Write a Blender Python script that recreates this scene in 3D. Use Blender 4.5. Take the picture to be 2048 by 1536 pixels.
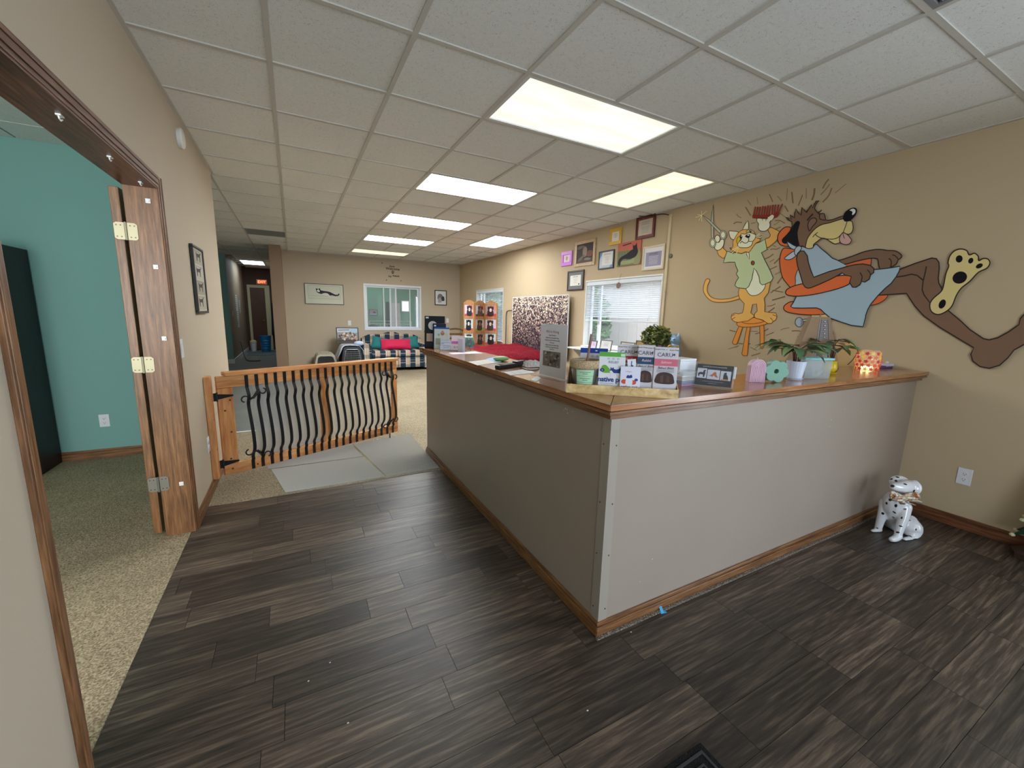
import bpy, bmesh, math, random
from mathutils import Vector, Matrix
from mathutils.geometry import tessellate_polygon
from mathutils.bvhtree import BVHTree
for o in list(bpy.data.objects): bpy.data.objects.remove(o)
SC = bpy.context.scene
COL = SC.collection
R = math.radians
# ---------------------------------------------------------------- camera
FPX, YAW, PIT, ROL = 816.55, 0.4900, 0.1693, 0.0251
ZC = 1.408
_cy, _sy, _cp, _sp = math.cos(YAW), math.sin(YAW), math.cos(PIT), math.sin(PIT)
FWD = Vector((_sy*_cp, _cy*_cp, -_sp)); _r0 = Vector((_cy, -_sy, 0)); _u0 = _r0.cross(FWD)
RGT = _r0*math.cos(ROL) + _u0*math.sin(ROL); UPV = -_r0*math.sin(ROL) + _u0*math.cos(ROL)
CAM = Vector((0, 0, ZC))
cam_d = bpy.data.cameras.new('camera'); cam = bpy.data.objects.new('camera', cam_d); COL.objects.link(cam)
cam_d.sensor_width = 36; cam_d.lens = FPX/2048*36; cam_d.clip_start = 0.02; cam_d.clip_end = 200
cam.matrix_world = Matrix(((RGT.x, UPV.x, -FWD.x, 0), (RGT.y, UPV.y, -FWD.y, 0), (RGT.z, UPV.z, -FWD.z, ZC), (0, 0, 0, 1)))
SC.camera = cam
# ---------------------------------------------------------------- world, daylight, exposure
wd = bpy.data.worlds.new('world'); SC.world = wd; wd.use_nodes = True
bg = wd.node_tree.nodes['Background']; bg.inputs[0].default_value = (0.80, 0.90, 1.0, 1); bg.inputs[1].default_value = 5.0
SC.view_settings.view_transform = 'Standard'; SC.view_settings.look = 'None'
SC.view_settings.gamma = 1; SC.view_settings.use_curve_mapping = False
SC.view_settings.exposure = 0.0
SC.cycles.max_bounces = 8; SC.cycles.diffuse_bounces = 5; SC.cycles.transparent_max_bounces = 12
SC.cycles.sample_clamp_indirect = 6
XR_ = 4.072
def area(name, loc, rot, sx, sy, power, color):
    l = bpy.data.lights.new(name, 'AREA'); l.shape = 'RECTANGLE'; l.size = sx; l.size_y = sy; l.energy = power; l.color = color
    o = bpy.data.objects.new(name, l); COL.objects.link(o); o.location = loc; o.rotation_euler = rot; return o
# daylight standing in the shop-front window behind the camera and in the side office window
area('front_window_daylight', (.55, -2.70, 1.42), (R(90), 0, 0), 2.0, 2.1, 46, (0.64, 0.81, 1.0))
area('side_window_daylight', (XR_+.16, -1.35, 1.30), (R(90), 0, R(90)), 1.9, 1.9, 60, (0.64, 0.81, 1.0))
area('office_window_daylight', (-2.1, -1.12, 1.45), (R(90), 0, 0), 1.6, 1.4, 120, (0.98, 0.98, 1.0))
# ---------------------------------------------------------------- helpers
def srgb(c): 
    c /= 255.0
    return c/12.92 if c <= 0.04045 else ((c+0.055)/1.055)**2.4
def lin(r, g, b, k=1.0): return tuple(min(0.9, srgb(v)*k) for v in (r, g, b))
def at(px, py, ax, val):
    d = RGT*((px-1024)/FPX) - UPV*((py-768)/FPX) + FWD
    t = (val-CAM[ax])/d[ax]
    return CAM + d*t
_mc = {}
def mat(name, col, rough=0.6, metal=0.0, spec=0.5, bump=0, bscale=200, var=0, vscale=6, emit=None, estr=0, coat=0, alpha=None, trans=0, ior=1.45):
    key = name
    if key in _mc: return _mc[key]
    m = bpy.data.materials.new(name); m.use_nodes = True; nt = m.node_tree; b = nt.nodes['Principled BSDF']
    b.inputs['Base Color'].default_value = (*col, 1); b.inputs['Roughness'].default_value = rough
    b.inputs['Metallic'].default_value = metal; b.inputs['Specular IOR Level'].default_value = spec
    b.inputs['Coat Weight'].default_value = coat
    if trans: b.inputs['Transmission Weight'].default_value = trans; b.inputs['IOR'].default_value = ior
    if alpha is not None: b.inputs['Alpha'].default_value = alpha
    if emit: b.inputs['Emission Color'].default_value = (*emit, 1); b.inputs['Emission Strength'].default_value = estr
    tc = None
    if bump or var: tc = nt.nodes.new('ShaderNodeTexCoord')
    if var:
        n = nt.nodes.new('ShaderNodeTexNoise'); n.inputs['Scale'].default_value = vscale; n.inputs['Detail'].default_value = 5
        nt.links.new(tc.outputs['Object'], n.inputs['Vector'])
        r = nt.nodes.new('ShaderNodeMapRange'); r.inputs['From Min'].default_value = .3; r.inputs['From Max'].default_value = .7
        r.inputs['To Min'].default_value = 1-var; r.inputs['To Max'].default_value = 1+var
        nt.links.new(n.outputs['Fac'], r.inputs['Value'])
        x = nt.nodes.new('ShaderNodeMix'); x.data_type = 'RGBA'; x.blend_type = 'MULTIPLY'; x.inputs['Factor'].default_value = 1
        x.inputs['A'].default_value = (*col, 1); nt.links.new(r.outputs['Result'], x.inputs['B'])
        nt.links.new(x.outputs['Result'], b.inputs['Base Color'])
    if bump:
        n = nt.nodes.new('ShaderNodeTexNoise'); n.inputs['Scale'].default_value = bscale; n.inputs['Detail'].default_value = 3
        nt.links.new(tc.outputs['Object'], n.inputs['Vector'])
        bp = nt.nodes.new('ShaderNodeBump'); bp.inputs['Strength'].default_value = bump; bp.inputs['Distance'].default_value = .004
        nt.links.new(n.outputs['Fac'], bp.inputs['Height']); nt.links.new(bp.outputs['Normal'], b.inputs['Normal'])
    _mc[key] = m; return m
def cm(r, g, b, rough=.6, k=1.0):                       # a plain paint or print colour
    return mat('paint_%d_%d_%d_%d_%d' % (r, g, b, rough*100, k*100), lin(r, g, b, k), rough, spec=.35)
def nodes_mat(name):
    m = bpy.data.materials.new(name); m.use_nodes = True; nt = m.node_tree
    return m, nt, nt.nodes['Principled BSDF'], nt.nodes.new, nt.links.new
def ramp(nt, stops):
    r = nt.nodes.new('ShaderNodeValToRGB'); e = r.color_ramp.elements
    e[0].position, e[0].color = stops[0][0], (*stops[0][1], 1); e[1].position, e[1].color = stops[-1][0], (*stops[-1][1], 1)
    for p, c in stops[1:-1]: k = e.new(p); k.color = (*c, 1)
    return r
def wood(name, dark, mid, light, axis=0, scale=6, stretch=14, rough=.42, rand=0.0, contrast=(.3, .5, .7), coat=0.0, bump=.15):
    if name in _mc: return _mc[name]
    m, nt, b, N, L = nodes_mat(name)
    tc = N('ShaderNodeTexCoord'); mp = N('ShaderNodeMapping')
    s = [scale*stretch]*3; s[axis] = scale; mp.inputs['Scale'].default_value = s
    L(tc.outputs['Object'], mp.inputs['Vector'])
    oi = N('ShaderNodeObjectInfo')
    ad = N('ShaderNodeVectorMath'); ad.operation = 'ADD'; mu = N('ShaderNodeVectorMath'); mu.operation = 'SCALE'; mu.inputs['Scale'].default_value = 57.0
    cx = N('ShaderNodeCombineXYZ'); L(oi.outputs['Random'], cx.inputs[0]); L(oi.outputs['Random'], cx.inputs[1]); L(oi.outputs['Random'], cx.inputs[2])
    L(cx.outputs[0], mu.inputs[0]); L(mp.outputs[0], ad.inputs[0]); L(mu.outputs[0], ad.inputs[1])
    n = N('ShaderNodeTexNoise'); n.inputs['Scale'].default_value = 1; n.inputs['Detail'].default_value = 6; n.inputs['Roughness'].default_value = .62; n.inputs['Distortion'].default_value = .35
    L(ad.outputs[0], n.inputs['Vector'])
    r = ramp(nt, [(contrast[0], dark), (contrast[1], mid), (contrast[2], light)]); L(n.outputs['Fac'], r.inputs['Fac'])
    out = r.outputs['Color']
    if rand:
        mr = N('ShaderNodeMapRange'); mr.inputs['To Min'].default_value = 1-rand; mr.inputs['To Max'].default_value = 1+rand; L(oi.outputs['Random'], mr.inputs['Value'])
        x = N('ShaderNodeMix'); x.data_type = 'RGBA'; x.blend_type = 'MULTIPLY'; x.inputs['Factor'].default_value = 1
        L(out, x.inputs['A']); L(mr.outputs[0], x.inputs['B']); out = x.outputs['Result']
    L(out, b.inputs['Base Color']); b.inputs['Roughness'].default_value = rough; b.inputs['Coat Weight'].default_value = coat; b.inputs['Coat Roughness'].default_value = .15
    if bump:
        bp = N('ShaderNodeBump'); bp.inputs['Strength'].default_value = bump; bp.inputs['Distance'].default_value = .003; L(n.outputs['Fac'], bp.inputs['Height']); L(bp.outputs[0], b.inputs['Normal'])
    _mc[name] = m; return m
def speckle(name, cols, scale, rough=.95, bump=.6, bdist=.01, detail=2, big=0.0, world=True):
    if name in _mc: return _mc[name]
    m, nt, b, N, L = nodes_mat(name)
    if world: g = N('ShaderNodeNewGeometry'); src = g.outputs['Position']
    else: g = N('ShaderNodeTexCoord'); src = g.outputs['Object']
    n = N('ShaderNodeTexNoise'); n.inputs['Scale'].default_value = scale; n.inputs['Detail'].default_value = detail; L(src, n.inputs['Vector'])
    r = ramp(nt, cols); L(n.outputs['Fac'], r.inputs['Fac']); out = r.outputs['Color']
    if big:
        n2 = N('ShaderNodeTexNoise'); n2.inputs['Scale'].default_value = 1.6; n2.inputs['Detail'].default_value = 3; L(src, n2.inputs['Vector'])
        mr = N('ShaderNodeMapRange'); mr.inputs['From Min'].default_value = .3; mr.inputs['From Max'].default_value = .7; mr.inputs['To Min'].default_value = 1-big; mr.inputs['To Max'].default_value = 1+big*.6
        L(n2.outputs['Fac'], mr.inputs['Value']); x = N('ShaderNodeMix'); x.data_type = 'RGBA'; x.blend_type = 'MULTIPLY'; x.inputs['Factor'].default_value = 1
        L(out, x.inputs['A']); L(mr.outputs[0], x.inputs['B']); out = x.outputs['Result']
    L(out, b.inputs['Base Color']); b.inputs['Roughness'].default_value = rough; b.inputs['Specular IOR Level'].default_value = .2
    if bump:
        bp = N('ShaderNodeBump'); bp.inputs['Strength'].default_value = bump; bp.inputs['Distance'].default_value = bdist; L(n.outputs['Fac'], bp.inputs['Height']); L(bp.outputs[0], b.inputs['Normal'])
    _mc[name] = m; return m
def glassy(name, tint, amount=.25, rough=.05):           # thin clear sheet: mostly transparent with a glossy, faintly tinted face
    if name in _mc: return _mc[name]
    m = bpy.data.materials.new(name); m.use_nodes = True; nt = m.node_tree; nt.nodes.clear()
    o = nt.nodes.new('ShaderNodeOutputMaterial'); mx = nt.nodes.new('ShaderNodeMixShader'); t = nt.nodes.new('ShaderNodeBsdfTransparent')
    p = nt.nodes.new('ShaderNodeBsdfPrincipled'); p.inputs['Base Color'].default_value = (*tint, 1); p.inputs['Roughness'].default_value = rough
    mx.inputs[0].default_value = amount; nt.links.new(t.outputs[0], mx.inputs[1]); nt.links.new(p.outputs[0], mx.inputs[2]); nt.links.new(mx.outputs[0], o.inputs[0])
    _mc[name] = m; return m

MADE = []
class MB:
    def __init__(s): s.v = []; s.f = []; s.mi = []; s.mats = []; s.cur = 0
    def m(s, mt):
        if mt not in s.mats: s.mats.append(mt)
        s.cur = s.mats.index(mt); return s
    def add(s, vs, fs):
        b = len(s.v); s.v += [Vector(v) for v in vs]
        for f in fs: s.f.append([b+i for i in f]); s.mi.append(s.cur)
        return s
    def bx(s, x0, x1, y0, y1, z0, z1, M=None):
        vs = [Vector(p) for p in ((x0,y0,z0),(x1,y0,z0),(x1,y1,z0),(x0,y1,z0),(x0,y0,z1),(x1,y0,z1),(x1,y1,z1),(x0,y1,z1))]
        if M: vs = [M @ v for v in vs]
        return s.add(vs, [(0,3,2,1),(4,5,6,7),(0,1,5,4),(1,2,6,5),(2,3,7,6),(3,0,4,7)])
    def box(s, c, d, M=None):
        return s.bx(c[0]-d[0]/2, c[0]+d[0]/2, c[1]-d[1]/2, c[1]+d[1]/2, c[2]-d[2]/2, c[2]+d[2]/2, M)
    def poly(s, pts):
        pts = [Vector(p) for p in pts]; t = tessellate_polygon([pts]); return s.add(pts, [tuple(x) for x in t])
    def prism(s, pts, dv):                                # planar outline pushed along dv, closed
        pts = [Vector(p) for p in pts]; n = len(pts); dv = Vector(dv)
        nrm = Vector((0,0,0))
        for i in range(n): nrm += (pts[i]-pts[0]).cross(pts[(i+1) % n]-pts[0])
        if nrm.dot(dv) < 0: pts = pts[::-1]
        t = tessellate_polygon([pts]); top = [p+dv for p in pts]
        tn = Vector((0,0,0))
        for a, b, c in t: tn += (pts[b]-pts[a]).cross(pts[c]-pts[a])
        if tn.dot(dv) < 0: t = [(a, c, b) for a, b, c in t]
        fs = [(a, c, b) for a, b, c in t] + [(a+n, b+n, c+n) for a, b, c in t] + [(i, (i+1) % n, (i+1) % n+n, i+n) for i in range(n)]
        return s.add(pts+top, fs)
    def tube(s, path, r, n=8, closed=False, caps=True, flat=None):
        P = [Vector(p) for p in path]; k = len(P); rs = r if isinstance(r, list) else [r]*k
        vs = []; up = None
        for i in range(k):
            a = P[i-1] if (i > 0 or closed) else P[i]; b = P[(i+1) % k] if (i < k-1 or closed) else P[i]
            t = (b-a).normalized()
            if up is None:
                up = flat.copy() if flat else (Vector((0,0,1)) if abs(t.z) < .9 else Vector((1,0,0)))
            x = t.cross(flat if flat else up); 
            if x.length < 1e-5: x = t.orthogonal()
            x.normalize(); y = x.cross(t).normalized(); up = y
            rr = rs[i]
            rx, ry = rr if isinstance(rr, (list, tuple)) else (rr, rr)
            for j in range(n):
                an = 2*math.pi*j/n; vs.append(P[i] + x*math.cos(an)*rx + y*math.sin(an)*ry)
        fs = []
        for i in range(k if closed else k-1):
            for j in range(n):
                a = i*n+j; b = i*n+(j+1) % n; c = ((i+1) % k)*n+(j+1) % n; d = ((i+1) % k)*n+j; fs.append((a, d, c, b))
        if caps and not closed: fs.append(tuple(range(n))); fs.append(tuple(reversed(range((k-1)*n, k*n))))
        return s.add(vs, fs)
    def lathe(s, prof, c=(0,0,0), n=24, sx=1, sy=1, M=None):
        c = Vector(c); vs = []; fs = []; k = len(prof)
        for r, z in prof:
            for j in range(n):
                an = 2*math.pi*j/n; vs.append(Vector((r*math.cos(an)*sx, r*math.sin(an)*sy, z)))
        if M: vs = [M @ v for v in vs]
        vs = [v+c for v in vs]
        for i in range(k-1):
            for j in range(n): fs.append((i*n+j, i*n+(j+1) % n, (i+1)*n+(j+1) % n, (i+1)*n+j))
        if prof[0][0] > 1e-6: fs.append(tuple(reversed(range(n))))
        if prof[-1][0] > 1e-6: fs.append(tuple(range((k-1)*n, k*n)))
        return s.add(vs, fs)
    def ball(s, c, r, n=12, m=8, M=None):
        rx, ry, rz = r if isinstance(r, (list, tuple)) else (r, r, r)
        vs = []; fs = []
        for i in range(m+1):
            th = math.pi*i/m
            for j in range(n):
                ph = 2*math.pi*j/n; vs.append(Vector((rx*math.sin(th)*math.cos(ph), ry*math.sin(th)*math.sin(ph), rz*math.cos(th))))
        if M: vs = [M @ v for v in vs]
        vs = [v+Vector(c) for v in vs]
        for i in range(m):
            for j in range(n): fs.append((i*n+j, (i+1)*n+j, (i+1)*n+(j+1) % n, i*n+(j+1) % n))
        return s.add(vs, fs)
    def mesh(s, name, mt=None, smooth=False, org=None):
        me = bpy.data.meshes.new(name); o = Vector(org) if org is not None else Vector((0,0,0))
        me.from_pydata([v-o for v in s.v], [], s.f)
        ms = s.mats or [mt]
        for x in ms: me.materials.append(x)
        if len(ms) > 1: me.polygons.foreach_set('material_index', s.mi)
        if smooth: me.polygons.foreach_set('use_smooth', [True]*len(me.polygons))
        me.validate(); me.update(); return me
    def build(s, name, mt=None, parent=None, smooth=False, bevel=0, org=None, sub=0, label=None):
        if mt is not None and not s.mats: s.mats = [mt]
        if parent is not None and org is None and parent.get('_o') is not None: org = Vector(parent['_o'])
        me = s.mesh(name, mt, smooth, org)
        ob = bpy.data.objects.new(name, me); COL.objects.link(ob); MADE.append(ob)
        if parent is not None:
            ob.parent = parent
            if parent.get('_w'): pass
        elif org is not None: ob.location = org
        if bevel:
            bv = ob.modifiers.new('bevel', 'BEVEL'); bv.width = bevel; bv.segments = 2; bv.limit_method = 'ANGLE'; bv.angle_limit = R(40)
        if sub:
            sb = ob.modifiers.new('sub', 'SUBSURF'); sb.levels = sub; sb.render_levels = sub
        if label: ob['label'] = label
        return ob
ORG = {}
def thing(name, label, cat, loc=(0,0,0), rz=0, group=None):
    o = bpy.data.objects.new(name, None); COL.objects.link(o); o.location = loc; o.rotation_euler = (0,0,rz)
    o.empty_display_size = .05; o['label'] = label; o['category'] = cat
    if group: o['group'] = group
    return o
def wthing(name, label, cat, loc, group=None):            # a thing whose parts are given in world coordinates
    o = thing(name, label, cat, loc, 0, group); o['_o'] = list(loc); return o
def tag(o, label, cat, group=None):
    o['label'] = label; o['category'] = cat
    if group: o['group'] = group
    return o
def struct(o, label=None):
    o['kind'] = 'structure'
    if label: o['label'] = label
    return o
def child(name, me, parent, loc=(0,0,0), rot=None):
    o = bpy.data.objects.new(name, me); COL.objects.link(o); o.parent = parent; o.location = loc
    if rot: o.rotation_euler = rot
    return o
def text_mesh(txt, size, mt, ext=.0006, shear=0, align='CENTER', spacing=1.0, offset=0):
    cu = bpy.data.curves.new('lettering', 'FONT'); cu.body = txt; cu.size = size; cu.extrude = ext; cu.shear = shear
    cu.align_x = align; cu.align_y = 'CENTER'; cu.space_character = spacing; cu.resolution_u = 2; cu.offset = offset
    ob = bpy.data.objects.new('lettering', cu); COL.objects.link(ob)
    dg = bpy.context.evaluated_depsgraph_get(); me = bpy.data.meshes.new_from_object(ob.evaluated_get(dg))
    bpy.data.objects.remove(ob); bpy.data.curves.remove(cu); me.materials.clear(); me.materials.append(mt); me.name = 'lettering'
    return me
def add_text(mb, txt, size, mt, M, **kw):                 # letters joined into a builder through the matrix M (x right, y up, z out)
    me = text_mesh(txt, size, mt, **kw); mb.m(mt); mb.add([M @ v.co for v in me.vertices], [tuple(p.vertices) for p in me.polygons])
    bpy.data.meshes.remove(me)
def basis(o, x, y):                                       # matrix with local x, y axes given in the world and z out of them
    x = Vector(x).normalized(); y = Vector(y); y = (y - x*y.dot(x)).normalized(); z = x.cross(y); o = Vector(o)
    return Matrix(((x.x,y.x,z.x,o.x),(x.y,y.y,z.y,o.y),(x.z,y.z,z.z,o.z),(0,0,0,1)))
def smoothed(pts, closed=True, n=5):
    P = [Vector(p) for p in pts]; k = len(P); out = []
    for i in range(k if closed else k-1):
        p0 = P[(i-1) % k] if (closed or i > 0) else P[i]; p1 = P[i]; p2 = P[(i+1) % k]; p3 = P[(i+2) % k] if (closed or i+2 < k) else P[(i+1) % k]
        for j in range(n):
            t = j/n; out.append(.5*((2*p1)+(p2-p0)*t+(2*p0-5*p1+4*p2-p3)*t*t+(3*p1-p0-3*p2+p3)*t**3))
    if not closed: out.append(P[-1])
    return out
def ribbon(pts, w, closed=False):                         # 2-D polyline -> list of quads
    P = [Vector((p[0], p[1])) for p in pts]; k = len(P); L = []; Rr = []
    for i in range(k):
        a = P[i-1] if (i > 0 or closed) else P[i]; b = P[(i+1) % k] if (i < k-1 or closed) else P[i]
        t = (b-a)
        if t.length < 1e-7: t = Vector((1, 0))
        t.normalize(); n = Vector((-t.y, t.x)); L.append(P[i]+n*w/2); Rr.append(P[i]-n*w/2)
    return [(Rr[i], Rr[(i+1) % k], L[(i+1) % k], L[i]) for i in range(k if closed else k-1)]
def ell(cx, cy, rx, ry, n=20, rot=0):
    c, s_ = math.cos(rot), math.sin(rot)
    return [(cx+rx*math.cos(2*math.pi*i/n)*c-ry*math.sin(2*math.pi*i/n)*s_, cy+rx*math.cos(2*math.pi*i/n)*s_+ry*math.sin(2*math.pi*i/n)*c) for i in range(n)]
# room measures (metres): camera stands at x=0, y=0; y runs down the room
XR, XL, YB, H = 4.072, -.627, 10.81, 2.682
X0, Y0, G = -.033, 2.7375, .6096
# ---------------------------------------------------------------- materials of the room
paint_beige = mat('beige_wall_paint', lin(193,178,156), .75, spec=.25, bump=.08, bscale=160)
paint_teal = mat('teal_wall_paint', lin(126,170,164), .7, spec=.25, bump=.08, bscale=160)
paint_brown = mat('brown_wall_paint', lin(88,68,58), .75, spec=.25, bump=.08, bscale=160)
white_paint = mat('white_trim_paint', lin(225,225,222), .45)
oak = {a: wood('oak_trim_%d' % a, lin(80,50,28), lin(122,82,48), lin(156,110,70), a, 5, 16, .4, .06) for a in (0,1,2)}
shaded_oak = {a: wood('shaded_oak_trim_%d' % a, lin(70,38,22), lin(104,62,38), lin(136,88,58), a, 5, 16, .4, .06) for a in (0,1,2)}  # same oak with shade put into its colour, for the dimmer trim
pine = {a: wood('knotty_pine_%d' % a, lin(170,100,50), lin(206,142,84), lin(226,170,112), a, 3, 9, .5, .07) for a in (0,1,2)}
plank_mat = wood('weathered_vinyl_plank', lin(34,27,23), lin(70,59,50), lin(122,105,88), 0, 4.0, 17, .42, .46, (.28,.5,.74), bump=.12)
carpet_mat = speckle('beige_carpet_pile', [(.25, lin(98,87,70)), (.5, lin(152,138,114)), (.75, lin(186,173,148))], 135, big=.14)
office_carpet = speckle('office_carpet_pile', [(.25, lin(104,90,70)), (.5, lin(164,146,118)), (.75, lin(204,186,156))], 135, big=.22)
vinyl_grey = mat('grey_sheet_vinyl', lin(120,120,112), .35, var=.12, vscale=3)
tile_m = None
def make_tile_mat():
    m, nt, b, N, L = nodes_mat('speckled_ceiling_tile')
    g = N('ShaderNodeNewGeometry'); v = N('ShaderNodeTexVoronoi'); v.inputs['Scale'].default_value = 150; v.inputs['Randomness'].default_value = 1
    L(g.outputs['Position'], v.inputs['Vector'])
    n = N('ShaderNodeTexNoise'); n.inputs['Scale'].default_value = 60; n.inputs['Detail'].default_value = 2; L(g.outputs['Position'], n.inputs['Vector'])
    ad = N('ShaderNodeMath'); ad.operation = 'ADD'; L(v.outputs['Distance'], ad.inputs[0])
    mr0 = N('ShaderNodeMapRange'); mr0.inputs['From Min'].default_value = .35; mr0.inputs['From Max'].default_value = .65; mr0.inputs['To Min'].default_value = -.12; mr0.inputs['To Max'].default_value = .2
    L(n.outputs['Fac'], mr0.inputs['Value']); L(mr0.outputs[0], ad.inputs[1])
    r = ramp(nt, [(.05, lin(140,138,130)), (.16, lin(226,226,220)), (1, lin(236,236,231))]); L(ad.outputs[0], r.inputs['Fac'])
    oi = N('ShaderNodeObjectInfo'); mr = N('ShaderNodeMapRange'); mr.inputs['To Min'].default_value = .965; mr.inputs['To Max'].default_value = 1.02; L(oi.outputs['Random'], mr.inputs['Value'])
    x = N('ShaderNodeMix'); x.data_type = 'RGBA'; x.blend_type = 'MULTIPLY'; x.inputs['Factor'].default_value = 1; L(r.outputs[0], x.inputs['A']); L(mr.outputs[0], x.inputs['B'])
    L(x.outputs['Result'], b.inputs['Base Color']); b.inputs['Roughness'].default_value = .95; b.inputs['Specular IOR Level'].default_value = .1
    bp = N('ShaderNodeBump'); bp.inputs['Strength'].default_value = .5; bp.inputs['Distance'].default_value = .004; L(r.outputs['Color'], bp.inputs['Height']); L(bp.outputs[0], b.inputs['Normal'])
    return m
tile_m = make_tile_mat()
grid_m = mat('ceiling_grid_metal', lin(196,192,182), .5)
# ---------------------------------------------------------------- floors
fl = MB().bx(XL-.02, XR, -2.6, 3.40, -.12, -.0045).build('floor', mat('plank_underlay', lin(26,22,20), .9))
struct(fl, 'dark grey-brown wood-look plank floor in front of the counter')
rnd = random.Random(4); PW, PL = .1475, .605
pm = MB().bx(-PL/2+.0009, PL/2-.0009, -PW/2+.0008, PW/2-.0008, -.0045, 0).mesh('plank', plank_mat)
cut = {}
row = 0; y = 3.40-PW/2
while y > -.75:
    off = rnd.uniform(0, PL); x = XL-.02-off
    while x < XR:
        a, b_ = max(x, XL-.02), min(x+PL, XR); x += PL
        if b_-a < .04: continue
        if a > 1.25 and y > 1.42: continue                # hidden behind the counter
        if b_-a > PL-.002: me = pm
        else:
            key = round(b_-a, 3)
            me = MB().bx(-(b_-a)/2+.0009, (b_-a)/2-.0009, -PW/2+.0008, PW/2-.0008, -.0045, 0).mesh('plank', plank_mat)
        child('plank', me, fl, ((a+b_)/2, y, 0))
    y -= PW
f2 = struct(MB().bx(-.15, XR, 3.40, YB, -.12, .004).build('floor', carpet_mat), 'beige carpet of the sitting area beyond the gate')
f2b = struct(MB().bx(XL-.02, -.15, 3.40, 5.40, -.12, .004).build('floor', carpet_mat), 'carpet strip beside the left wall under the gate')
f3 = struct(MB().bx(-3.3, XL-.021, -1.1, 5.1, -.12, .003).build('floor', office_carpet), 'beige carpet of the teal side room')
f4 = struct(MB().bx(-3.3, -.15, 5.40, 16.3, -.12, .002).build('floor', vinyl_grey), 'grey sheet vinyl of the hallway')
f4b = struct(MB().bx(-3.3, XL-.02, 5.1, 5.40, -.12, .004).build('floor', carpet_mat), 'carpet beyond the end of the left wall')
f5 = struct(MB().bx(-.15, XR, YB, 14.1, -.12, .004).build('floor', carpet_mat), 'carpet of the room behind the sliding window')
struct(MB().bx(-.80, -.15, 5.385, 5.425, 0, .012).build('trim_1', white_paint), 'white threshold strip between carpet and grey vinyl')
# ---------------------------------------------------------------- walls
def wall(name, boxes, m, label=None):
    mb = MB()
    for b in boxes: mb.bx(*b)
    return struct(mb.build(name, m), label)
wall('wall_right', [(XR, XR+.15, -2.75, -2.3, 0, H+.2), (XR, XR+.15, -2.3, -.4, 0, .35), (XR, XR+.15, -2.3, -.4, 2.25, H+.2), (XR, XR+.15, -.4, 3.73, 0, H+.2), (XR, XR+.15, 3.73, 5.26, 0, .93), (XR, XR+.15, 3.73, 5.26, 1.95, H+.2),
     (XR, XR+.15, 5.26, 8.14, 0, H+.2), (XR, XR+.15, 8.14, 9.64, 0, .79), (XR, XR+.15, 8.14, 9.64, 1.97, H+.2), (XR, XR+.15, 9.64, 11.4, 0, H+.2),
     (XR, XR+.15, 11.4, 13.2, 0, .5), (XR, XR+.15, 11.4, 13.2, 2.1, H+.2), (XR, XR+.15, 13.2, 14.25, 0, H+.2)], mat('tan_wall_paint', lin(194,174,143), .75, spec=.25, bump=.08, bscale=160), 'beige right-hand wall carrying the painted mural')  # beige with the amber lamp's warm glow mixed into the wall colour
wall('wall_back', [(-.155, 1.56, YB, YB+.14, 0, H+.2), (1.56, 2.99, YB, YB+.14, 0, .93), (1.56, 2.99, YB, YB+.14, 2.06, H+.2), (2.99, XR, YB, YB+.14, 0, H+.2)], paint_beige, 'beige back wall with the sliding window')
wall('wall_left', [(XL-.13, XL, -2.75, 1.49, 0, H+.2), (XL-.13, XL, 1.49, 3.06, 2.06, H+.2), (XL-.13, XL, 3.06, 5.1, 0, H+.2)], paint_beige, 'beige left wall with the wide doorway')
wall('wall_front', [(-3.3, -.45, -2.75, -2.6, 0, H+.2), (-.45, 1.55, -2.75, -2.6, 0, .37), (-.45, 1.55, -2.75, -2.6, 2.47, H+.2), (1.55, XR, -2.75, -2.6, 0, H+.2)], paint_beige)
wall('wall_office_back', [(-3.3, XL-.131, 4.97, 5.1, 0, H+.2)], paint_teal, 'teal wall of the side room')
wall('wall_office_left', [(-3.3, -3.2, -1.1, 4.97, 0, H+.2)], paint_teal)
wall('wall_office_inner', [(XL-.141, XL-.131, -1.1, 1.49, 0, H+.2), (XL-.141, XL-.131, 3.06, 4.97, 0, H+.2), (XL-.141, XL-.131, 1.49, 3.06, 2.07, H+.2)], paint_teal)
wall('wall_office_front', [(-3.3, -2.95, -1.15, -1.05, 0, H+.2), (-2.95, -1.25, -1.15, -1.05, 0, .7), (-2.95, -1.25, -1.15, -1.05, 2.2, H+.2), (-1.25, XL-.13, -1.15, -1.05, 0, H+.2)], paint_teal)
wall('wall_hall_right', [(-.37, -.155, 9.98, 16.2, 0, H+.2)], mat('brown_corner_paint', lin(150,126,104), .75, spec=.25, bump=.08, bscale=160), 'brown wall end between hallway and back wall')  # browner and darker tone than the back wall
wall('wall_hall_left', [(-1.55, -1.39, 12.45, 16.2, 0, H+.2)], mat('taupe_hall_paint', lin(158,140,118), .7, spec=.25, bump=.08, bscale=160), 'taupe left wall of the hallway')
wall('wall_hall_front', [(-3.3, -1.39, 12.4, 12.45, 0, H+.2)], paint_teal, 'teal wall strip at the hallway corner')
wall('wall_hall_end', [(-1.55, -.155, 16.2, 16.3, 0, H+.2)], paint_brown, 'dark brown end wall of the hallway')
wall('wall_side_left', [(-3.4, -3.3, 5.1, 12.4, 0, H+.2)], paint_beige)
VX0, VX1, VZ1 = at(829.5, 600, 1, 14.1).x, at(843, 600, 1, 14.1).x, at(834, 592, 1, 14.1).z
DX0, DX1 = at(802, 612, 1, 14.1).x, at(819, 612, 1, 14.1).x; DZ0, DZ1 = at(810, 624, 1, 14.1).z, at(810, 601, 1, 14.1).z
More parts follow.
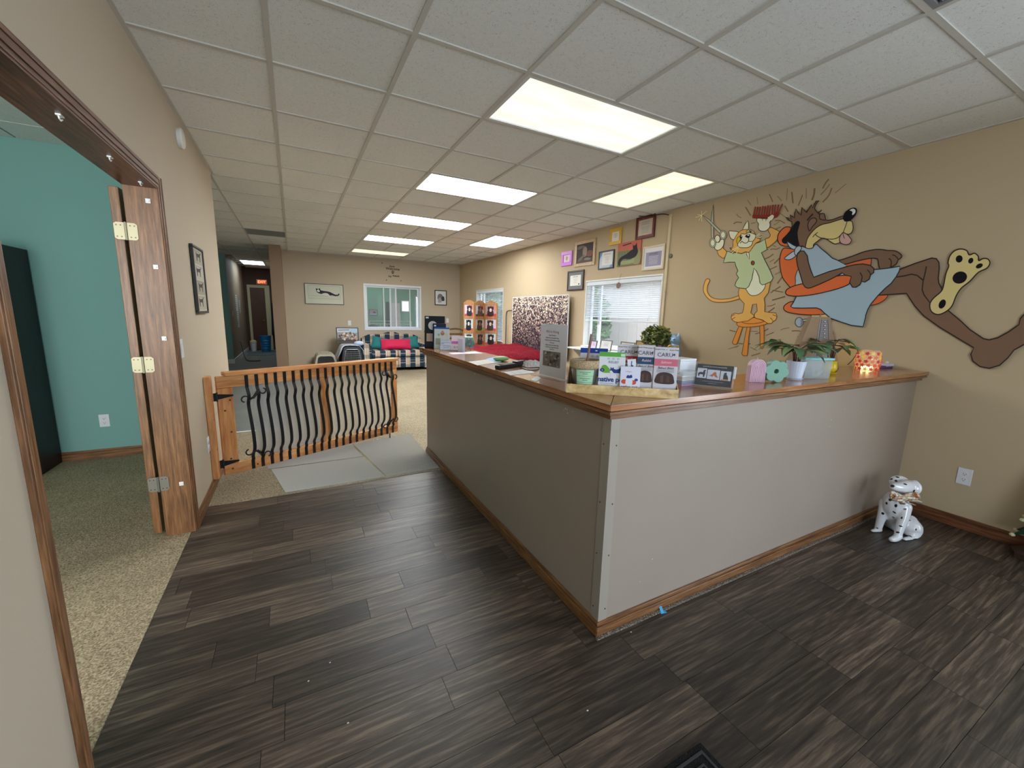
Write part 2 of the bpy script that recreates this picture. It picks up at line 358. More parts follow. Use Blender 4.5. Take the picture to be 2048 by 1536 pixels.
wall('wall_den_back', [(-.155, DX0, 14.1, 14.25, 0, H+.2), (DX0, DX1, 14.1, 14.25, 0, DZ0), (DX0, DX1, 14.1, 14.25, DZ1, H+.2), (DX1, VX0, 14.1, 14.25, 0, H+.2), (VX0, VX1, 14.1, 14.25, 0, .2), (VX0, VX1, 14.1, 14.25, VZ1, H+.2), (VX1, XR+.6, 14.1, 14.25, 0, H+.2)], mat('green_den_paint', lin(120,182,152), .7, spec=.25), 'teal far wall seen through the sliding window')
wall('wall_den_side', [(-.155, -.145, YB+.14, 14.1, 0, H+.2)], paint_teal)
# ---------------------------------------------------------------- ceiling: slab, tiles, T-bars
ce = struct(MB().bx(-3.4, XR+.1, -2.7, 16.3, H+.045, H+.2).build('ceiling', mat('dark_ceiling_void', lin(150,148,140), .9)), 'suspended ceiling of white speckled tiles')
LIGHTS = [(2, 4, -1, 0), (2, 4, 2, 3), (2, 4, 5, 6), (2, 4, 8, 9), (2, 4, 11, 12), (5, 6, 0, 2), (5, 6, 6, 8), (-2, -1, 18, 20)]
taken = set((i, j) for a, b_, c, d in LIGHTS for i in range(a, b_) for j in range(c, d))
taken |= {(-1, 9), (3, -4)}
Q = .5*G                                                 # columns are 2 ft = G wide; X0 is a column line
tm = MB().bx(-G/2+.011, G/2-.011, -G/2+.011, G/2-.011, H+.006, H+.022).mesh('ceiling_tile', tile_m)
jx = random.Random(8)
def tile(i, j):
    xa, xb = X0+i*G, X0+(i+1)*G; ya, yb = Y0+j*G, Y0+(j+1)*G
    wallhit = False
    if xb < XL+.02 and ya < 5.0: return
    if xa < XL-.13 and yb < 5.1: return
    xa2, xb2 = xa, min(xb, XR)
    if yb <= 5.1+.3: xa2 = max(xa, XL)
    if j >= 13 and i == -1: xb2 = -.37 if yb > 9.98 else xb
    yb2 = min(yb, YB) if i >= 0 else yb
    if xb2-xa2 < .05 or yb2-ya < .05: return
    if abs(xb2-xa2-G) < .003 and abs(yb2-ya-G) < .003: me = tm; loc = ((xa+xb)/2, (ya+yb)/2, 0)
    else:
        w, d = xb2-xa2, yb2-ya
        me = MB().bx(-w/2+.011, w/2-.011, -d/2+.011, d/2-.011, H+.006, H+.022).mesh('ceiling_tile', tile_m); loc = ((xa2+xb2)/2, (ya+yb2)/2, 0)
    o = child('ceiling_tile', me, ce, (loc[0], loc[1], jx.uniform(0, .002)))
for j in range(-5, 13):
    for i in range(-1, 7):
        if (i, j) not in taken: tile(i, j)
for j in range(4, 22):
    for i in (-3, -2):
        if (i, j) not in taken and not (i == -3 and j > 15): tile(i, j)
for j in range(13, 22): tile(-1, j)
bar_y = {}
for i in range(-3, 7):
    x = X0+i*G
    if i < 0: ya, yb = 5.1, (16.2 if i > -3 else 12.4)
    else: ya, yb = Y0-6*G, YB
    cuts = sorted((Y0+c*G, Y0+d*G) for a, b_, c, d in LIGHTS if a < i < b_)
    segs = []; q0 = ya
    for c, d in cuts: segs.append((q0, c)); q0 = d
    segs.append((q0, yb))
    for s0, s1 in segs: child('grid_bar', MB().bx(-.0125, .0125, s0, s1, H, H+.02).mesh('grid_bar', grid_m), ce, (x, 0, 0))
for j in range(-5, 22):
    y = Y0+j*G
    xa, xb = (XL, XR) if y < 5.1 else ((-3.3, XR) if y < YB else (-1.39, -.37))
    segs = [(xa, xb)]
    for a, b_, c, d in LIGHTS:
        if c < j < d:
            segs = [(segs[0][0], X0+a*G), (X0+b_*G, segs[0][1])]
    for a, b_ in segs:
        child('grid_bar', MB().bx(a, b_, -.0125, .0125, H, H+.02).mesh('grid_bar', grid_m), ce, (0, y, .0006))
struct(MB().bx(XL, XL+.022, -2.6, 5.1, H-.002, H+.02).build('trim_2', grid_m), 'painted wall angle along the left edge of the ceiling')
struct(MB().bx(XR-.02, XR, -2.6, YB, H-.001, H+.02).build('trim_3', grid_m))
struct(MB().bx(-.155, XR-.02, YB-.02, YB, H-.001, H+.02).build('trim_4', grid_m))
c2 = struct(MB().bx(-3.3, XL-.13, -1.1, 5.1, H+.045, H+.2).build('ceiling', mat('office_ceiling_paint', lin(206,205,198), .9)), 'tiled ceiling of the teal side room')
for j in range(-6, 4):
    for i in (-5, -4, -3, -2):
        xa, xb = X0+i*G, min(X0+(i+1)*G, XL-.14)
        ya, yb = Y0+j*G, min(Y0+(j+1)*G, 4.97)
        if i > -3 and False: continue
        w, d = xb-xa, yb-ya
        if w < .05 or d < .05: continue
        child('ceiling_tile', MB().bx(-w/2+.008, w/2-.008, -d/2+.008, d/2-.008, H+.006, H+.02).mesh('ceiling_tile', tile_m), c2, ((xa+xb)/2, (ya+yb)/2, 0))
# ---------------------------------------------------------------- lamps in the ceiling
lamp_frame = mat('lamp_frame_white', lin(214,216,214), .4)
def diffuser(name, col, s):
    m, nt, b, N, L = nodes_mat(name)
    tc = N('ShaderNodeTexCoord'); mp = N('ShaderNodeMapping'); mp.inputs['Scale'].default_value = (1.2, 5, 1); L(tc.outputs['Object'], mp.inputs['Vector'])
    w = N('ShaderNodeTexNoise'); w.inputs['Scale'].default_value = 1.5; w.inputs['Detail'].default_value = 1; L(mp.outputs[0], w.inputs['Vector'])
    mr = N('ShaderNodeMapRange'); mr.inputs['From Min'].default_value = .3; mr.inputs['From Max'].default_value = .7; mr.inputs['To Min'].default_value = s*.8; mr.inputs['To Max'].default_value = s*1.15
    L(w.outputs['Fac'], mr.inputs['Value']); L(mr.outputs[0], b.inputs['Emission Strength']); b.inputs['Emission Color'].default_value = (*col, 1)
    b.inputs['Base Color'].default_value = (.8, .8, .8, 1); return m
DIFF = [((1, .99, .84), .93), ((.95, 1, 1), 26), ((.93, .98, 1), 36), ((.93, .98, 1), 42), ((1, .93, .55), 1.3), ((1, .82, .52), 1.25), ((.90, .96, 1), 14), ((.72, .88, 1), 9)]
LLAB = ['large pale yellow ceiling light panel nearest the camera', 'bright white ceiling light panel second down the middle row', 'bright white ceiling light panel third down the middle row',
        'thin-looking white ceiling light panel fourth down the middle row', 'dim yellow ceiling light panel nearest the back wall', 'warm amber ceiling light panel nearest the mural wall', 'white ceiling light panel above the sitting area near the right wall', 'bluish ceiling light panel inside the dark hallway']
for k, (a, b_, c, d) in enumerate(LIGHTS):
    xa, xb, ya, yb = X0+a*G, X0+b_*G, Y0+c*G, Y0+d*G
    cx_, cy_ = (xa+xb)/2, (ya+yb)/2
    t = thing('ceiling_light', LLAB[k], 'ceiling light', (cx_, cy_, H), 0, 'fluorescent panels set in the ceiling grid')
    w, d_ = xb-xa-.022, yb-ya-.022
    fr = MB(); e = .022
    fr.bx(-w/2, w/2, -d_/2, -d_/2+e, .001, .03).bx(-w/2, w/2, d_/2-e, d_/2, .001, .03).bx(-w/2, -w/2+e, -d_/2+e, d_/2-e, .001, .03).bx(w/2-e, w/2, -d_/2+e, d_/2-e, .001, .03)
    fr.build('frame', lamp_frame, t)
    MB().bx(-w/2+e, w/2-e, -d_/2+e, d_/2-e, .010, .016).build('diffuser', diffuser('lamp_diffuser_%d' % k, *DIFF[k]), t)
# return-air grille and supply register
def grille(name, label, i, j, w, d, n, m):
    cx_, cy_ = X0+(i+.5)*G, Y0+(j+.5)*G
    t = thing(name, label, 'vent', (cx_, cy_, H))
    f = MB(); a, b_ = w/2, d/2
    f.bx(-a, a, -b_, -b_+.02, 0, .02).bx(-a, a, b_-.02, b_, 0, .02).bx(-a, -a+.02, -b_+.02, b_-.02, 0, .02).bx(a-.02, a, -b_+.02, b_-.02, 0, .02)
    f.build('frame', m, t)
    sm = MB().bx(-a+.02, a-.02, -.004, .004, .002, .012, Matrix.Rotation(R(35), 4, 'X')).mesh('slat', m)
    for q in range(n): child('slat', sm, t, (0, -b_+.03+(2*b_-.06)*q/(n-1), .004))
    MB().bx(-a, a, -b_, b_, .022, .03).build('backing', mat('vent_backing', lin(60,60,58), .9), t)
grille('ceiling_vent', 'dull grey return vent in the ceiling near the hallway', -1, 9, .585, .585, 22, mat('vent_grey', lin(120,122,118), .6))
grille('ceiling_vent', 'slatted air vent cut by the top edge of the photo', 3, -4, .585, .585, 16, mat('vent_dark', lin(130,130,132), .5))
# ---------------------------------------------------------------- baseboards
def base_strip(name, x0, x1, y0, y1, h=.085, t=.014, axis=0, side=1, m=None):
    """oak strip with a stepped cap; axis 0 runs along x on a wall at y0, axis 1 runs along y on a wall at x0"""
    mb = MB()
    if axis == 0: 
        mb.bx(x0, x1, y0, y0+side*t, 0, h*.72) if side > 0 else mb.bx(x0, x1, y0-t, y0, 0, h*.72)
        mb.bx(x0, x1, min(y0, y0+side*t*.6), max(y0, y0+side*t*.6), h*.72, h)
    else:
        mb.bx(min(x0, x0+side*t), max(x0, x0+side*t), y0, y1, 0, h*.72)
        mb.bx(min(x0, x0+side*t*.6), max(x0, x0+side*t*.6), y0, y1, h*.72, h)
    return mb.build(name, m or oak[axis], bevel=.003)
struct(base_strip('baseboard_left', XL, XL, 3.12, 5.1, axis=1, side=1), 'oak baseboard of the left wall')
struct(base_strip('baseboard_right', XR, XR, -.3, 1.22, axis=1, side=-1, m=shaded_oak[1]), 'oak baseboard under the mural wall')
struct(base_strip('baseboard_back', -.155, XR, YB, YB, axis=0, side=-1), 'oak baseboard of the back wall')
struct(base_strip('baseboard_office', -3.2, XL-.14, 4.97, 4.97, axis=0, side=-1), 'oak baseboard of the teal room')
struct(MB().bx(-3.2, -1.376, 12.388, 12.4, 0, .11).bx(-1.39, -1.376, 12.4, 16.2, 0, .11).build('baseboard_hall', white_paint), 'white baseboard of the hallway')
# ---------------------------------------------------------------- wide doorway on the left
d1 = bpy.data.objects.new('door_1', None); COL.objects.link(d1); struct(d1, 'wide oak doorway into the teal side room'); d1['_o'] = [0,0,0]; d1.empty_display_size = .05
JX0, JX1, YN, YF, ZH = XL-.145, XL+.004, 1.49, 3.06, 2.06
MB().bx(JX0, JX1, YF-.02, YF, 0, ZH).build('jamb', oak[2], d1, bevel=.002)
MB().bx(JX0, JX1, YN, YN+.02, 0, ZH).build('jamb', oak[2], d1, bevel=.002)
MB().bx(JX0, JX1, YN+.02, YF-.02, ZH-.02, ZH).build('head_jamb', shaded_oak[1], d1, bevel=.002)
def casing(x0, x1, y0, y1, z0, z1, m, name='casing'):
    return MB().bx(x0, x1, y0, y1, z0, z1).build(name, m, d1, bevel=.004)
cw = .06
for (ya, yb, za, zb, m) in ((YF-.012, YF-.012+cw, 0, ZH+cw-.012, oak[2]), (YN+.012-cw, YN+.012, 0, ZH+cw-.012, oak[2])):
    mb = MB(); lo, hi = (ya, yb) if ya > 2 else (yb, ya); s = 1 if hi > lo else -1
    for k, (u, v, th) in enumerate(((0, .016, .008), (.016, .04, .013), (.04, .052, .017), (.052, .06, .014))):
        a, b_ = sorted((lo+s*u, lo+s*v)); mb.bx(XL, XL+th, a, b_, za, zb)
    mb.build('casing', m, d1, bevel=.002)
mb = MB()
for u, v, th in ((0, .016, .008), (.016, .04, .013), (.04, .052, .017), (.052, .06, .014)):
    mb.bx(XL, XL+th, YN+.012, YF-.012, ZH-.012+u, ZH-.012+v)
mb.build('casing', shaded_oak[1], d1, bevel=.002)
leaf = MB().bx(JX0-.062, JX0-.020, YF+.0, YF+.76, .02, 2.03).build('door_leaf', oak[2], d1, bevel=.003)
brass = mat('pale_brass_hinge', lin(168,160,130), .42, .4); nick = mat('grey_steel_hinge', lin(150,146,138), .35, .8)
for z, m in ((1.80, brass), (1.07, brass), (.345, nick)):
    h = MB()
    h.m(m)
    y_ = YF-.021
    for xa, xb in ((JX0+.002, JX0+.045), (JX0-.053, JX0-.010)):
        pts = [(xa+(xb-xa)*u, y_, z+v) for u, v in ((0,-.045),(.75,-.045),(1,-.036),(1,.036),(.75,.045),(0,.045))] if xa > JX0 else [(xb-(xb-xa)*u, y_+(0.0), z+v) for u, v in ((0,-.045),(.75,-.045),(1,-.036),(1,.036),(.75,.045),(0,.045))]
        h.prism(pts, (0, -.003, 0))
    h.tube([(JX0-.004, y_-.005, z-.047), (JX0-.004, y_-.005, z+.047)], .006, 10)
    for xx in (JX0+.015, JX0+.033, JX0-.024, JX0-.042):
        for zz in (-.03, .03): h.m(mat('screw_dark', lin(90,84,70), .4, .6)); h.tube([(xx, y_-.002, z+zz), (xx, y_-.0045, z+zz)], .0035, 8)
    h.build('hinge', m, d1)
# plastic clips and hooks left on the jambs
clip = mat('white_plastic', lin(226,226,222), .35)
for z in (1.97, 1.62, 1.22, .33):
    MB().bx(XL-.052, XL-.030, YF-.026, YF-.02, z-.012, z+.012).bx(XL-.047, XL-.035, YF-.031, YF-.026, z-.006, z+.004).build('clip', clip, d1, bevel=.001)
for y in (1.72, 2.08, 2.52, 2.93):
    MB().bx(XL-.046, XL-.032, y-.014, y+.014, ZH-.025, ZH-.02).tube([(XL-.039, y-.010, ZH-.025), (XL-.039, y-.008, ZH-.033), (XL-.039, y+.004, ZH-.037), (XL-.039, y+.016, ZH-.030)], .0024, 6).build('hook', clip, d1)
# ---------------------------------------------------------------- reception counter
CT = 1.070
panel_side = mat('counter_laminate_taupe', lin(156,142,129), .42, spec=.4, var=.03, vscale=2)
panel_m = panel_side
ctr = wthing('reception_counter', 'L-shaped taupe reception counter with an oak top', 'counter', (1.13, 1.24, 0))
MB().bx(1.125, 4.07, 1.237, 1.265, .0, CT-.02).build('front_panel', panel_m, ctr, bevel=.001)
MB().bx(1.125, 1.153, 1.266, 3.90, .0, CT-.02).build('side_panel', panel_m, ctr, bevel=.001)
MB().bx(1.40, 4.07, 1.50, 1.52, .0, CT-.02).build('back_panel', panel_m, ctr)
MB().bx(1.40, 1.42, 1.521, 3.90, .0, CT-.02).build('back_panel', panel_m, ctr)
MB().bx(1.154, 1.40, 3.88, 3.90, .0, CT-.02).build('end_panel', panel_m, ctr)
strip_m = mat('counter_corner_strip', lin(158,148,136), .38, spec=.5)
cs = MB().m(strip_m).bx(1.122, 1.170, 1.234, 1.237, .03, CT-.055).bx(1.122, 1.125, 1.237, 1.285, .03, CT-.055)
scr = mat('screw_grey', lin(90,84,78), .3, .8)
for z in (.12, .38, .62, .88):
    cs.m(scr).tube([(1.158, 1.2345, z), (1.158, 1.2325, z)], .0035, 8).tube([(1.1225, 1.272, z), (1.1205, 1.272, z)], .0035, 8)
cs.build('corner_strip', strip_m, ctr)
top_m = [wood('counter_top_oak_%d' % a, lin(118,70,36), lin(158,102,58), lin(186,128,80), a, 3, 12, .22, coat=.5, bump=.04) for a in (0, 1)]
def topslab(name, pts, m): return MB().prism([(x, y, CT-.026) for x, y in pts], (0, 0, .026)).build(name, m, ctr, bevel=.003)
topslab('worktop', [(1.0650, 1.181), (4.07, 1.181), (4.07, 1.58), (1.4646, 1.58)], top_m[0])
topslab('worktop', [(1.064, 1.1812), (1.464, 1.5806), (1.464, 3.95), (1.064, 3.95)], top_m[1])
def edging(name, boxes, m): 
    mb = MB()
    for b in boxes: mb.bx(*b)
    return mb.build(name, m, ctr, bevel=.003)
edge_m = [wood('counter_edge_oak_%d' % a, lin(80,50,28), lin(122,82,48), lin(154,112,70), a, 5, 16, .32, coat=.25) for a in (0, 1)]
edging('edge_moulding', [(1.085, 4.07, 1.200, 1.22, CT-.0305, CT-.0262), (1.073, 4.07, 1.188, 1.22, CT-.044, CT-.0306), (1.090, 4.07, 1.206, 1.2365, CT-.048, CT-.0442), (1.097, 4.07, 1.211, 1.2365, CT-.068, CT-.0482)], edge_m[0])
edging('edge_moulding', [(1.083, 1.105, 1.201, 3.94, CT-.0305, CT-.0262), (1.071, 1.105, 1.189, 3.945, CT-.044, CT-.0306), (1.090, 1.1245, 1.207, 3.935, CT-.048, CT-.0442), (1.095, 1.1245, 1.212, 3.93, CT-.068, CT-.0482)], edge_m[1])
def cbase(boxes, m): return edging('counter_baseboard', boxes, m)
cbase([(1.108, 4.07, 1.219, 1.2365, 0, .048), (1.113, 4.07, 1.226, 1.2365, .048, .066)], edge_m[0])
cbase([(1.107, 1.1245, 1.222, 3.90, 0, .048), (1.114, 1.1245, 1.228, 3.90, .048, .066)], edge_m[1])
frayed = speckle('frayed_carpet_edge', [(.35, lin(60,54,48)), (.5, lin(120,110,98)), (.65, lin(176,166,150))], 240, world=True, bump=1)
MB().bx(1.10, 4.05, 1.205, 1.218, .0005, .010).build('frayed_edge', frayed, ctr)
# scuffs and chips in the laminate
ch = MB(); cr = random.Random(3)
chipm = mat('chipped_laminate', lin(214,204,188), .7)
for px, py, w in ((950,747,.012), (958,748,.006), (1134,819,.006), (1108,803,.006), (1131,817,.007), (1135,826,.006), (1128,820,.004), (1013,780,.004), (1145,823,.004), (900,728,.004)):
    p = at(px, py, 0, 1.1248); ch.m(chipm).prism([(1.1248, p.y+w*math.cos(a)*.5, p.z+w*.6*math.sin(a)) for a in (0, 1.1, 2.2, 3.3, 4.4, 5.4)], (-.0004, 0, 0))
for px, py, w in ((1662,840,.006), (1690,818,.005), (1660,853,.004), (1305,1118,.005), (1280,1163,.004), (1722,825,.004), (1554,902,.003)):
    p = at(px, py, 1, 1.2368); ch.prism([(p.x+w*math.cos(a)*.5, 1.2368, p.z+w*.6*math.sin(a)) for a in (0, 1.1, 2.2, 3.3, 4.4, 5.4)], (0, -.0004, 0))
ch.build('chips', chipm, ctr)
# ---------------------------------------------------------------- gate
GA = Vector((-.556, 3.815, 0)); GB = Vector((.975, 4.540, 0)); gl = (GB-GA).length; gd = (GB-GA)/gl
gang = math.atan2(gd.y, gd.x)
gate = thing('wooden_gate', 'pine-framed gate with black wavy iron balusters swung half open', 'gate', (GA.x, GA.y, 0), gang)
ZB, ZT, T = .068, .872, .036                            # local: x along the gate, y away from the camera
rw = .105
MB().bx(0, gl, 0, T, ZT-.092, ZT).build('top_rail', pine[0], gate, bevel=.004)
MB().bx(.055, gl+.005, -.022, T+.03, ZT+.001, ZT+.032).build('cap_rail', pine[0], gate, bevel=.005)
MB().bx(0, gl, 0, T, ZB, ZB+.086).build('bottom_rail', pine[0], gate, bevel=.004)
MB().bx(0, rw, 0, T, ZB+.087, ZT-.093).build('stile', pine[2], gate, bevel=.004)
MB().bx(gl-.062, gl, 0, T, ZB+.087, ZT-.093).build('stile', pine[2], gate, bevel=.004)
MB().bx(gl*.484, gl*.484+.09, .006, T, ZB+.087, ZT-.093).build('stile', pine[2], gate, bevel=.004)
iron = mat('black_wrought_iron', lin(24,24,26), .38, .3, spec=.6); glint = mat('worn_iron_glint', lin(190,182,150), .35, .4)
ub0, ub1, NB = .205, gl-.075, 20
prof = [(ZT-.004, .004), (ZT-.095, .004), (ZT-.11, .006), (ZT-.135, .018), (ZT-.165, .030), (ZT-.195, .024), (ZT-.225, .010), (ZT-.255, .008), (ZT-.30, .016), (ZT-.38, .036), (ZT-.47, .055), (ZT-.545, .064), (ZT-.60, .062),
        (ZT-.635, .048), (ZT-.66, .026), (ZT-.685, .012), (ZT-.70, .016), (ZB+.086, .012), (ZB+.075, .004), (ZB+.004, .004)]
def bal_mesh():
    mb = MB(); P = smoothed([(z, d, 0) for z, d in prof], closed=False, n=3)
    vs = []; w = .0125; t = .004
    for p in P:
        for dx, dy in ((-w, 0), (w, 0), (w, -t), (-w, -t)): vs.append((dx, -p.y-.001+dy, p.x))
    fs = []; k = len(P)
    for i in range(k-1):
        for j in range(4): fs.append((i*4+j, i*4+(j+1) % 4, (i+1)*4+(j+1) % 4, (i+1)*4+j))
    fs += [(3,2,1,0), tuple((k-1)*4+j for j in range(4))]
    return mb.m(iron).add(vs, fs)
bm_ = bal_mesh(); 
for z in (ZT-.118, ZT-.205, ZB+.115):
    dd = {ZT-.118: .010, ZT-.205: .020, ZB+.115: .015}[z]
bme = bm_.mesh('baluster', iron)
for k in range(NB): child('baluster', bme, gate, (ub0+(ub1-ub0)*k/(NB-1), 0, 0))
def scroll(cx_, cz, sx, sz):                               # S-shaped iron scroll with a small diamond link
    mb = MB(); f = Vector((0, 1, 0))
    def curl(ox, oz, r, a0, a1, n=14): return [(ox+r*(1-.35*i/n)*math.cos(R(a0+(a1-a0)*i/n)), -.035, oz+r*(1-.35*i/n)*math.sin(R(a0+(a1-a0)*i/n))) for i in range(n+1)]
    a = curl(-.078, -.012, .032, -20, 260); b = curl(.062, .045, .028, 160, 440)
    P = list(reversed(a)) + [(-.01, -.035, .0)] + b
    mb.tube([(cx_+sx*p[0], p[1], cz+sz*p[2]) for p in P], .006, 6)
    mb.tube([(cx_+sx*x, -.035, cz+sz*z) for x, z in ((-.045, -.012), (-.012, .008), (.012, .045), (.03, .052), (.012, .012), (-.012, -.012))], .0035, 6, closed=True)
    return mb.build('scroll_ornament', iron, gate, smooth=True)
scroll(ub0+.045, ZT-.185, 1, 1); scroll(ub0+.045, ZB+.155, 1, -1); scroll(ub1-.055, ZT-.160, -1, 1); scroll(ub1-.055, ZB+.150, -1, -1)
sheet = glassy('smoky_acrylic_sheet', lin(196,192,186), .5, .3)
MB().bx(.26, gl*.484-.002, T+.002, T+.006, ZB+.02, ZT-.03).build('acrylic_sheet', sheet, gate)
sheet2 = glassy('clear_acrylic_sheet', lin(196,194,190), .24, .15)
MB().bx(gl*.497+.004, gl-.05, T+.002, T+.006, ZB+.02, ZT-.03).build('acrylic_sheet', sheet2, gate)
for z in (ZT-.155, ZB+.105):
    mb = MB().prism([(-.03, -.001, z-.032), (-.005, -.001, z-.032), (-.005, -.001, z-.022), (.105, -.001, z-.006), (.105, -.001, z+.006), (-.005, -.001, z+.022), (-.005, -.001, z+.032), (-.03, -.001, z+.032)], (0, -.004, 0))
    mb.tube([(-.008, -.008, z-.036), (-.008, -.008, z+.036)], .006, 8).build('strap_hinge', iron, gate)
MB().tube([(gl-.10, .018, .006), (gl-.10, .018, ZB+.05)], .006, 8).tube([(gl-.10, .018, .0045), (gl-.10, .018, .012)], .011, 8).build('drop_bolt', iron, gate)
gp = wthing('gate_post', 'pine board screwed to the left wall that carries the gate hinges', 'post', (XL+.02, 3.78, .06))
mb = MB().bx(XL+.001, XL+.042, 3.735, 3.815, .075, .885).build('board', pine[2], gp, bevel=.004)
knot = mat('pine_knot', lin(96,52,26), .6)
kb = MB()
for z in (.2, .31, .55, .70): kb.tube([(XL+.0425, 3.765+.02*math.sin(z*40), z), (XL+.0432, 3.765+.02*math.sin(z*40), z)], .007, 9)
kb.build('knots', knot, gp)
kb = MB()
for x, z in ((.05, .2), (.07, .42), (.04, .6), (.08, .68), (.055, .115), (.24, .1), (1.62, .52)): kb.tube([(x, -.0006, z), (x, -.0012, z)], .008, 9)
kb.build('knots', knot, gate)
# ridged clear floor mats inside the gate
def ridged(name, pts, label, n, along):
    a, b_, c, d = [Vector((x, y, .0045)) for x, y in pts]
    mb = MB().prism([a, b_, c, d], (0, 0, .003))
    o = mb.build(name, matp, None, org=a)
    rb = MB()
    for i in range(1, n):
        t = i/n; p = a.lerp(b_, t) if along else a.lerp(d, t); q_ = d.lerp(c, t) if along else b_.lerp(c, t)
        u = (q_-p).normalized(); v = Vector((-u.y, u.x, 0))*.0042
        rb.add([p+v, q_+v, q_-v, p-v, p+Vector((0,0,.010)), q_+Vector((0,0,.010))], [(3,2,5,4), (1,0,4,5), (0,3,4), (2,1,5)])
    r_ = rb.build('ridges', glassy('vinyl_ridge', lin(206,202,196), .38, .12), o); r_.location = -a; r_['kind'] = 'stuff'
    for v in r_.data.vertices: v.co.z += .003
    return o
matp = glassy('ridged_clear_vinyl', lin(176,174,168), .30, .10)
tag(ridged('floor_protector', [(-.13, 3.41), (.62, 3.41), (.52, 4.0), (-.25, 4.0)], '', 26, False), 'ridged clear plastic floor mat on the carpet nearest the planks', 'floor mat')
tag(ridged('floor_protector', [(.63, 3.41), (1.10, 3.41), (1.12, 4.62), (.48, 4.45)], '', 34, False), 'ridged clear plastic floor mat running along the counter side', 'floor mat')
tag(ridged('floor_protector', [(-.27, 4.01), (.52, 4.01), (.46, 4.45), (-.33, 4.3)], '', 16, False), 'smooth-worn clear plastic mat lying under the gate', 'floor mat')
# ---------------------------------------------------------------- teal side room
cabm = wood('black_stained_wood', lin(12,11,11), lin(22,20,20), lin(34,31,30), 2, 4, 14, .5)
cb = wthing('bookcase', 'tall black bookcase against the teal wall', 'bookcase', (-2.3, 4.65, 0))
MB().bx(-1.935, -1.905, 4.43, 4.955, .004, 1.83).build('side_panel', cabm, cb, bevel=.002)
MB().bx(-2.80, -2.77, 4.43, 4.955, .004, 1.83).build('side_panel', cabm, cb, bevel=.002)
MB().bx(-2.77, -1.935, 4.94, 4.955, .004, 1.83).build('back_panel', cabm, cb)
for z in (.06, .45, .84, 1.23, 1.60, 1.80): MB().bx(-2.77, -1.935, 4.44, 4.94, z, z+.025).build('shelf', cabm, cb)
def outlet(name, label, p, x, y, slots=True, switch=False):
    """wall plate: p centre, x right, y up"""
    M = basis(p, x, y); t = thing(name, label, 'outlet' if not switch else 'switch', p)
    t.matrix_world = M
    wm = mat('wall_plate_white', lin(226,228,232), .35); dk = mat('slot_dark', lin(36,34,34), .6)
    MB().bx(-.036, .036, -.058, .058, 0, .005).build('plate', wm, t, bevel=.002)
    if slots:
        for s in (-1, 1):
            f = MB().m(wm).lathe([(.0165, .005), (.0165, .0075)], (0, s*.020, 0), 16)
            f.m(dk).bx(-.0075, -.0055, s*.020-.004, s*.020+.006, .0075, .0079).bx(.0055, .0075, s*.020-.004, s*.020+.006, .0075, .0079).lathe([(.0028, .0075), (.0028, .0079)], (0, s*.020-.009, 0), 8)
            f.build('socket', wm, t)
    else:
        MB().bx(-.017, .017, -.033, .033, .005, .007).build('rocker', wm, t, bevel=.001)
    return t
p = at(209, 841, 1, 4.969); outlet('wall_outlet', 'white power outlet on the teal wall', (p.x, 4.969, p.z), (1,0,0), (0,0,1))
p = at(1929, 953, 0, XR-.001); outlet('wall_outlet', 'white power outlet on the right wall beside the spotted dog', (XR-.001, p.y, p.z), (0,-1,0), (0,0,1))
p = at(416, 889, 0, XL+.001); outlet('wall_outlet', 'white outlet low on the left wall just before the gate post', (XL+.001, p.y, p.z), (0,1,0), (0,0,1))
p = at(362, 697, 0, XL+.001); outlet('light_switch', 'white rocker light switch beside the oak door casing', (XL+.001, p.y, p.z), (0,1,0), (0,0,1), False, True)
p = at(699, 646, 1, YB-.001); outlet('light_switch', 'small white switch on the back wall above the leaning dog picture', (p.x, YB-.001, p.z), (1,0,0), (0,0,1), False, True)
p = at(895, 641, 1, YB-.001); outlet('light_switch', 'small white switch on the back wall right of the black pouch', (p.x, YB-.001, p.z), (1,0,0), (0,0,1), False, True)
# smoke detector
p = at(356, 276, 0, XL); t = thing('smoke_detector', 'round white smoke detector high on the left wall', 'smoke detector', (XL+.001, p.y, p.z)); t.matrix_world = basis((XL+.001, p.y, p.z), (0,1,0), (0,0,1))
wp = mat('detector_white', lin(224,222,214), .45)
MB().lathe([(.062, 0), (.062, .012)], n=28).build('base', wp, t, smooth=False); MB().lathe([(.066, .0125), (.066, .022), (.058, .030), (.03, .033), (0, .033)], n=28).build('cover', wp, t, smooth=False)
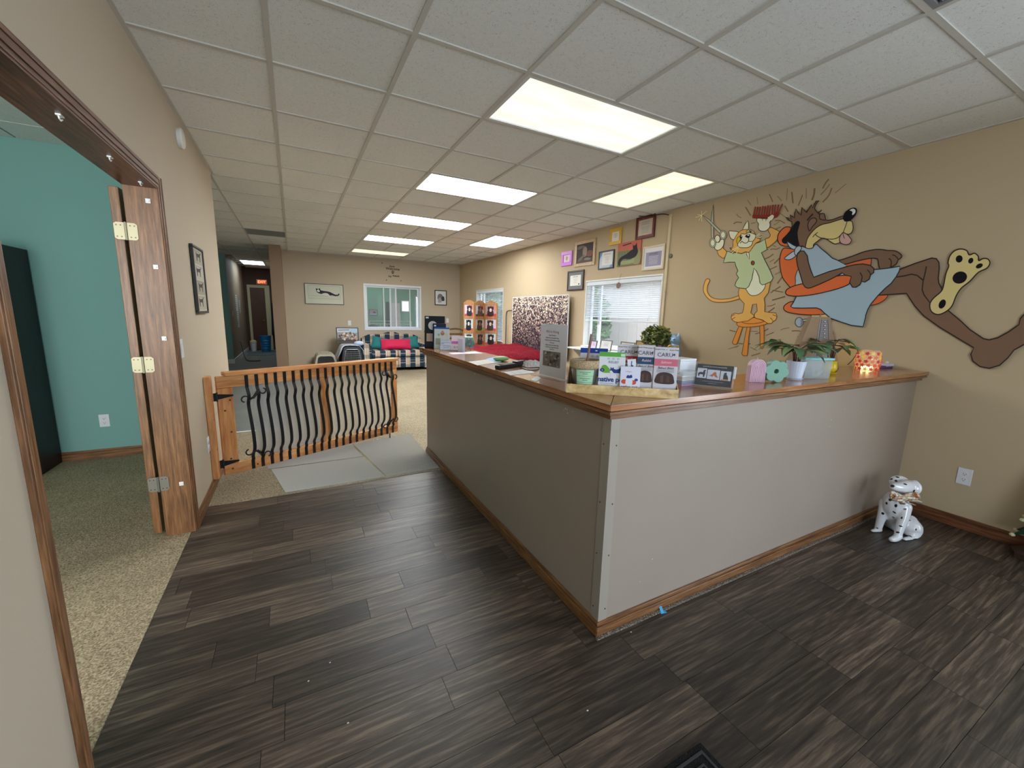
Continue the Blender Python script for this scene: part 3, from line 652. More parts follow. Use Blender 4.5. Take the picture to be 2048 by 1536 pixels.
# ---------------------------------------------------------------- framed things: helper
def frame_on(name, label, cat, org, x, y, w, h, fw, fm, depth=.022, mat_w=0, mat_m=None, back=None, glass=False, group=None, off=.001):
    """frame centred at org; returns the thing plus a function placing flat art polygons in 0..1 coordinates inside the frame opening"""
    M = basis(org, x, y); t = thing(name, label, cat, (0,0,0), 0, group); t.matrix_world = M
    a, b_ = w/2, h/2
    f = MB().m(fm)
    if fw:
        for (x0, x1, y0, y1) in ((-a, a, b_-fw, b_), (-a, a, -b_, -b_+fw), (-a, -a+fw, -b_+fw, b_-fw), (a-fw, a, -b_+fw, b_-fw)): f.bx(x0, x1, y0, y1, off, depth)
        f.build('frame', fm, t, bevel=min(.003, fw*.2))
    a2, b2 = a-fw, b_-fw; z = depth*.55 if fw else depth
    art = MB().m((mat_m if mat_w else back) or cm(236,234,226)).bx(-a2, a2, -b2, b2, off, z)
    iw, ih = a2-mat_w, b2-mat_w
    if mat_w: art.m(back or cm(236,234,226)).bx(-iw, iw, -ih, ih, z-.0002, z+.0006); z += .0006
    state = dict(z=z)
    def put(m, pts, smooth=True, dz=.0004):
        state['z'] += dz
        P = [((u*2-1)*iw, (v*2-1)*ih) for u, v in pts]
        if smooth: P = [(q.x, q.y) for q in smoothed([(u, v, 0) for u, v in P], True, 4)]
        art.m(m).poly([(u, v, state['z']) for u, v in P])
    def write(txt, u, v, size, m, **k):
        add_text(art, txt, size, m, Matrix.Translation(((u*2-1)*iw, (v*2-1)*ih, state['z']+.0006)), ext=.0002, **k)
    def lines(u0, u1, vs, th, m, jag=0, rn=random.Random(5)):
        for v in vs:
            e = rn.random()*jag; put(m, [(u0+e, v), (u1-e, v), (u1-e, v+th), (u0+e, v+th)], False, .00002)
    def done():
        art.build('picture', None, t); return t
    return t, put, write, lines, done, (iw, ih)
def wall_rect(ax, val, TL, BR):
    p, q_ = at(*TL, ax, val), at(*BR, ax, val); return p, q_
blk = mat('black_frame', lin(28,24,24), .35); dkw = mat('dark_walnut_frame', lin(58,38,28), .35)
# left wall: tall frame of four small pictures
p1, p2 = wall_rect(0, XL+.002, (377, 486), (412, 626)); 
t, put, wr, ln, done, _ = frame_on('picture_frame', 'tall narrow black frame of stacked small dog drawings on the left wall', 'picture', (XL+.002, (p1.y+p2.y)/2, (p1.z+p2.z)/2), (0,1,0), (0,0,1), abs(p2.y-p1.y), abs(p1.z-p2.z), .018, blk, back=cm(196,190,172))
gt = [cm(178,170,150), cm(160,152,134), cm(188,182,166), cm(168,160,140)]
inkm = cm(40,36,34)
for k in range(4):
    v0 = .02+k*.245; put(gt[k], [(.05, v0), (.95, v0), (.95, v0+.23), (.05, v0+.23)], False)
    bx0, bv = .25+.1*(k % 2), v0+.05
    put(inkm, [(bx0, bv), (bx0+.06, bv), (bx0+.08, bv+.07), (bx0+.28, bv+.07), (bx0+.3, bv), (bx0+.36, bv), (bx0+.38, bv+.11), (bx0+.46, bv+.14), (bx0+.42, bv+.16), (bx0+.33, bv+.13), (bx0+.05, bv+.12), (bx0-.06, bv+.15)], False)
    ln(.12, .88, [v0+.205], .006, cm(120,112,96))
done()
# back wall: reclining cat print, small print
p1, p2 = wall_rect(1, YB-.002, (608, 566), (688, 610))
t, put, wr, ln, done, _ = frame_on('picture_frame', 'wide thin-framed print of a black and white cat lying down', 'picture', ((p1.x+p2.x)/2, YB-.002, (p1.z+p2.z)/2), (1,0,0), (0,0,1), p2.x-p1.x, p1.z-p2.z, .012, blk, back=cm(206,208,190))
put(cm(150,152,138), [(.07,.26),(.93,.26),(.93,.93),(.07,.93)], False); put(cm(204,206,188), [(.075,.27),(.925,.27),(.925,.92),(.075,.92)], False)
put(cm(150,152,138), [(.07,.40),(.93,.40),(.93,.41),(.07,.41)], False)
bk = cm(34,36,44)
put(bk, [(.285,.66),(.28,.80),(.31,.765),(.36,.765),(.39,.80),(.40,.70),(.47,.675),(.58,.655),(.66,.62),(.72,.56),(.79,.50),(.86,.51),(.875,.57),(.90,.56),(.90,.49),(.86,.44),(.78,.42),(.70,.46),(.64,.44),(.52,.47),(.44,.50),(.38,.52),(.33,.56),(.30,.60)], False)
put(cm(220,220,208), [(.30,.67),(.32,.62),(.36,.60),(.38,.64),(.345,.74)]); put(cm(216,216,204), [(.43,.50),(.50,.56),(.58,.55),(.64,.44),(.66,.40),(.54,.42)]); put(bk, [(.34,.58),(.36,.53),(.40,.54),(.42,.58)])
done()
p1, p2 = wall_rect(1, YB-.002, (869, 580), (893, 611))
t, put, wr, ln, done, _ = frame_on('picture_frame', 'small dark-framed grey print right of the sliding window', 'picture', ((p1.x+p2.x)/2, YB-.002, (p1.z+p2.z)/2), (1,0,0), (0,0,1), p2.x-p1.x, p1.z-p2.z, .02, blk, back=cm(222,222,222))
put(cm(120,116,118), [(.25,.35),(.2,.6),(.35,.78),(.6,.75),(.75,.5),(.6,.3)]); put(cm(60,56,60), [(.55,.3),(.6,.55),(.8,.6),(.85,.3)]); put(cm(160,158,164), [(.25,.15),(.3,.45),(.5,.5),(.6,.2)])
done()
# lettering and paw prints on the back wall
dec = wthing('wall_decal', 'dark lettering and paw prints stuck on the wall above the sliding window', 'decal', at(785, 545, 1, YB-.001)); dc = at(785, 545, 1, YB-.001)
dm = mat('decal_black', lin(52,46,44), .6)
def paw(mb, x, z, s):
    for dx, dz, r in ((-.55,.35,.26), (-.2,.75,.27), (.22,.75,.27), (.58,.35,.26)): mb.poly([(x+s*(dx+r*.8*math.cos(a*.628)), YB-.0015, z+s*(dz+r*1.15*math.sin(a*.628))) for a in range(10)])
    mb.poly([(x+s*a, YB-.0015, z+s*b_) for a, b_ in ((-.5,-.35),(-.38,.0),(-.1,.28),(.12,.28),(.4,.0),(.5,-.35),(.25,-.5),(0,-.4),(-.25,-.5))])
for (px, py, s) in ((785.5, 545.5, .050), (764, 526.5, .020), (773, 560.5, .020), (802, 562, .020)):
    q_ = at(px, py, 1, YB-.001); mb = MB(); paw(mb, q_.x, q_.z, s); mb.build('paw_print', dm, dec)
for txt, px, py, sz in (('Dogs', 784, 533, .06), ('Welcome', 785.5, 538, .085), ('my', 780, 552.5, .065), ('friends', 792, 552, .06)):
    q_ = at(px, py, 1, YB-.0012); mb = MB(); add_text(mb, txt, sz, dm, basis(q_, (1,0,0), (0,0,1)), ext=.0006, offset=.0022); mb.build('lettering', None, dec)
# ---------------------------------------------------------------- sliding window in the back wall
def xz_rect(mb, x0, x1, z0, z1, e, y0, y1):
    mb.bx(x0, x1, y0, y1, z1-e, z1).bx(x0, x1, y0, y1, z0, z0+e).bx(x0, x0+e, y0, y1, z0+e, z1-e).bx(x1-e, x1, y0, y1, z0+e, z1-e); return mb
w3 = bpy.data.objects.new('window_3', None); COL.objects.link(w3); struct(w3, 'white sliding window in the back wall'); w3['_o'] = [0,0,0]; w3.empty_display_size = .05
vin = mat('white_vinyl_frame', lin(226,230,236), .35); pane_m = glassy('window_pane', (.8,.9,.95), .10, .03)
xz_rect(MB(), 1.555, 2.995, .925, 2.065, .05, YB-.018, YB+.10).build('window_frame', vin, w3, bevel=.004)
xz_rect(MB(), 1.606, 2.36, .976, 2.014, .035, YB+.012, YB+.034).build('sash', vin, w3, bevel=.003)
xz_rect(MB(), 2.19, 2.944, .976, 2.014, .04, YB+.04, YB+.062).build('sash', vin, w3, bevel=.003)
MB().bx(2.03, 2.055, YB+.013, YB+.035, 1.012, 1.978).build('mullion', vin, w3); MB().bx(2.70, 2.722, YB+.045, YB+.06, 1.017, 1.973).build('mullion', vin, w3)
MB().bx(1.642, 2.324, YB+.021, YB+.025, 1.012, 1.978).build('pane', pane_m, w3); MB().bx(2.231, 2.903, YB+.049, YB+.053, 1.017, 1.973).build('pane', pane_m, w3)
# room behind it
t = wthing('ceiling_light', 'white strip light seen through the sliding window', 'ceiling light', (2.3, 12.9, H-.07)); MB().bx(1.75, 2.75, 12.82, 12.98, H-.07, H-.001).build('housing', lamp_frame, t); MB().bx(1.77, 2.73, 12.835, 12.965, H-.085, H-.0705).build('tube', mat('strip_tube', (.9,.9,.9), .4, emit=(.95,1,1), estr=30), t)
q0, q1 = at(738, 619, 1, 14.09), at(755, 631, 1, 14.09)
t, put, wr, ln, done, _ = frame_on('picture_frame', 'picture of a dark animal above the white rail behind the sliding window', 'picture', ((q0.x+q1.x)/2, 14.095, (q0.z+q1.z)/2), (1,0,0), (0,0,1), q1.x-q0.x, q0.z-q1.z, .012, blk, back=cm(150,160,196))
put(cm(190,150,150), [(0,.5),(1,.5),(1,1),(0,1)], False); put(cm(30,20,24), [(.4,.5),(.5,.68),(.7,.7),(.85,.55),(.7,.42)]); put(cm(222,226,240), [(0,.1),(1,.1),(1,.2),(0,.2)], False); done()
RX0, RX1 = at(738.5, 636, 1, 12.2).x, at(822, 638, 1, 12.2).x
t = wthing('crate_rail', 'white metal rail pen standing behind the sliding window', 'pen', (2.1, 12.2, .004)); rm = white_paint
for z in (1.12, 1.04): MB().tube([(RX0, 12.2, z), (RX1, 12.2, z)], .010, 6).build('rail', rm, t)
for x in (RX0, (RX0+RX1)/2, RX1): MB().tube([(x, 12.2, .004), (x, 12.2, 1.13)], .014, 6).build('post', rm, t)
for k in range(1, 12): 
    if k != 6: MB().tube([(RX0+(RX1-RX0)*k/12, 12.2, .01), (RX0+(RX1-RX0)*k/12, 12.2, 1.04)], .004, 5).build('bar', rm, t)
kx0, kx1, kz = at(783, 640, 1, 13.5).x, at(801, 640, 1, 13.5).x, at(790, 606, 1, 13.5).z
t = wthing('cabinet', 'tall grey-white cabinet standing behind the sliding window', 'cabinet', ((kx0+kx1)/2, 13.8, .004)); MB().bx(kx0, kx1, 13.5, 14.05, .004, kz).build('body', mat('cabinet_greywhite', lin(190,184,184), .5), t, bevel=.004); MB().bx(kx0+.01, kx1-.01, 13.485, 13.4995, .02, kz-.02).build('door', mat('cabinet_greywhite2', lin(196,190,190), .5), t); MB().bx(kx0-.07, kx0-.005, 13.52, 14.0, .004, kz+.03).build('side', mat('cabinet_dark_side', lin(60,44,42), .5), t)
jxp = (kx0+kx1)/2+.05
t = wthing('jar', 'pale jar on top of the cabinet behind the sliding window', 'jar', (jxp, 13.75, kz+.001)); MB().lathe([(.05, 0), (.055, .02), (.055, .14), (.04, .17)], (jxp, 13.75, kz+.001), 12).build('body', cm(200,190,170), t); MB().lathe([(.045, .17), (.045, .2)], (jxp, 13.75, kz+.001), 12).build('lid', cm(226,226,230), t)
t = wthing('laundry_pile', 'heap of dark green and pale bedding behind the sliding window', 'bedding', (1.85, 11.7, .004))
lb = MB()
for k, (x, y, z, r, c_) in enumerate(((1.75,11.8,.72,.22,(26,60,58)), (2.0,11.7,.78,.2,(34,70,62)), (1.9,11.65,.94,.14,(60,96,84)), (2.15,11.8,.88,.12,(170,178,196)), (2.3,11.75,.80,.1,(200,204,220)))):
    lb.m(cm(*c_)).ball((x, y, z), (r, r*.8, r*.8), 10, 7)
lb.build('bedding', None, t, smooth=True); MB().bx(1.55, 2.45, 11.5, 12.0, .004, .62).build('hamper', cm(40,50,90), t, bevel=.01)
wx0, wx1 = at(802, 612, 1, 14.1).x, at(819, 612, 1, 14.1).x; wz0, wz1 = at(810, 624, 1, 14.1).z, at(810, 601, 1, 14.1).z
w4 = bpy.data.objects.new('window_4', None); COL.objects.link(w4); struct(w4, 'small bright window in the far teal wall'); w4['_o'] = [0,0,0]
xz_rect(MB(), wx0, wx1, wz0, wz1, .035, 14.07, 14.12).build('window_frame', vin, w4); MB().bx(wx0+.036, wx1-.036, 14.10, 14.104, wz0+.036, wz1-.036).build('pane', pane_m, w4)
w5 = bpy.data.objects.new('window_5', None); COL.objects.link(w5); struct(w5, 'tall bright window with vertical blinds in the room behind'); w5['_o'] = [0,0,0]
xz_rect(MB(), VX0, VX1, .2, VZ1, .04, 14.07, 14.12).build('window_frame', vin, w5); MB().bx(VX0+.041, VX1-.041, 14.10, 14.104, .241, VZ1-.041).build('pane', pane_m, w5)
vt = wthing('vertical_blind', 'white vertical blind in the room behind the sliding window', 'blind', ((VX0+VX1)/2, 14.02, VZ1)); vbm = mat('vertical_blind_white', lin(226,232,236), .6)
MB().bx(VX0, VX1, 13.99, 14.05, VZ1-.04, VZ1).build('headrail', vbm, vt)
for k in range(5): MB().box((0,0,0), (.075, .003, VZ1-.3), Matrix.Translation((VX0+.03+(VX1-VX0-.06)*k/4, 14.02, .22+(VZ1-.26)/2)) @ Matrix.Rotation(R(55), 4, 'Z')).build('slat', vbm, vt)
# ---------------------------------------------------------------- windows in the right wall, with blinds
def rwin(n, y0, y1, z0, z1, label):
    w = bpy.data.objects.new('window_%d' % n, None); COL.objects.link(w); struct(w, label); w['_o'] = [0,0,0]; w.empty_display_size = .05
    mb = MB(); e = .035
    for a, b_, c, d in ((y0, y1, z1-.02, z1), (y0, y1, z0, z0+.02), (y0, y0+.02, z0+.02, z1-.02), (y1-.02, y1, z0+.02, z1-.02)): mb.bx(XR-.004, XR+.149, a, b_, c, d)
    mb.build('window_reveal', white_paint, w)
    mb = MB()
    for a, b_, c, d in ((y0+.02, y1-.02, z1-.02-e, z1-.02), (y0+.02, y1-.02, z0+.02, z0+.02+e), (y0+.02, y0+.02+e, z0+.02+e, z1-.02-e), (y1-.02-e, y1-.02, z0+.02+e, z1-.02-e)): mb.bx(XR+.085, XR+.13, a, b_, c, d)
    mb.build('window_frame', vin, w, bevel=.004)
    ym = y0+.84*(y1-y0)
    MB().bx(XR+.09, XR+.125, ym-.025, ym+.025, z0+.056, z1-.056).build('mullion', vin, w)
    MB().bx(XR+.104, XR+.108, y0+.055, ym-.026, z0+.055, z1-.055).build('pane', pane_m, w); MB().bx(XR+.104, XR+.108, ym+.026, y1-.055, z0+.055, z1-.055).build('pane', pane_m, w)
    MB().bx(XR-.03, XR+.085, y0-.02, y1+.02, z0-.002, z0+.0195).build('window_sill', white_paint, w, bevel=.003)
    return w
rwin(1, 3.73, 5.26, .93, 1.95, 'wide white window above the counter end of the mural wall')
rwin(2, 8.14, 9.64, .79, 1.97, 'far white window behind the folding photo screen')
slat_m = mat('blind_slat_white', lin(226,230,236), .45)
def blind(name, label, y0, y1, zt, zb, pitch, tilt):
    t = wthing(name, label, 'blind', (XR+.03, (y0+y1)/2, zb)); xs = XR+.025
    MB().bx(xs-.025, xs+.025, y0, y1, zt-.055, zt).build('headrail', slat_m, t, bevel=.003)
    n = int((zt-.06-zb-.02)/pitch); d = .0245
    mb = MB(); L_ = (y1-y0)/2-.004
    c, s = math.cos(R(tilt)), math.sin(R(tilt))
    pr = [(-1, 0), (-.5, .0022), (0, .003), (.5, .0022), (1, 0)]
    vs = []
    for sgn in (-1, 1):
        for u, h in pr: vs.append((u*d*c/1-h*s, sgn*L_, u*d*s+h*c))
        for u, h in pr: vs.append((u*d*c-(h-.0012)*s, sgn*L_, u*d*s+(h-.0012)*c))
    fs = []
    for i in range(4): fs += [(i, i+1, 10+i+1, 10+i), (5+i+1, 5+i, 15+i, 15+i+1)]
    fs += [(0, 10, 15, 5), (4, 9, 19, 14)]
    me = MB().add(vs, fs).mesh('slat', slat_m)
    cy_ = (y0+y1)/2
    for k in range(n): child('slat', me, t, (xs-t.location.x, 0, zt-.07-pitch*k-zb))
    MB().bx(xs-.022, xs+.022, y0+.003, y1-.003, zb-.008, zb+.012).build('bottom_rail', slat_m, t, bevel=.003)
    for u in (.1, .5, .9):
        yy = y0+(y1-y0)*u; MB().tube([(xs-.027, yy, zb), (xs-.027, yy, zt-.05)], .0016, 5).build('cord', slat_m, t)
    return t
blind('venetian_blind', 'white horizontal blind pulled halfway down the window beside the mural', 3.755, 5.235, 1.925, 1.345, .0265, 18)
blind('venetian_blind', 'white horizontal blind lowered behind the folding photo screen', 8.165, 9.615, 1.945, .84, .030, 14)
# ---------------------------------------------------------------- outside the windows
siding = mat('white_siding', lin(214,206,204), .6)
so = wthing('neighbour_wall', 'white panelled wall standing outside the window', 'wall', (7.2, 6, 0))
MB().bx(7.25, 7.5, -1, 16, 0, 2.6).build('wall', siding, so)
sm_ = MB().bx(-.03, 0, -.148, .148, 0, 2.25).mesh('panel', siding)
for k in range(48): child('panel', sm_, so, (.048, -6.8+.305*k, 0))
roof = mat('grey_shingle', lin(140,146,160), .8)
MB().bx(6.9, 7.6, -1, 16, 2.3, 2.42).build('eave', roof, so)
gr_ = struct(MB().bx(XR+.16, 30, -10, 40, -.3, -.05).build('ground', mat('outdoor_ground', lin(150,140,124), .9)), 'ground outside the windows')
leafm = [mat('bush_leaf_%d' % k, lin(*c_), .6, spec=.3) for k, c_ in enumerate(((70,108,58), (98,136,72), (52,84,50)))]
def leaf_cloud(name, parent, c, rad, n, size, mats_, rn, flat=.9):
    mb = MB()
    for k in range(n):
        while True:
            p = Vector((rn.uniform(-1,1), rn.uniform(-1,1), rn.uniform(-1,1)))
            if .35 < p.length < 1: break
        p = Vector((p.x*rad[0], p.y*rad[1], p.z*rad[2]))+Vector(c)
        u = Vector((rn.uniform(-1,1), rn.uniform(-1,1), rn.uniform(-.6,.6))).normalized(); v = u.orthogonal().normalized(); v = Matrix.Rotation(rn.uniform(0,6.28), 3, u) @ v
        s = size*rn.uniform(.7,1.3); w = u.cross(v)
        mb.m(rn.choice(mats_)).add([p-u*s, p+v*s*.45+w*s*.12, p+u*s, p-v*s*.45+w*s*.12], [(0,1,2,3)])
    o = mb.build(name, None, parent); o['kind'] = 'stuff'; return o
rn = random.Random(11)
for k, (y, z, r, lab) in enumerate(((8.4, 1.1, (.7, 1.1, 1.2), 'green shrub outside at the left of the wide window'), (13.2, 1.6, (.9, 1.6, 1.5), 'green shrub outside behind the far window'))):
    t = wthing('shrub', lab, 'shrub', (6.2, y, -.05)); MB().tube([(6.2, y, -.05), (6.25, y+.05, .6), (6.2, y, 1.2)], [.06, .045, .02], 7).build('stem', mat('shrub_bark', lin(90,70,52), .9), t)
    leaf_cloud('foliage', t, (6.2, y, z), r, 3200, .095, leafm, rn)
TP = at(1213, 577, 0, 8.6)
t = wthing('tree', 'green tree crown above the wall outside the window', 'tree', (8.6, TP.y, -.05)); MB().tube([(8.6, TP.y, -.05), (8.6, TP.y, 2.3)], [.14, .09], 8).build('trunk', mat('tree_bark', lin(90,70,52), .9), t); leaf_cloud('foliage', t, (8.6, TP.y, TP.z+.75), (.9, 1.5, 1.0), 2600, .13, leafm, rn)
# ---------------------------------------------------------------- painted mural on the right wall
CROP = {'A': (1390,400,.09766), 'B': (1390,530,.12369), 'C': (1550,380,.09766), 'D': (1550,490,.11068), 'E': (1690,480,.09766), 'F': (1780,480,.16930), 'G': (1550,590,.11719), 'H': (1480,340,.10742)}
def tp(c, pts): ox, oy, s = CROP[c]; return [(ox+x*s, oy+y*s) for x, y in pts]
def onwall(p, d): q_ = at(p[0], p[1], 0, XR); return Vector((XR-d, q_.y, q_.z))
mural = wthing('wall_mural', 'cartoon wall painting of a cat barber trimming a reclining brown dog', 'mural', onwall((1620, 560), .0005))
MK = 1.42
def mc(r, g, b): return mat('mural_%d_%d_%d' % (r, g, b), lin(r, g, b, MK), .7, spec=.2)
line_m = mc(48,38,32)
GD = [.0005]
class Art:
    def __init__(s, name): s.mb = MB(); s.name = name; s.d = GD[0]
    def shape(s, pts, m, line=2.0, smooth=True, lm=None, n=4):
        P = [(p.x, p.y) for p in smoothed([(x, y, 0) for x, y in pts], True, n)] if smooth else list(pts)
        s.d += .00010; s.mb.m(m).poly([onwall(p, s.d) for p in P])
        if line:
            s.d += .00003; s.stroke_px(P, line, lm or line_m, True)
        return s
    def stroke_px(s, P, w, m, closed=False):
        s.mb.m(m)
        for q4 in ribbon(P, w, closed): s.mb.add([onwall(p, s.d) for p in q4], [(0,1,2,3)])
    def stroke(s, pts, w, m=None, smooth=True):
        P = [(p.x, p.y) for p in smoothed([(x, y, 0) for x, y in pts], False, 4)] if smooth and len(pts) > 2 else list(pts)
        s.d += .00006; s.stroke_px(P, w, m or line_m); return s
    def done(s, name=None):
        GD[0] = s.d; o = s.mb.build(name or s.name, None, mural); s.mb = MB(); return o
tan, tanl, shirt, cream, dbrown, dyel, orange, cape, black, grey = mc(206,158,84), mc(214,170,100), mc(172,184,142), mc(214,208,184), mc(112,86,68), mc(196,178,122), mc(200,100,52), mc(148,168,180), mc(16,16,24), mc(168,172,158)
furm, red, tanline = mc(122,98,66), mc(128,40,30), mc(112,76,40)
# flying fur strokes
a = Art('fur_strokes')
for c, w, pts in (('H',2.6,[(105,690),(200,850)]), ('H',1.2,[(140,560),(210,665)]), ('H',1.0,[(318,500),(332,640)]), ('H',2.2,[(548,450),(612,595)]), ('H',1.4,[(700,485),(780,580)]), ('H',1.1,[(882,345),(868,570)]), ('H',2.8,[(965,410),(988,620)]),
    ('H',2.2,[(1165,465),(1125,570),(1085,665)]), ('H',1.3,[(1235,340),(1233,535)]), ('H',3.6,[(1390,340),(1380,450),(1340,565)]), ('H',2.6,[(1655,170),(1590,250),(1540,345)]), ('H',1.7,[(1670,265),(1600,360),(1500,465)]), ('H',2.6,[(1710,335),(1650,480),(1540,600)]),
    ('H',1.2,[(1980,255),(1770,435)]), ('H',2.6,[(835,670),(898,775)]), ('H',1.3,[(745,805),(850,880)]), ('H',2.2,[(655,945),(740,940),(840,995)]), ('H',1.2,[(735,960),(680,1000),(625,1025)]), ('H',2.0,[(760,1060),(660,1105)]), ('H',1.4,[(215,995),(275,980)]), ('A',1.3,[(850,285),(890,335),(950,365)]),
    ('A',2.2,[(795,490),(850,455),(965,460)]), ('A',1.2,[(1150,485),(1245,460)]), ('A',1.8,[(1545,1020),(1600,1000),(1660,1010),(1745,975)]), ('A',1.3,[(1590,930),(1670,960)]), ('A',2.2,[(1380,1225),(1520,1170),(1610,1105)]), ('A',1.3,[(1530,1270),(1630,1210)]), ('A',2.6,[(1620,1305),(1740,1190)]),
    ('A',2.0,[(1480,1445),(1590,1400),(1680,1355)]), ('B',1.4,[(1295,155),(1400,100)]), ('B',2.6,[(1335,300),(1415,190)]), ('B',2.2,[(1225,450),(1385,345)]), ('B',1.3,[(1250,405),(1340,420),(1430,440)]), ('B',2.6,[(1250,570),(1460,510)]), ('B',1.4,[(1170,665),(1230,660),(1305,628)]),
    ('B',2.2,[(1130,805),(1290,690)]), ('B',2.2,[(560,1055),(665,1080)]), ('B',1.3,[(905,1072),(1020,1072)]), ('B',2.0,[(975,1115),(1060,1090)]), ('B',2.0,[(1120,1070),(1190,1030)]), ('B',1.8,[(1150,1140),(1275,1090)]), ('B',2.4,[(705,1268),(780,1275)]), ('B',2.4,[(860,1275),(900,1275)]),
    ('B',1.3,[(540,1360),(715,1305)]), ('B',1.3,[(895,1330),(1010,1385)]), ('B',2.2,[(915,1468),(1060,1425)]), ('B',1.2,[(1385,1055),(1440,1030),(1530,1015)]), ('G',2.0,[(290,615),(380,610),(465,622)]), ('G',1.3,[(380,712),(450,705)]), ('D',1.4,[(0,830),(150,855)])):
    a.stroke(tp(c, pts), w, furm)
a.done()['kind'] = 'stuff'
# stool
a = Art('painted_stool'); st = mc(206,132,54)
for pts in ([(1052,980),(1112,975),(1120,1140),(1112,1330),(1062,1330),(1055,1150)], [(720,985),(775,990),(690,1250),(665,1280),(630,1280),(610,1255),(618,1220)], [(845,1000),(897,1000),(875,1150),(850,1440),(830,1465),(785,1465),(760,1430),(772,1380)]):
    a.shape(tp('B', pts), st, 1.4, True, tanline)
a.shape(tp('B', [(680,935),(690,975),(740,997),(820,1005),(920,1000),(1050,985),(1172,945),(1120,905),(1040,875),(960,850),(850,890),(760,915)]), st, 1.4, True, tanline)
a.stroke(tp('B', [(760,925),(830,945),(930,950),(1050,935),(1120,912)]), 1.3, tanline); a.done()
# cat
a = Art('painted_cat')
a.shape(tp('B', [(150,310),(180,240),(212,222),(240,240),(240,265),(212,320),(200,390),(208,440),(240,495),(300,535),(390,552),(500,550),(600,535),(715,498),(728,540),(640,572),(540,595),(430,605),(330,598),(260,575),(190,515),(150,450),(138,400)]), tan, 1.4, True, tanline)
a.shape(tp('B', [(720,375),(705,440),(712,500),(728,545),(800,625),(787,720),(770,775),(700,790),(650,778),(600,800),(588,850),(602,885),(640,915),(700,928),(780,915),(860,905),(955,840),(958,812),(905,775),(935,640),(1000,628),(1010,745),(968,785),(960,830),(985,860),(1100,890),(1180,945),(1240,945),(1265,910),(1310,890),(1330,830),(1310,775),(1200,765),(1130,755),(1135,640),(1120,540),(1190,450),(1222,290),(1150,230),(1000,200),(800,300)]), tan, 1.4, False, tanline)
for pts in ([(595,830),(615,815),(650,800)], [(605,880),(630,860),(655,845)], [(1260,900),(1245,875),(1220,855)], [(1320,830),(1290,815),(1260,805)]): a.stroke(tp('B', pts), 1.2, tanline)
a.shape(tp('A', [(455,1020),(465,1060),(480,1110),(520,1155),(600,1190),(655,1070),(595,1000),(575,960),(500,980)]), tan, 1.3, True, tanline)
a.shape(tp('A', [(1500,600),(1545,562),(1640,595),(1740,655),(1705,730),(1690,810),(1600,900),(1480,972),(1435,815),(1520,770),(1547,715),(1520,660)]), tan, 1.4, True, tanline)
a.shape(tp('B', [(960,40),(1000,100),(1035,180),(1055,270),(1090,300),(1145,290),(1130,370),(1080,440),(1010,485),(930,495),(880,470),(840,410),(825,370),(880,330),(920,230),(945,110)]), cream, 1.2, True)
a.shape(tp('A', [(665,1050),(620,1170),(590,1285),(700,1275),(825,1275),(840,1345),(885,1450),(860,1495)])+tp('B', [(672,145),(710,205),(668,270),(650,330),(690,368),(830,383),(872,350),(925,230),(945,120),(958,52),(1000,100),(1040,190),(1055,290),(1090,322),(1140,310),(1235,268),(1268,210),(1230,110),(1175,0)])+tp('A', [(1440,1240),(1365,1080),(1482,1015),(1442,805),(1330,865),(1250,890),(1160,1000),(1100,1075),(1060,1060),(960,1100),(860,1080),(750,1075)]), shirt, 1.6, False, mc(72,74,52))
a.shape(tp('A', [(1058,1075),(1068,1130),(1120,1215),(1112,1080)]), cream, 1.2, False)
a.shape(tp('A', ell(1190,1290,35,42)), mc(140,62,48), 1.2, False)
a.shape(tp('A', [(590,810),(602,870),(580,950),(530,1010),(460,1030),(412,995),(410,960),(440,870),(500,865),(530,815)]), cream, 1.3)
a.shape(tp('A', ell(465,795,55,76)), cream, 1.3, False)
a.shape(tp('A', [(1285,375),(1275,440),(1308,490),(1300,560),(1330,620),(1390,642),(1460,632),(1530,570),(1545,500),(1540,450),(1620,370),(1626,325),(1590,303),(1530,345),(1480,385),(1380,380)]), cream, 1.3)
a.stroke(tp('A', [(1390,385),(1385,425)]), 1); a.stroke(tp('A', [(1470,385),(1455,430)]), 1)
a.shape(tp('A', [(705,640),(780,638),(870,650),(900,690),(830,800),(790,812),(745,790),(715,730)]), cream, 1.3)
a.shape(tp('A', [(975,630),(1010,540),(1055,465),(1090,428),(1105,500),(1106,615),(1050,640)]), cream, 1.3, False)
a.shape(tp('A', [(970,618),(880,690),(820,790),(785,850),(785,930),(772,975),(720,985),(780,1040),(850,1075),(960,1095),(1040,1062),(1110,1070),(1170,1000),(1250,890),(1330,842),(1340,800),(1260,770),(1240,690),(1190,630),(1090,605)]), tan, 1.3, True, tanline)
a.shape(tp('A', [(1060,640),(1100,608),(1160,608),(1210,645),(1225,680),(1160,700),(1080,700)]), mc(176,160,104), 1, True, tanline)
a.shape(tp('A', [(950,700),(1040,700),(1110,668),(1200,690),(1250,725),(1232,800),(1190,850),(1170,920),(1100,972),(1000,978),(910,965),(880,910),(920,850),(960,800)]), cream, 1.2)
a.shape(tp('A', [(930,735),(872,785),(862,860),(888,892),(945,800),(975,745)]), mc(190,168,42), 1)
a.shape(tp('A', ell(950,758,26,42)), black, 0, False); a.shape(tp('A', ell(958,742,9,12)), cream, 0, False)
a.shape(tp('A', ell(1145,640,24,26)), black, 0, False); a.shape(tp('A', ell(1150,632,8,9)), cream, 0, False)
a.shape(tp('A', [(1035,748),(1075,705),(1130,703),(1138,740),(1110,782),(1070,775)]), black, 0); a.shape(tp('A', ell(1100,722,22,12)), cream, 0, False)
a.stroke(tp('A', [(935,890),(972,845),(1000,875),(1060,882),(1100,848),(1112,785)]), 1.3); a.stroke(tp('A', [(1105,843),(1140,850),(1180,845)]), 1.2)
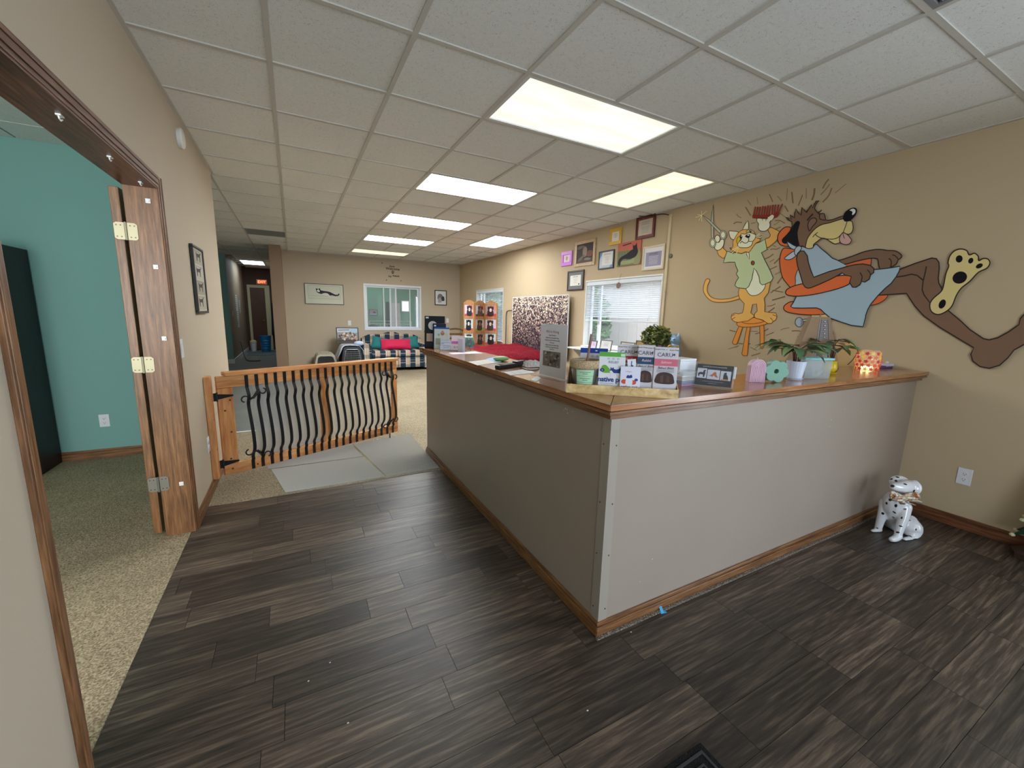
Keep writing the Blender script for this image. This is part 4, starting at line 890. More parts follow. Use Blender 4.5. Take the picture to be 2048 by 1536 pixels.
for p, q_ in (((895,955),(740,1050)), ((905,965),(770,1085)), ((912,975),(850,1105)), ((1255,738),(1335,690)), ((1255,748),(1375,715)), ((1260,772),(1370,760))): a.stroke(tp('A', [p, q_]), 1.1, mc(226,206,150))
for p in ([(725,985),(760,1000),(730,1040)], [(760,1045),(810,1060),(780,1110)], [(870,1080),(960,1097)], [(1330,745),(1375,720)], [(1340,800),(1375,770)]): a.stroke(tp('A', p), 1.2, tanline)
a.done()
# scissors and comb
a = Art('painted_scissors')
a.shape(tp('A', [(385,100),(355,260),(338,440),(345,780),(388,780),(386,440)]), grey, 1.2, False, mc(86,86,72)); a.shape(tp('A', [(165,312),(250,420),(340,505),(520,690),(560,655),(400,505),(310,410)]), grey, 1.2, False, mc(86,86,72))
for cx_, cy_, rx, ry in ((372,880,68,96), (585,716,72,92)):
    a.shape(tp('A', ell(cx_, cy_, rx, ry)), grey, 1.1, False, mc(86,86,72)); a.shape(tp('A', ell(cx_, cy_, rx*.66, ry*.72)), cream, 1.1, False, mc(86,86,72))
for q_ in ((20,362),(143,225),(150,440),(90,425),(60,300),(250,225)): a.stroke(tp('A', [(150,315), q_]), 1.0, mc(236,214,160))
a.done()
a = Art('painted_comb')
a.shape(tp('A', [(1190,318),(1192,370),(1300,378),(1440,370),(1640,368),(1700,345),(1740,270),(1690,250),(1640,298),(1500,312),(1300,315)]), red, 1, False)
for t_, b_ in zip(((1250,140),(1300,140),(1350,140),(1405,125),(1455,125),(1510,110),(1560,110),(1610,100),(1665,95),(1725,95),(1805,82)), ((1208,330),(1263,325),(1320,325),(1375,325),(1430,325),(1480,320),(1530,318),(1590,312),(1640,300),(1690,290),(1712,300))): a.stroke(tp('A', [t_, b_]), 2.6, red)
a.shape(tp('A', [(1500,372),(1530,345),(1590,303),(1626,325),(1615,375),(1560,425)]), cream, 0, True)
a.done()
# chair
a = Art('painted_barber_chair')
a.shape(tp('G', [(950,620),(1000,650),(1012,760),(1160,790),(1300,815),(1380,870),(1420,960),(1405,1100),(1330,1260),(1200,1290),(900,1290)]), mc(180,150,102), 1.8); a.stroke(tp('G', [(1250,1190),(1340,1100),(1410,980)]), 1.6); a.stroke(tp('G', [(940,690),(1000,660)]), 1.2); a.done('painted_chair_base')
a.shape(tp('D', [(690,1240),(950,1235),(1015,1320),(1000,1400),(960,1412),(690,1400)]), mc(202,182,120), 1.4); a.done('painted_pedestal')
a.shape(tp('D', [(515,1350),(640,1325),(640,1362),(520,1385)]), grey, 1.2, False); a.shape(tp('D', ell(447,1395,70,85)), mc(150,162,168), 1.5, False, mc(70,76,88)); a.stroke(tp('D', [(480,1345),(492,1400),(475,1450)]), 1.2, mc(70,76,88)); a.done('painted_lever')
a.shape(tp('C', [(340,790),(280,757),(200,775),(120,850),(75,930),(70,1030),(110,1110),(180,1145),(290,1150),(400,1000)]), orange, 1.8); a.done('painted_headrest')
a.shape(tp('D', [(420,80),(345,78),(250,60),(165,65),(120,150),(97,280),(110,430),(150,590),(230,700),(300,770),(400,760),(480,700),(480,400),(450,150)]), orange, 1.8); a.done('painted_backrest')
a.shape(tp('D', [(355,1022),(270,1035),(190,1090),(168,1150),(230,1210),(400,1245),(600,1262),(800,1260),(930,1235),(860,1120),(500,1100),(420,1060)]), orange, 1.8); a.done('painted_seat')
a.shape(tp('E', [(640,1130),(880,1120),(850,1200),(760,1270),(640,1320),(500,1335),(520,1230)]), orange, 1.6); a.done('painted_seat_edge')
a.shape(tp('E', [(-40,510),(50,495),(250,440),(450,392),(545,383),(552,450),(530,520),(400,520),(200,530),(60,560)]), mc(196,96,60), 1.6); a.done('painted_armrest')
# dog: legs, far arm, cape, body
a = Art('painted_dog')
a.shape(tp('F', [(60,440),(95,435),(180,425),(260,405),(330,420),(400,480),(480,740),(700,838),(830,945),(950,1058),(1110,1165),(1180,1180),(1280,1155),(1400,1090),(1530,1000),(1545,930),(1590,880),(1760,760),(1900,760),(1900,1150),(1583,1238),(1470,1300),(1400,1390),(1300,1480),(1180,1515),(1070,1495),(985,1430),(962,1350),(995,1272),(800,1155),(600,1035),(410,900),(300,780),(203,632),(0,645),(-160,655),(-120,560)]), dbrown, 2.6, False)
a.shape(tp('F', [(60,375),(120,350),(300,280),(500,214),(555,222),(585,265),(590,330),(578,450),(585,510),(620,580),(600,690),(482,745),(410,650),(388,590),(400,475),(330,420),(260,405),(180,425),(95,437),(40,440)]), dbrown, 2.6, False)
a.stroke(tp('F', [(438,312),(425,380),(402,475)]), 2.6)
a.shape(tp('F', [(845,108),(770,130),(715,190),(693,270),(702,310),(668,400),(640,540),(610,610),(520,690),(480,755),(488,830),(535,872),(600,878),(690,832),(745,770),(790,660),(850,570),(950,490),(1050,385),(1150,335),(1187,275),(1165,228),(1110,220),(1055,245),(1050,195),(1005,158),(943,178),(915,128)]), dyel, 2.6, True)
for e in (ell(825,225,40,44,20,.5), ell(962,246,28,36,20,.6), ell(1063,308,44,26,20,-.45), ell(832,445,88,70,24,-.35), ell(625,757,38,58,20,.5)): a.shape(tp('F', e), black, 0, False)
a.shape(tp('E', [(-140,430),(0,390),(200,322),(420,240),(640,198),(780,200),(880,215),(1000,220),(1080,240),(1160,298),(1177,340),(1140,388),(1105,408),(1060,500),(950,560),(880,612),(810,628),(740,605),(708,530),(692,415),(650,380),(540,378),(400,402),(200,450),(0,500),(-160,470)]), dbrown, 2.2)
a.stroke(tp('E', [(905,385),(945,405),(965,470),(945,560)]), 2.2); a.stroke(tp('E', [(985,310),(1040,325),(1090,375),(1105,410)]), 2.0)
a.shape(tp('D', [(440,440),(385,560),(385,640),(395,740),(540,720),(500,560)]), mc(160,172,174), 1.4); 
a.shape(tp('D', [(400,930),(420,850),(700,800),(1090,600),(1240,500),(1300,545),(1440,600)])+tp('E', [(300,700),(440,660),(540,610),(620,605),(720,600),(900,580),(1142,540),(1125,640),(1060,760),(960,890),(830,1000),(690,1140),(540,1320),(480,1430),(440,1540)])+tp('D', [(1650,1310),(1605,1475),(1400,1455),(1200,1390),(1020,1325),(900,1225),(840,1165),(760,1137),(500,1142),(350,1138),(298,1115),(350,1030)]), cape, 2.2, False, mc(44,46,54))
a.shape(tp('D', [(400,170),(440,110),(500,30),(560,45),(640,68),(700,50),(725,5),(770,-10),(850,70),(950,150),(1050,240),(1160,285),(1320,382),(1000,500),(715,585),(600,300),(480,250)]), cape, 2.0, False, mc(44,46,54))
# head
a.shape(tp('C', [(235,562),(300,620),(358,655),(370,740),(330,820),(430,1000),(500,1160),(570,1145),(640,1185),(720,1150),(850,900),(1000,740),(1250,660),(1405,598),(1430,528),(1350,553),(1200,610),(1100,625),(1050,615),(1038,530),(1020,488),(930,490),(890,470),(835,400),(828,370),(860,290),(918,220),(860,232),(820,300),(790,370),(765,303),(720,370),(660,470),(620,415),(570,358),(548,525),(500,480),(445,388),(420,490),(415,580),(370,545),(328,508),(352,605),(290,578)]), dbrown, 2.0, False)
a.shape(tp('C', [(645,1180),(655,1090),(685,990),(760,880),(860,780),(980,712),(1150,672),(1400,597),(1450,640),(1580,640),(1612,720),(1612,820),(1570,890),(1500,912),(1430,880),(1390,900),(1340,980),(1350,1068),(1290,1100),(1230,1106),(1150,1060),(1060,1005),(970,995),(880,1060),(808,1120),(795,1180),(720,1205)]), dyel, 1.8)
a.stroke(tp('C', [(790,970),(830,920),(895,870)]), 1.4); a.stroke(tp('C', [(840,910),(900,960),(1000,995),(1180,1010),(1280,990),(1350,940),(1400,875)]), 1.6)
a.shape(tp('C', [(1400,882),(1350,950),(1335,1020),(1360,1080),(1420,1115),(1490,1122),(1550,1095),(1582,1030),(1545,970),(1500,920),(1440,885)]), mc(186,148,142), 1.6); a.stroke(tp('C', [(1408,890),(1420,950),(1440,995)]), 1.4)
a.stroke(tp('C', [(1495,650),(1460,750),(1415,870)]), 1.4); a.stroke(tp('C', [(1415,868),(1470,900),(1520,910)]), 1.6)
a.shape(tp('C', [(1408,560),(1440,475),(1510,408),(1600,368),(1672,373),(1698,430),(1672,515),(1600,602),(1540,642),(1470,648),(1420,615)]), black, 0)
a.shape(tp('C', [(1545,422),(1605,388),(1658,408),(1662,465),(1612,515),(1595,500),(1605,460),(1580,435)]), mc(206,208,204), 0)
a.shape(tp('C', [(872,620),(835,578),(760,590),(710,650),(690,720),(700,790),(725,842),(780,760),(850,680)]), mc(118,92,76), 1.8); a.shape(tp('C', [(930,510),(965,488),(1025,492),(1042,560),(1050,618),(950,605),(930,570)]), mc(118,92,76), 1.8)
a.stroke(tp('C', [(675,632),(730,560),(798,495)]), 2.8); a.stroke(tp('C', [(895,470),(935,450),(975,412)]), 2.0)
a.shape(tp('C', [(530,675),(500,640),(450,650),(400,710),(350,800),(250,920),(165,1010),(165,1070),(220,1105),(300,1090),(380,1140),(450,1175),(515,1170),(520,1145),(490,1000),(480,880),(505,770)]), black, 0)
# tie knot, near arm, armrest
for pts in ([(268,1062),(300,1150),(350,1200),(420,1218),(460,1170),(380,1125)], [(410,1258),(320,1310),(212,1402),(290,1432),(380,1402),(450,1335)]): a.shape(tp('C', pts), mc(160,176,184), 1.6, True, mc(44,46,54))
a.shape(tp('C', [(420,1240),(440,1190),(490,1155),(545,1160),(560,1200),(520,1260),(480,1300),(455,1345),(420,1310)]), mc(160,176,184), 1.6, True, mc(44,46,54))
a.shape(tp('D', [(300,765),(420,722),(560,695),(760,680),(950,620),(1090,575),(1250,550),(1400,572),(1372,650),(1342,715),(1150,792),(850,868),(600,912),(400,927),(260,912),(208,870),(228,812)]), orange, 2.0)
a.shape(tp('D', [(540,112),(480,110),(420,170),(405,260),(430,400),(480,560),(520,700),(560,762),(605,782),(660,775),(800,720),(1000,630),(1100,580),(1230,505),(1280,545),(1395,570),(1365,680),(1420,765),(1480,765),(1550,720),(1580,660),(1640,672),(1720,620),(1742,542),(1800,500),(1805,430),(1740,370),(1600,345),(1450,360),(1300,397),(1000,480),(715,585),(670,480),(620,320),(600,200)]), dbrown, 2.2, False)
a.stroke(tp('D', [(1550,498),(1590,570),(1575,660)]), 2.0); a.stroke(tp('D', [(1685,448),(1735,510),(1735,550)]), 2.0)
a.done()
# ---------------------------------------------------------------- plaid sofa
def plaid():
    m, nt, b, N, L = nodes_mat('plaid_sofa_fabric')
    tc = N('ShaderNodeTexCoord'); sp = N('ShaderNodeSeparateXYZ'); L(tc.outputs['Object'], sp.inputs[0])
    def band(sock, period, duty, off=0):
        a = N('ShaderNodeMath'); a.operation = 'ADD'; a.inputs[1].default_value = off; L(sock, a.inputs[0])
        d = N('ShaderNodeMath'); d.operation = 'DIVIDE'; d.inputs[1].default_value = period; L(a.outputs[0], d.inputs[0])
        f = N('ShaderNodeMath'); f.operation = 'FRACT'; L(d.outputs[0], f.inputs[0])
        c = N('ShaderNodeMath'); c.operation = 'LESS_THAN'; c.inputs[1].default_value = duty; L(f.outputs[0], c.inputs[0]); return c.outputs[0]
    def mixc(a, bcol, fac, amt=1.0):
        x = N('ShaderNodeMix'); x.data_type = 'RGBA'
        mu = N('ShaderNodeMath'); mu.operation = 'MULTIPLY'; mu.inputs[1].default_value = amt; L(fac, mu.inputs[0]); L(mu.outputs[0], x.inputs['Factor'])
        if isinstance(a, tuple): x.inputs['A'].default_value = (*a, 1)
        else: L(a, x.inputs['A'])
        x.inputs['B'].default_value = (*bcol, 1); return x.outputs['Result']
    X, Y, Z = sp.outputs
    yz = N('ShaderNodeMath'); yz.operation = 'SUBTRACT'; L(Z, yz.inputs[0]); L(Y, yz.inputs[1])
    c = mixc(lin(38,58,82), lin(206,190,170), band(X, .235, .46, .06))
    c = mixc(c, lin(34,62,66), band(yz.outputs[0], .235, .36, .05), .42)
    c = mixc(c, lin(206,186,160), band(yz.outputs[0], .235, .12, .17), .35)
    c = mixc(c, lin(110,48,56), band(X, .235, .04, -.02), .8); c = mixc(c, lin(110,48,56), band(X, .235, .03, .02), .7)
    c = mixc(c, lin(200,190,160), band(yz.outputs[0], .235, .025, .1), .7); c = mixc(c, lin(60,40,50), band(X, .1175, .03, .01), .4)
    L(c, b.inputs['Base Color']); b.inputs['Roughness'].default_value = .9; b.inputs['Specular IOR Level'].default_value = .15
    return m
pl = plaid()
SX0, SX1, SY0, SY1 = 1.36, 2.97, 9.83, 10.72
sofa = wthing('plaid_sofa', 'blue and cream plaid two-seat sofa against the back wall', 'sofa', (2.16, 10.2, .004))
MB().bx(SX0+.10, SX1-.06, SY0+.05, SY1-.05, .10, .33).build('base', pl, sofa, bevel=.02)
for k in range(2):
    xa = SX0+.19+k*(SX1-SX0-.38)/2; xb = xa+(SX1-SX0-.38)/2-.006
    MB().bx(xa, xb, SY0, SY1-.22, .335, .49).build('seat_cushion', pl, sofa, bevel=.035)
    MB().bx(xa, xb, SY0+.012, SY0+.049, .08, .325).build('front_skirt', pl, sofa, bevel=.012)
bp = [(SX0+.08, .34)]+[(SX0+.08+(SX1-SX0-.16)*t, .80+.10*math.exp(-((t-.5)/.16)**2)+.05*math.exp(-((t-.18)/.10)**2)+.05*math.exp(-((t-.82)/.10)**2)-.06*(abs(t-.5)*2)**6) for t in [i/40 for i in range(41)]]+[(SX1-.08, .34)]
MB().prism([(x, SY1-.23, z) for x, z in bp], (0, .20, 0)).build('backrest', pl, sofa, bevel=.03)
for k, xa in enumerate((SX0, SX1-.20)):
    mb = MB(); prof_ = [(0,.06),(.19,.06),(.19,.44)]+[(.10+.105*math.cos(R(a)), .545+.105*math.sin(R(a))) for a in range(-20, 201, 20)]+[(.0,.45)]
    mb.prism([(xa+u, SY0+.03, v) for u, v in prof_], (0, SY1-SY0-.06, 0)).build('armrest', pl, sofa, bevel=.012)
fm_ = mat('sofa_foot_dark', lin(36,26,22), .5)
for x in (SX0+.06, SX1-.10):
    for y in (SY0+.09, SY1-.1): MB().lathe([(.022,.0045),(.028,.0595)], (x, y, 0), 10).build('leg', fm_, sofa)
def pillow(name, label, c, w, h, t, rot, m):
    mb = MB(); n = 10; vs = []; fs = []
    for s in (1, -1):
        for i in range(n+1):
            for j in range(n+1):
                u, v = i/n*2-1, j/n*2-1; k = max(0, (1-u**4)*(1-v**4))**.6
                pin = 1-.06*(1-abs(u))*abs(v)**3; vs.append((u*w/2*(1-.05*(1-v*v)*abs(u)), s*(t/2*k+.002), v*h/2*(1-.05*(1-u*u)*abs(v))))
        b = 0 if s == 1 else (n+1)**2
        for i in range(n):
            for j in range(n):
                q_ = (b+i*(n+1)+j, b+(i+1)*(n+1)+j, b+(i+1)*(n+1)+j+1, b+i*(n+1)+j+1); fs.append(q_ if s == -1 else q_[::-1])
    mb.add(vs, fs); o = mb.build(name, m, None, smooth=True); o.location = c; o.rotation_euler = rot; tag(o, label, 'pillow', None); return o
teal_f = mat('teal_velvet', lin(22,112,112), .8, bump=.1, bscale=90); mag = mat('magenta_velvet', lin(206,24,78), .8, bump=.1, bscale=90)
pillow('throw_pillow', 'teal square pillow leaning at the left end of the plaid sofa', (1.80, 10.24, .64), .36, .31, .13, (R(-20), R(14), R(8)), teal_f)
pillow('throw_pillow', 'long magenta pillow in the middle of the plaid sofa', (2.17, 10.12, .62), .72, .26, .15, (R(-22), 0, 0), mag)
pillow('throw_pillow', 'teal square pillow at the right end of the plaid sofa', (2.57, 10.26, .64), .36, .31, .13, (R(-20), R(-10), R(-6)), teal_f)
# ---------------------------------------------------------------- pet crates, towel, leaning picture
def crate(label, x0, x1, y0, y1, z1, shell, door, trimm):
    t = wthing('pet_crate', label, 'pet crate', ((x0+x1)/2, (y0+y1)/2, .004)); w = x1-x0
    mb = MB(); k = .10*w
    sec = lambda y, e: [(x0+e, y, .006), (x1-e, y, .006), (x1, y, .10), (x1-.01, y, z1*.62), (x1-k, y, z1-.03), (x1-k-.04, y, z1), (x0+k+.04, y, z1), (x0+k, y, z1-.03), (x0+.01, y, z1*.62), (x0, y, .10)]
    A_, B_ = sec(y0+.012, .03), sec(y1, .03); n = len(A_)
    mb.add(A_+B_, [(i, (i+1) % n, (i+1) % n+n, i+n) for i in range(n)]+[tuple(range(n, 2*n))]).build('shell', shell, t, bevel=.006)
    mb = MB(); cxm, czm = (x0+x1)/2, z1/2
    inn = [(cxm+(x-cxm)*.78, y, czm+(z-czm)*.80) for x, y, z in A_]
    F0 = [(x, y0, z) for x, y, z in A_]; F1 = [(x, y0, z) for x, y, z in inn]
    mb.add(F0+F1+A_, [(i, i+n, (i+1) % n+n, (i+1) % n) for i in range(n)]+[(i, (i+1) % n, (i+1) % n+2*n, i+2*n) for i in range(n)]).build('front_frame', trimm, t, bevel=.003)
    zi0, zi1 = min(p[2] for p in inn), max(p[2] for p in inn); xi0, xi1 = min(p[0] for p in inn)+.01, max(p[0] for p in inn)-.01
    gate_ = MB()
    gate_.tube([(p[0], y0-.006, p[2]) for p in inn], .006, 6, closed=True)
    for i in range(1, 11): gate_.tube([(xi0+(xi1-xi0)*i/11, y0-.006, zi0), (xi0+(xi1-xi0)*i/11, y0-.006, zi1-.03)], .003, 4)
    for i in range(1, 10): gate_.tube([(xi0, y0-.009, zi0+(zi1-zi0)*i/10), (xi1, y0-.009, zi0+(zi1-zi0)*i/10)], .003, 4)
    gate_.build('wire_door', door, t)
    MB().tube([(cxm-.09, (y0+y1)/2, z1), (cxm-.08, (y0+y1)/2, z1+.03), (cxm+.08, (y0+y1)/2, z1+.03), (cxm+.09, (y0+y1)/2, z1)], .009, 6).build('handle', trimm, t)
    MB().bx(x0+.06, x1-.06, y0+.02, y1-.02, .0065, .012).build('liner', mat('crate_inside', lin(60,60,60), .8), t)
cream_p = mat('cream_crate_plastic', lin(190,184,166), .5); dgrey = mat('dark_crate_plastic', lin(46,50,58), .5); wire_l = mat('crate_wire_grey', lin(96,100,106), .4, .6); wire_w = mat('crate_wire_pale', lin(176,180,186), .4, .6)
crate('small cream plastic pet crate on the floor left of the dark crate', .36, .82, 9.95, 10.62, .42, cream_p, wire_l, cream_p)
crate('larger dark grey pet crate with a pale wire door left of the sofa', .90, 1.345, 9.75, 10.50, .60, dgrey, wire_w, dgrey)
def towel(name, label, m):
    mb = MB(); pr = [(.80,.30),(.865,.45),(.925,.585),(.975,.612),(1.10,.616),(1.23,.613),(1.285,.60),(1.352,.50),(1.358,.40)]
    vs = []; fs = []; ny = 7
    for j in range(ny):
        y = 9.765+.66*j/(ny-1)
        for i, (x, z) in enumerate(pr): vs.append((x+.012*math.sin(j*2.1+i), y-.02*(i in (0,1)), z+.006+.010*abs(math.sin(j*1.7+i*1.3))))
    k = len(pr)
    for j in range(ny-1):
        for i in range(k-1): fs.append((j*k+i, j*k+i+1, (j+1)*k+i+1, (j+1)*k+i))
    o = mb.add(vs, fs).build(name, m, None, smooth=True, org=(1.1, 10.1, .6)); so_ = o.modifiers.new('solid', 'SOLIDIFY'); so_.thickness = .006; so_.offset = 1; return tag(o, label, 'towel')
towel('towel', 'pale blue-grey ribbed towel draped over the dark pet crate', mat('pale_towel', lin(206,214,224), .95, bump=1.0, bscale=45))
o = MB().ball((0,0,0), (.11,.10,.055), 12, 8).build('folded_cloth', mat('crumpled_cloth', lin(186,200,226), .95, bump=.9, bscale=18), None, smooth=True); o.location = (1.285, 9.88, .668); tag(o, 'crumpled pale blue cloth on the towel beside the sofa arm', 'cloth')
pz0, pz1 = .632, 1.0
p0, p1 = at(672, 657, 1, 10.3), at(717, 657, 1, 10.3)
t, put, wr, ln, done, _ = frame_on('framed_picture', 'black-framed photo of many puppies leaning on the towel-covered crate', 'picture', ((p0.x+p1.x)/2, 10.33, .822), (1,0,0), (0,.20,1), p1.x-p0.x, .372, .022, blk, depth=.025, back=cm(196,204,214))
rnp = random.Random(6)
put(cm(150,150,150), [(0,0),(1,0),(1,.72),(0,.72)], False); put(cm(70,54,48), [(0,0),(1,0),(1,.22),(0,.2)], False); put(cm(168,196,220), [(.62,.66),(.98,.68),(.97,.95),(.64,.93)], False); put(cm(128,120,116), [(.05,.84),(.6,.86),(.6,.92),(.05,.9)], False)
for k in range(34):
    u, v = rnp.uniform(.03,.95), rnp.uniform(.18,.66); r_ = rnp.uniform(.03,.06); c_ = rnp.choice([(196,150,106),(150,104,72),(220,204,180),(110,76,60),(206,176,140),(90,66,60)])
    put(cm(*c_), [(u+r_*math.cos(a*1.05), v+r_*1.7*math.sin(a*1.05)) for a in range(6)])
done()
# ---------------------------------------------------------------- leafy plant and wooden chair at the back right corner
def arching_plant(name, label, loc, pot, stems, leaf_n, L_, W_, mats_, seed, spread, hgt, stemm, droop=.5, potname='pot'):
    rnl = random.Random(seed); t = wthing(name, label, 'plant', loc); loc = Vector(loc)
    pot(t, loc)
    sm2 = MB(); base = loc + Vector((0, 0, hgt[0]))
    for k in range(stems):
        an = k*2.399+rnl.uniform(-.4,.4); rr = spread*rnl.uniform(.4, 1); hh = hgt[1]*rnl.uniform(.55, 1)
        tip = base+Vector((math.cos(an)*rr, math.sin(an)*rr, hh)); mid = base+Vector((math.cos(an)*rr*.3, math.sin(an)*rr*.3, hh*.75))
        sm2.tube([base+Vector((math.cos(an)*.012, math.sin(an)*.012, 0)), mid, tip], [.0035, .003, .002], 5)
        for q_ in range(leaf_n):
            f = 1-q_*.22; s = mid.lerp(tip, f); a2 = an+(q_-leaf_n/2)*.9+rnl.uniform(-.3,.3); d = Vector((math.cos(a2), math.sin(a2), 0)); up = Vector((0,0,1)); l = L_*rnl.uniform(.7,1.15); w = W_*rnl.uniform(.8,1.15); dr = droop*rnl.uniform(.5,1.4)
            sd = Vector((-d.y, d.x, 0)); vs = []; nn = 7
            for i in range(nn):
                u = i/(nn-1); c = s + d*l*u*(1-.25*dr*u) + up*(l*(.25*u-dr*u*u)); ww = w*math.sin(math.pi*min(1, u*.93+.05))**.8*.5
                vs += [c-sd*ww+up*ww*.25, c-up*ww*.1, c+sd*ww+up*ww*.25]
            fs = []
            for i in range(nn-1): b = i*3; fs += [(b, b+1, b+4, b+3), (b+1, b+2, b+5, b+4)]
            o = MB().m(rnl.choice(mats_)).add(vs, fs).build('leaf', None, t, smooth=True)
    sm2.build('stems', stemm, t, smooth=True); return t
dleaf = [mat('dark_leaf_%d' % k, lin(*c_), .45, spec=.5) for k, c_ in enumerate(((38,62,42), (54,84,58), (30,50,40), (70,104,92)))]
gstem = mat('green_stem', lin(70,90,52), .6)
def bigpot(t, loc): 
    MB().lathe([(.10,0),(.14,.06),(.15,.24),(.16,.30),(.145,.30),(.13,.26),(0,.26)], loc, 18).build('pot', mat('dark_pot', lin(58,46,42), .6), t)
    MB().lathe([(0,.262),(.128,.262),(.128,.268),(0,.272)], loc, 14).build('soil', mat('potting_soil', lin(40,30,24), 1), t)
arching_plant('potted_plant', 'bushy dark green plant beside the right end of the plaid sofa', (3.17, 10.30, .005), bigpot, 15, 3, .20, .08, dleaf, 5, .20, (.28, .78), gstem, .9)
chm = oak[0]
t = wthing('wooden_chair', 'wooden chair back showing behind the counter end pouches', 'chair', (3.72, 9.95, .004))
for x in (3.5, 3.95):
    MB().tube([(x, 10.15, .006), (x, 10.15, .45), (x, 10.22, .98)], [.018, .02, .016], 8).build('leg', oak[2], t)
    MB().tube([(x, 9.75, .006), (x, 9.75, .44)], [.016, .02], 8).build('leg', oak[2], t)
MB().bx(3.46, 3.99, 9.72, 10.14, .44, .475).build('seat', oak[0], t, bevel=.01)
MB().tube([(3.48, 10.215, .94), (3.6, 10.24, .985), (3.73, 10.245, .995), (3.86, 10.24, .985), (3.97, 10.215, .94)], (.022), 8).build('top_rail', oak[0], t)
for z in (.60, .72, .83): MB().bx(3.518, 3.932, 10.175+.16*(z-.45), 10.187+.16*(z-.45), z, z+.05).build('slat', oak[0], t)
# ---------------------------------------------------------------- folding photo screen
so2 = [wood('screen_oak', lin(128,84,48), lin(164,116,72), lin(186,142,98), 2, 4, 14, .45)]
sc = wthing('photo_screen', 'three-panel wooden folding screen filled with dog photos', 'room divider', (3.35, 8.3, .004))
SP = [Vector((*at(927, 640, 1, 8.45).xy, 0)), Vector((*at(949, 640, 1, 8.20).xy, 0)), Vector((*at(969, 640, 1, 8.42).xy, 0)), Vector((*at(995, 640, 1, 8.12).xy, 0))]
PT = 1.70; rns = random.Random(2)
photo_cols = [((200,180,190),(40,34,36),(180,70,90)), ((186,196,200),(40,38,34),(190,90,80)), ((180,186,190),(34,30,28),(60,60,40)), ((190,180,176),(60,40,34),(130,170,60)), ((170,150,146),(58,30,34),(190,60,60))]
for k in range(3):
    a, b_ = SP[k], SP[k+1]; d = (b_-a); w = d.length; d.normalize(); n = Vector((d.y, -d.x, 0)); 
    if n.y > 0: n = -n
    M = basis(a+Vector((0,0,.004)), d, (0,0,1)); M2 = M
    g = .006
    mb = MB(); st_ = .032
    mb.bx(g, st_, 0, 1.62, -.011, .011).bx(w-st_, w-g, 0, 1.62, -.011, .011)
    arch = [(st_, 1.56)]+[(w-st_, 1.56)]+[(g+(w-2*g)*(1-i/14), 1.62+.055*math.sin(math.pi*i/14)) for i in range(15)]
    mb.prism([(x, y, -.011) for x, y in [(g,1.621),(w-g,1.621)]+[(g+(w-2*g)*(1-i/14), 1.621+.06*math.sin(math.pi*i/14)) for i in range(1,14)]], (0,0,.022))
    rows = [(1.34,1.58),(1.03,1.28),(.72,.97),(.41,.66),(.12,.35)]
    zs = [0]+sum([[r0, r1] for r0, r1 in reversed(rows)], [])+[1.62]
    for i in range(0, len(zs), 2): mb.bx(st_, w-st_, zs[i], zs[i+1], -.011, .011)
    f = mb; f.v = [M @ v for v in f.v]; f.build('screen_panel', so2[0], sc)
    for q_, (r0, r1) in enumerate(rows):
        c0, c1, c2 = photo_cols[(k*2+q_) % 5]; ph = MB(); z = [0.004]
        def rect(m, pts, sm=False):
            z[0] += .0005; P = [(st_+(w-2*st_)*u, r0+(r1-r0)*v, z[0]) for u, v in pts]
            if sm: P = smoothed(P, True, 3)
            ph.m(m).poly(P)
        ph.m(cm(*c0)).bx(st_, w-st_, r0, r1, -.006, .004)
        if q_ == 0: rect(cm(196,124,110), [(.45,.55),(1,.55),(1,1),(.45,1)])
        rect(cm(*c2), [(0,0),(1,0),(1,.2+.15*rns.random()),(0,.18)])
        ox = rns.uniform(-.06,.08); bc = cm(*rns.choice([c1,(30,28,30),(70,52,44),(206,198,190)] if q_ else [c1,(90,66,52)]))
        rect(bc, [(.22+ox,.05),(.2+ox,.45),(.32+ox,.62),(.62+ox,.62),(.76+ox,.45),(.74+ox,.05)], True)
        rect(bc, [(.3+ox,.55),(.26+ox,.8),(.4+ox,.92),(.6+ox,.92),(.72+ox,.8),(.68+ox,.55),(.5+ox,.45)], True)
        rect(cm(214,206,196) if k != 1 else cm(150,110,84), [(.42+ox,.46),(.4+ox,.66),(.5+ox,.74),(.6+ox,.66),(.57+ox,.46)], True); rect(cm(20,18,18), [(.45+ox,.60),(.55+ox,.60),(.5+ox,.54)])
        for ex in (.4,.6): rect(cm(16,14,14), [(ex-.03+ox,.74),(ex+.03+ox,.74),(ex+.03+ox,.79),(ex-.03+ox,.79)])
        rect(cm(22,20,22), [(.22+ox,.86),(.3+ox,.93),(.33+ox,.66),(.24+ox,.62)], True); rect(cm(22,20,22), [(.78+ox,.86),(.7+ox,.93),(.67+ox,.66),(.76+ox,.62)], True)
        ph.v = [M @ v for v in ph.v]; ph.build('dog_photo', None, sc)
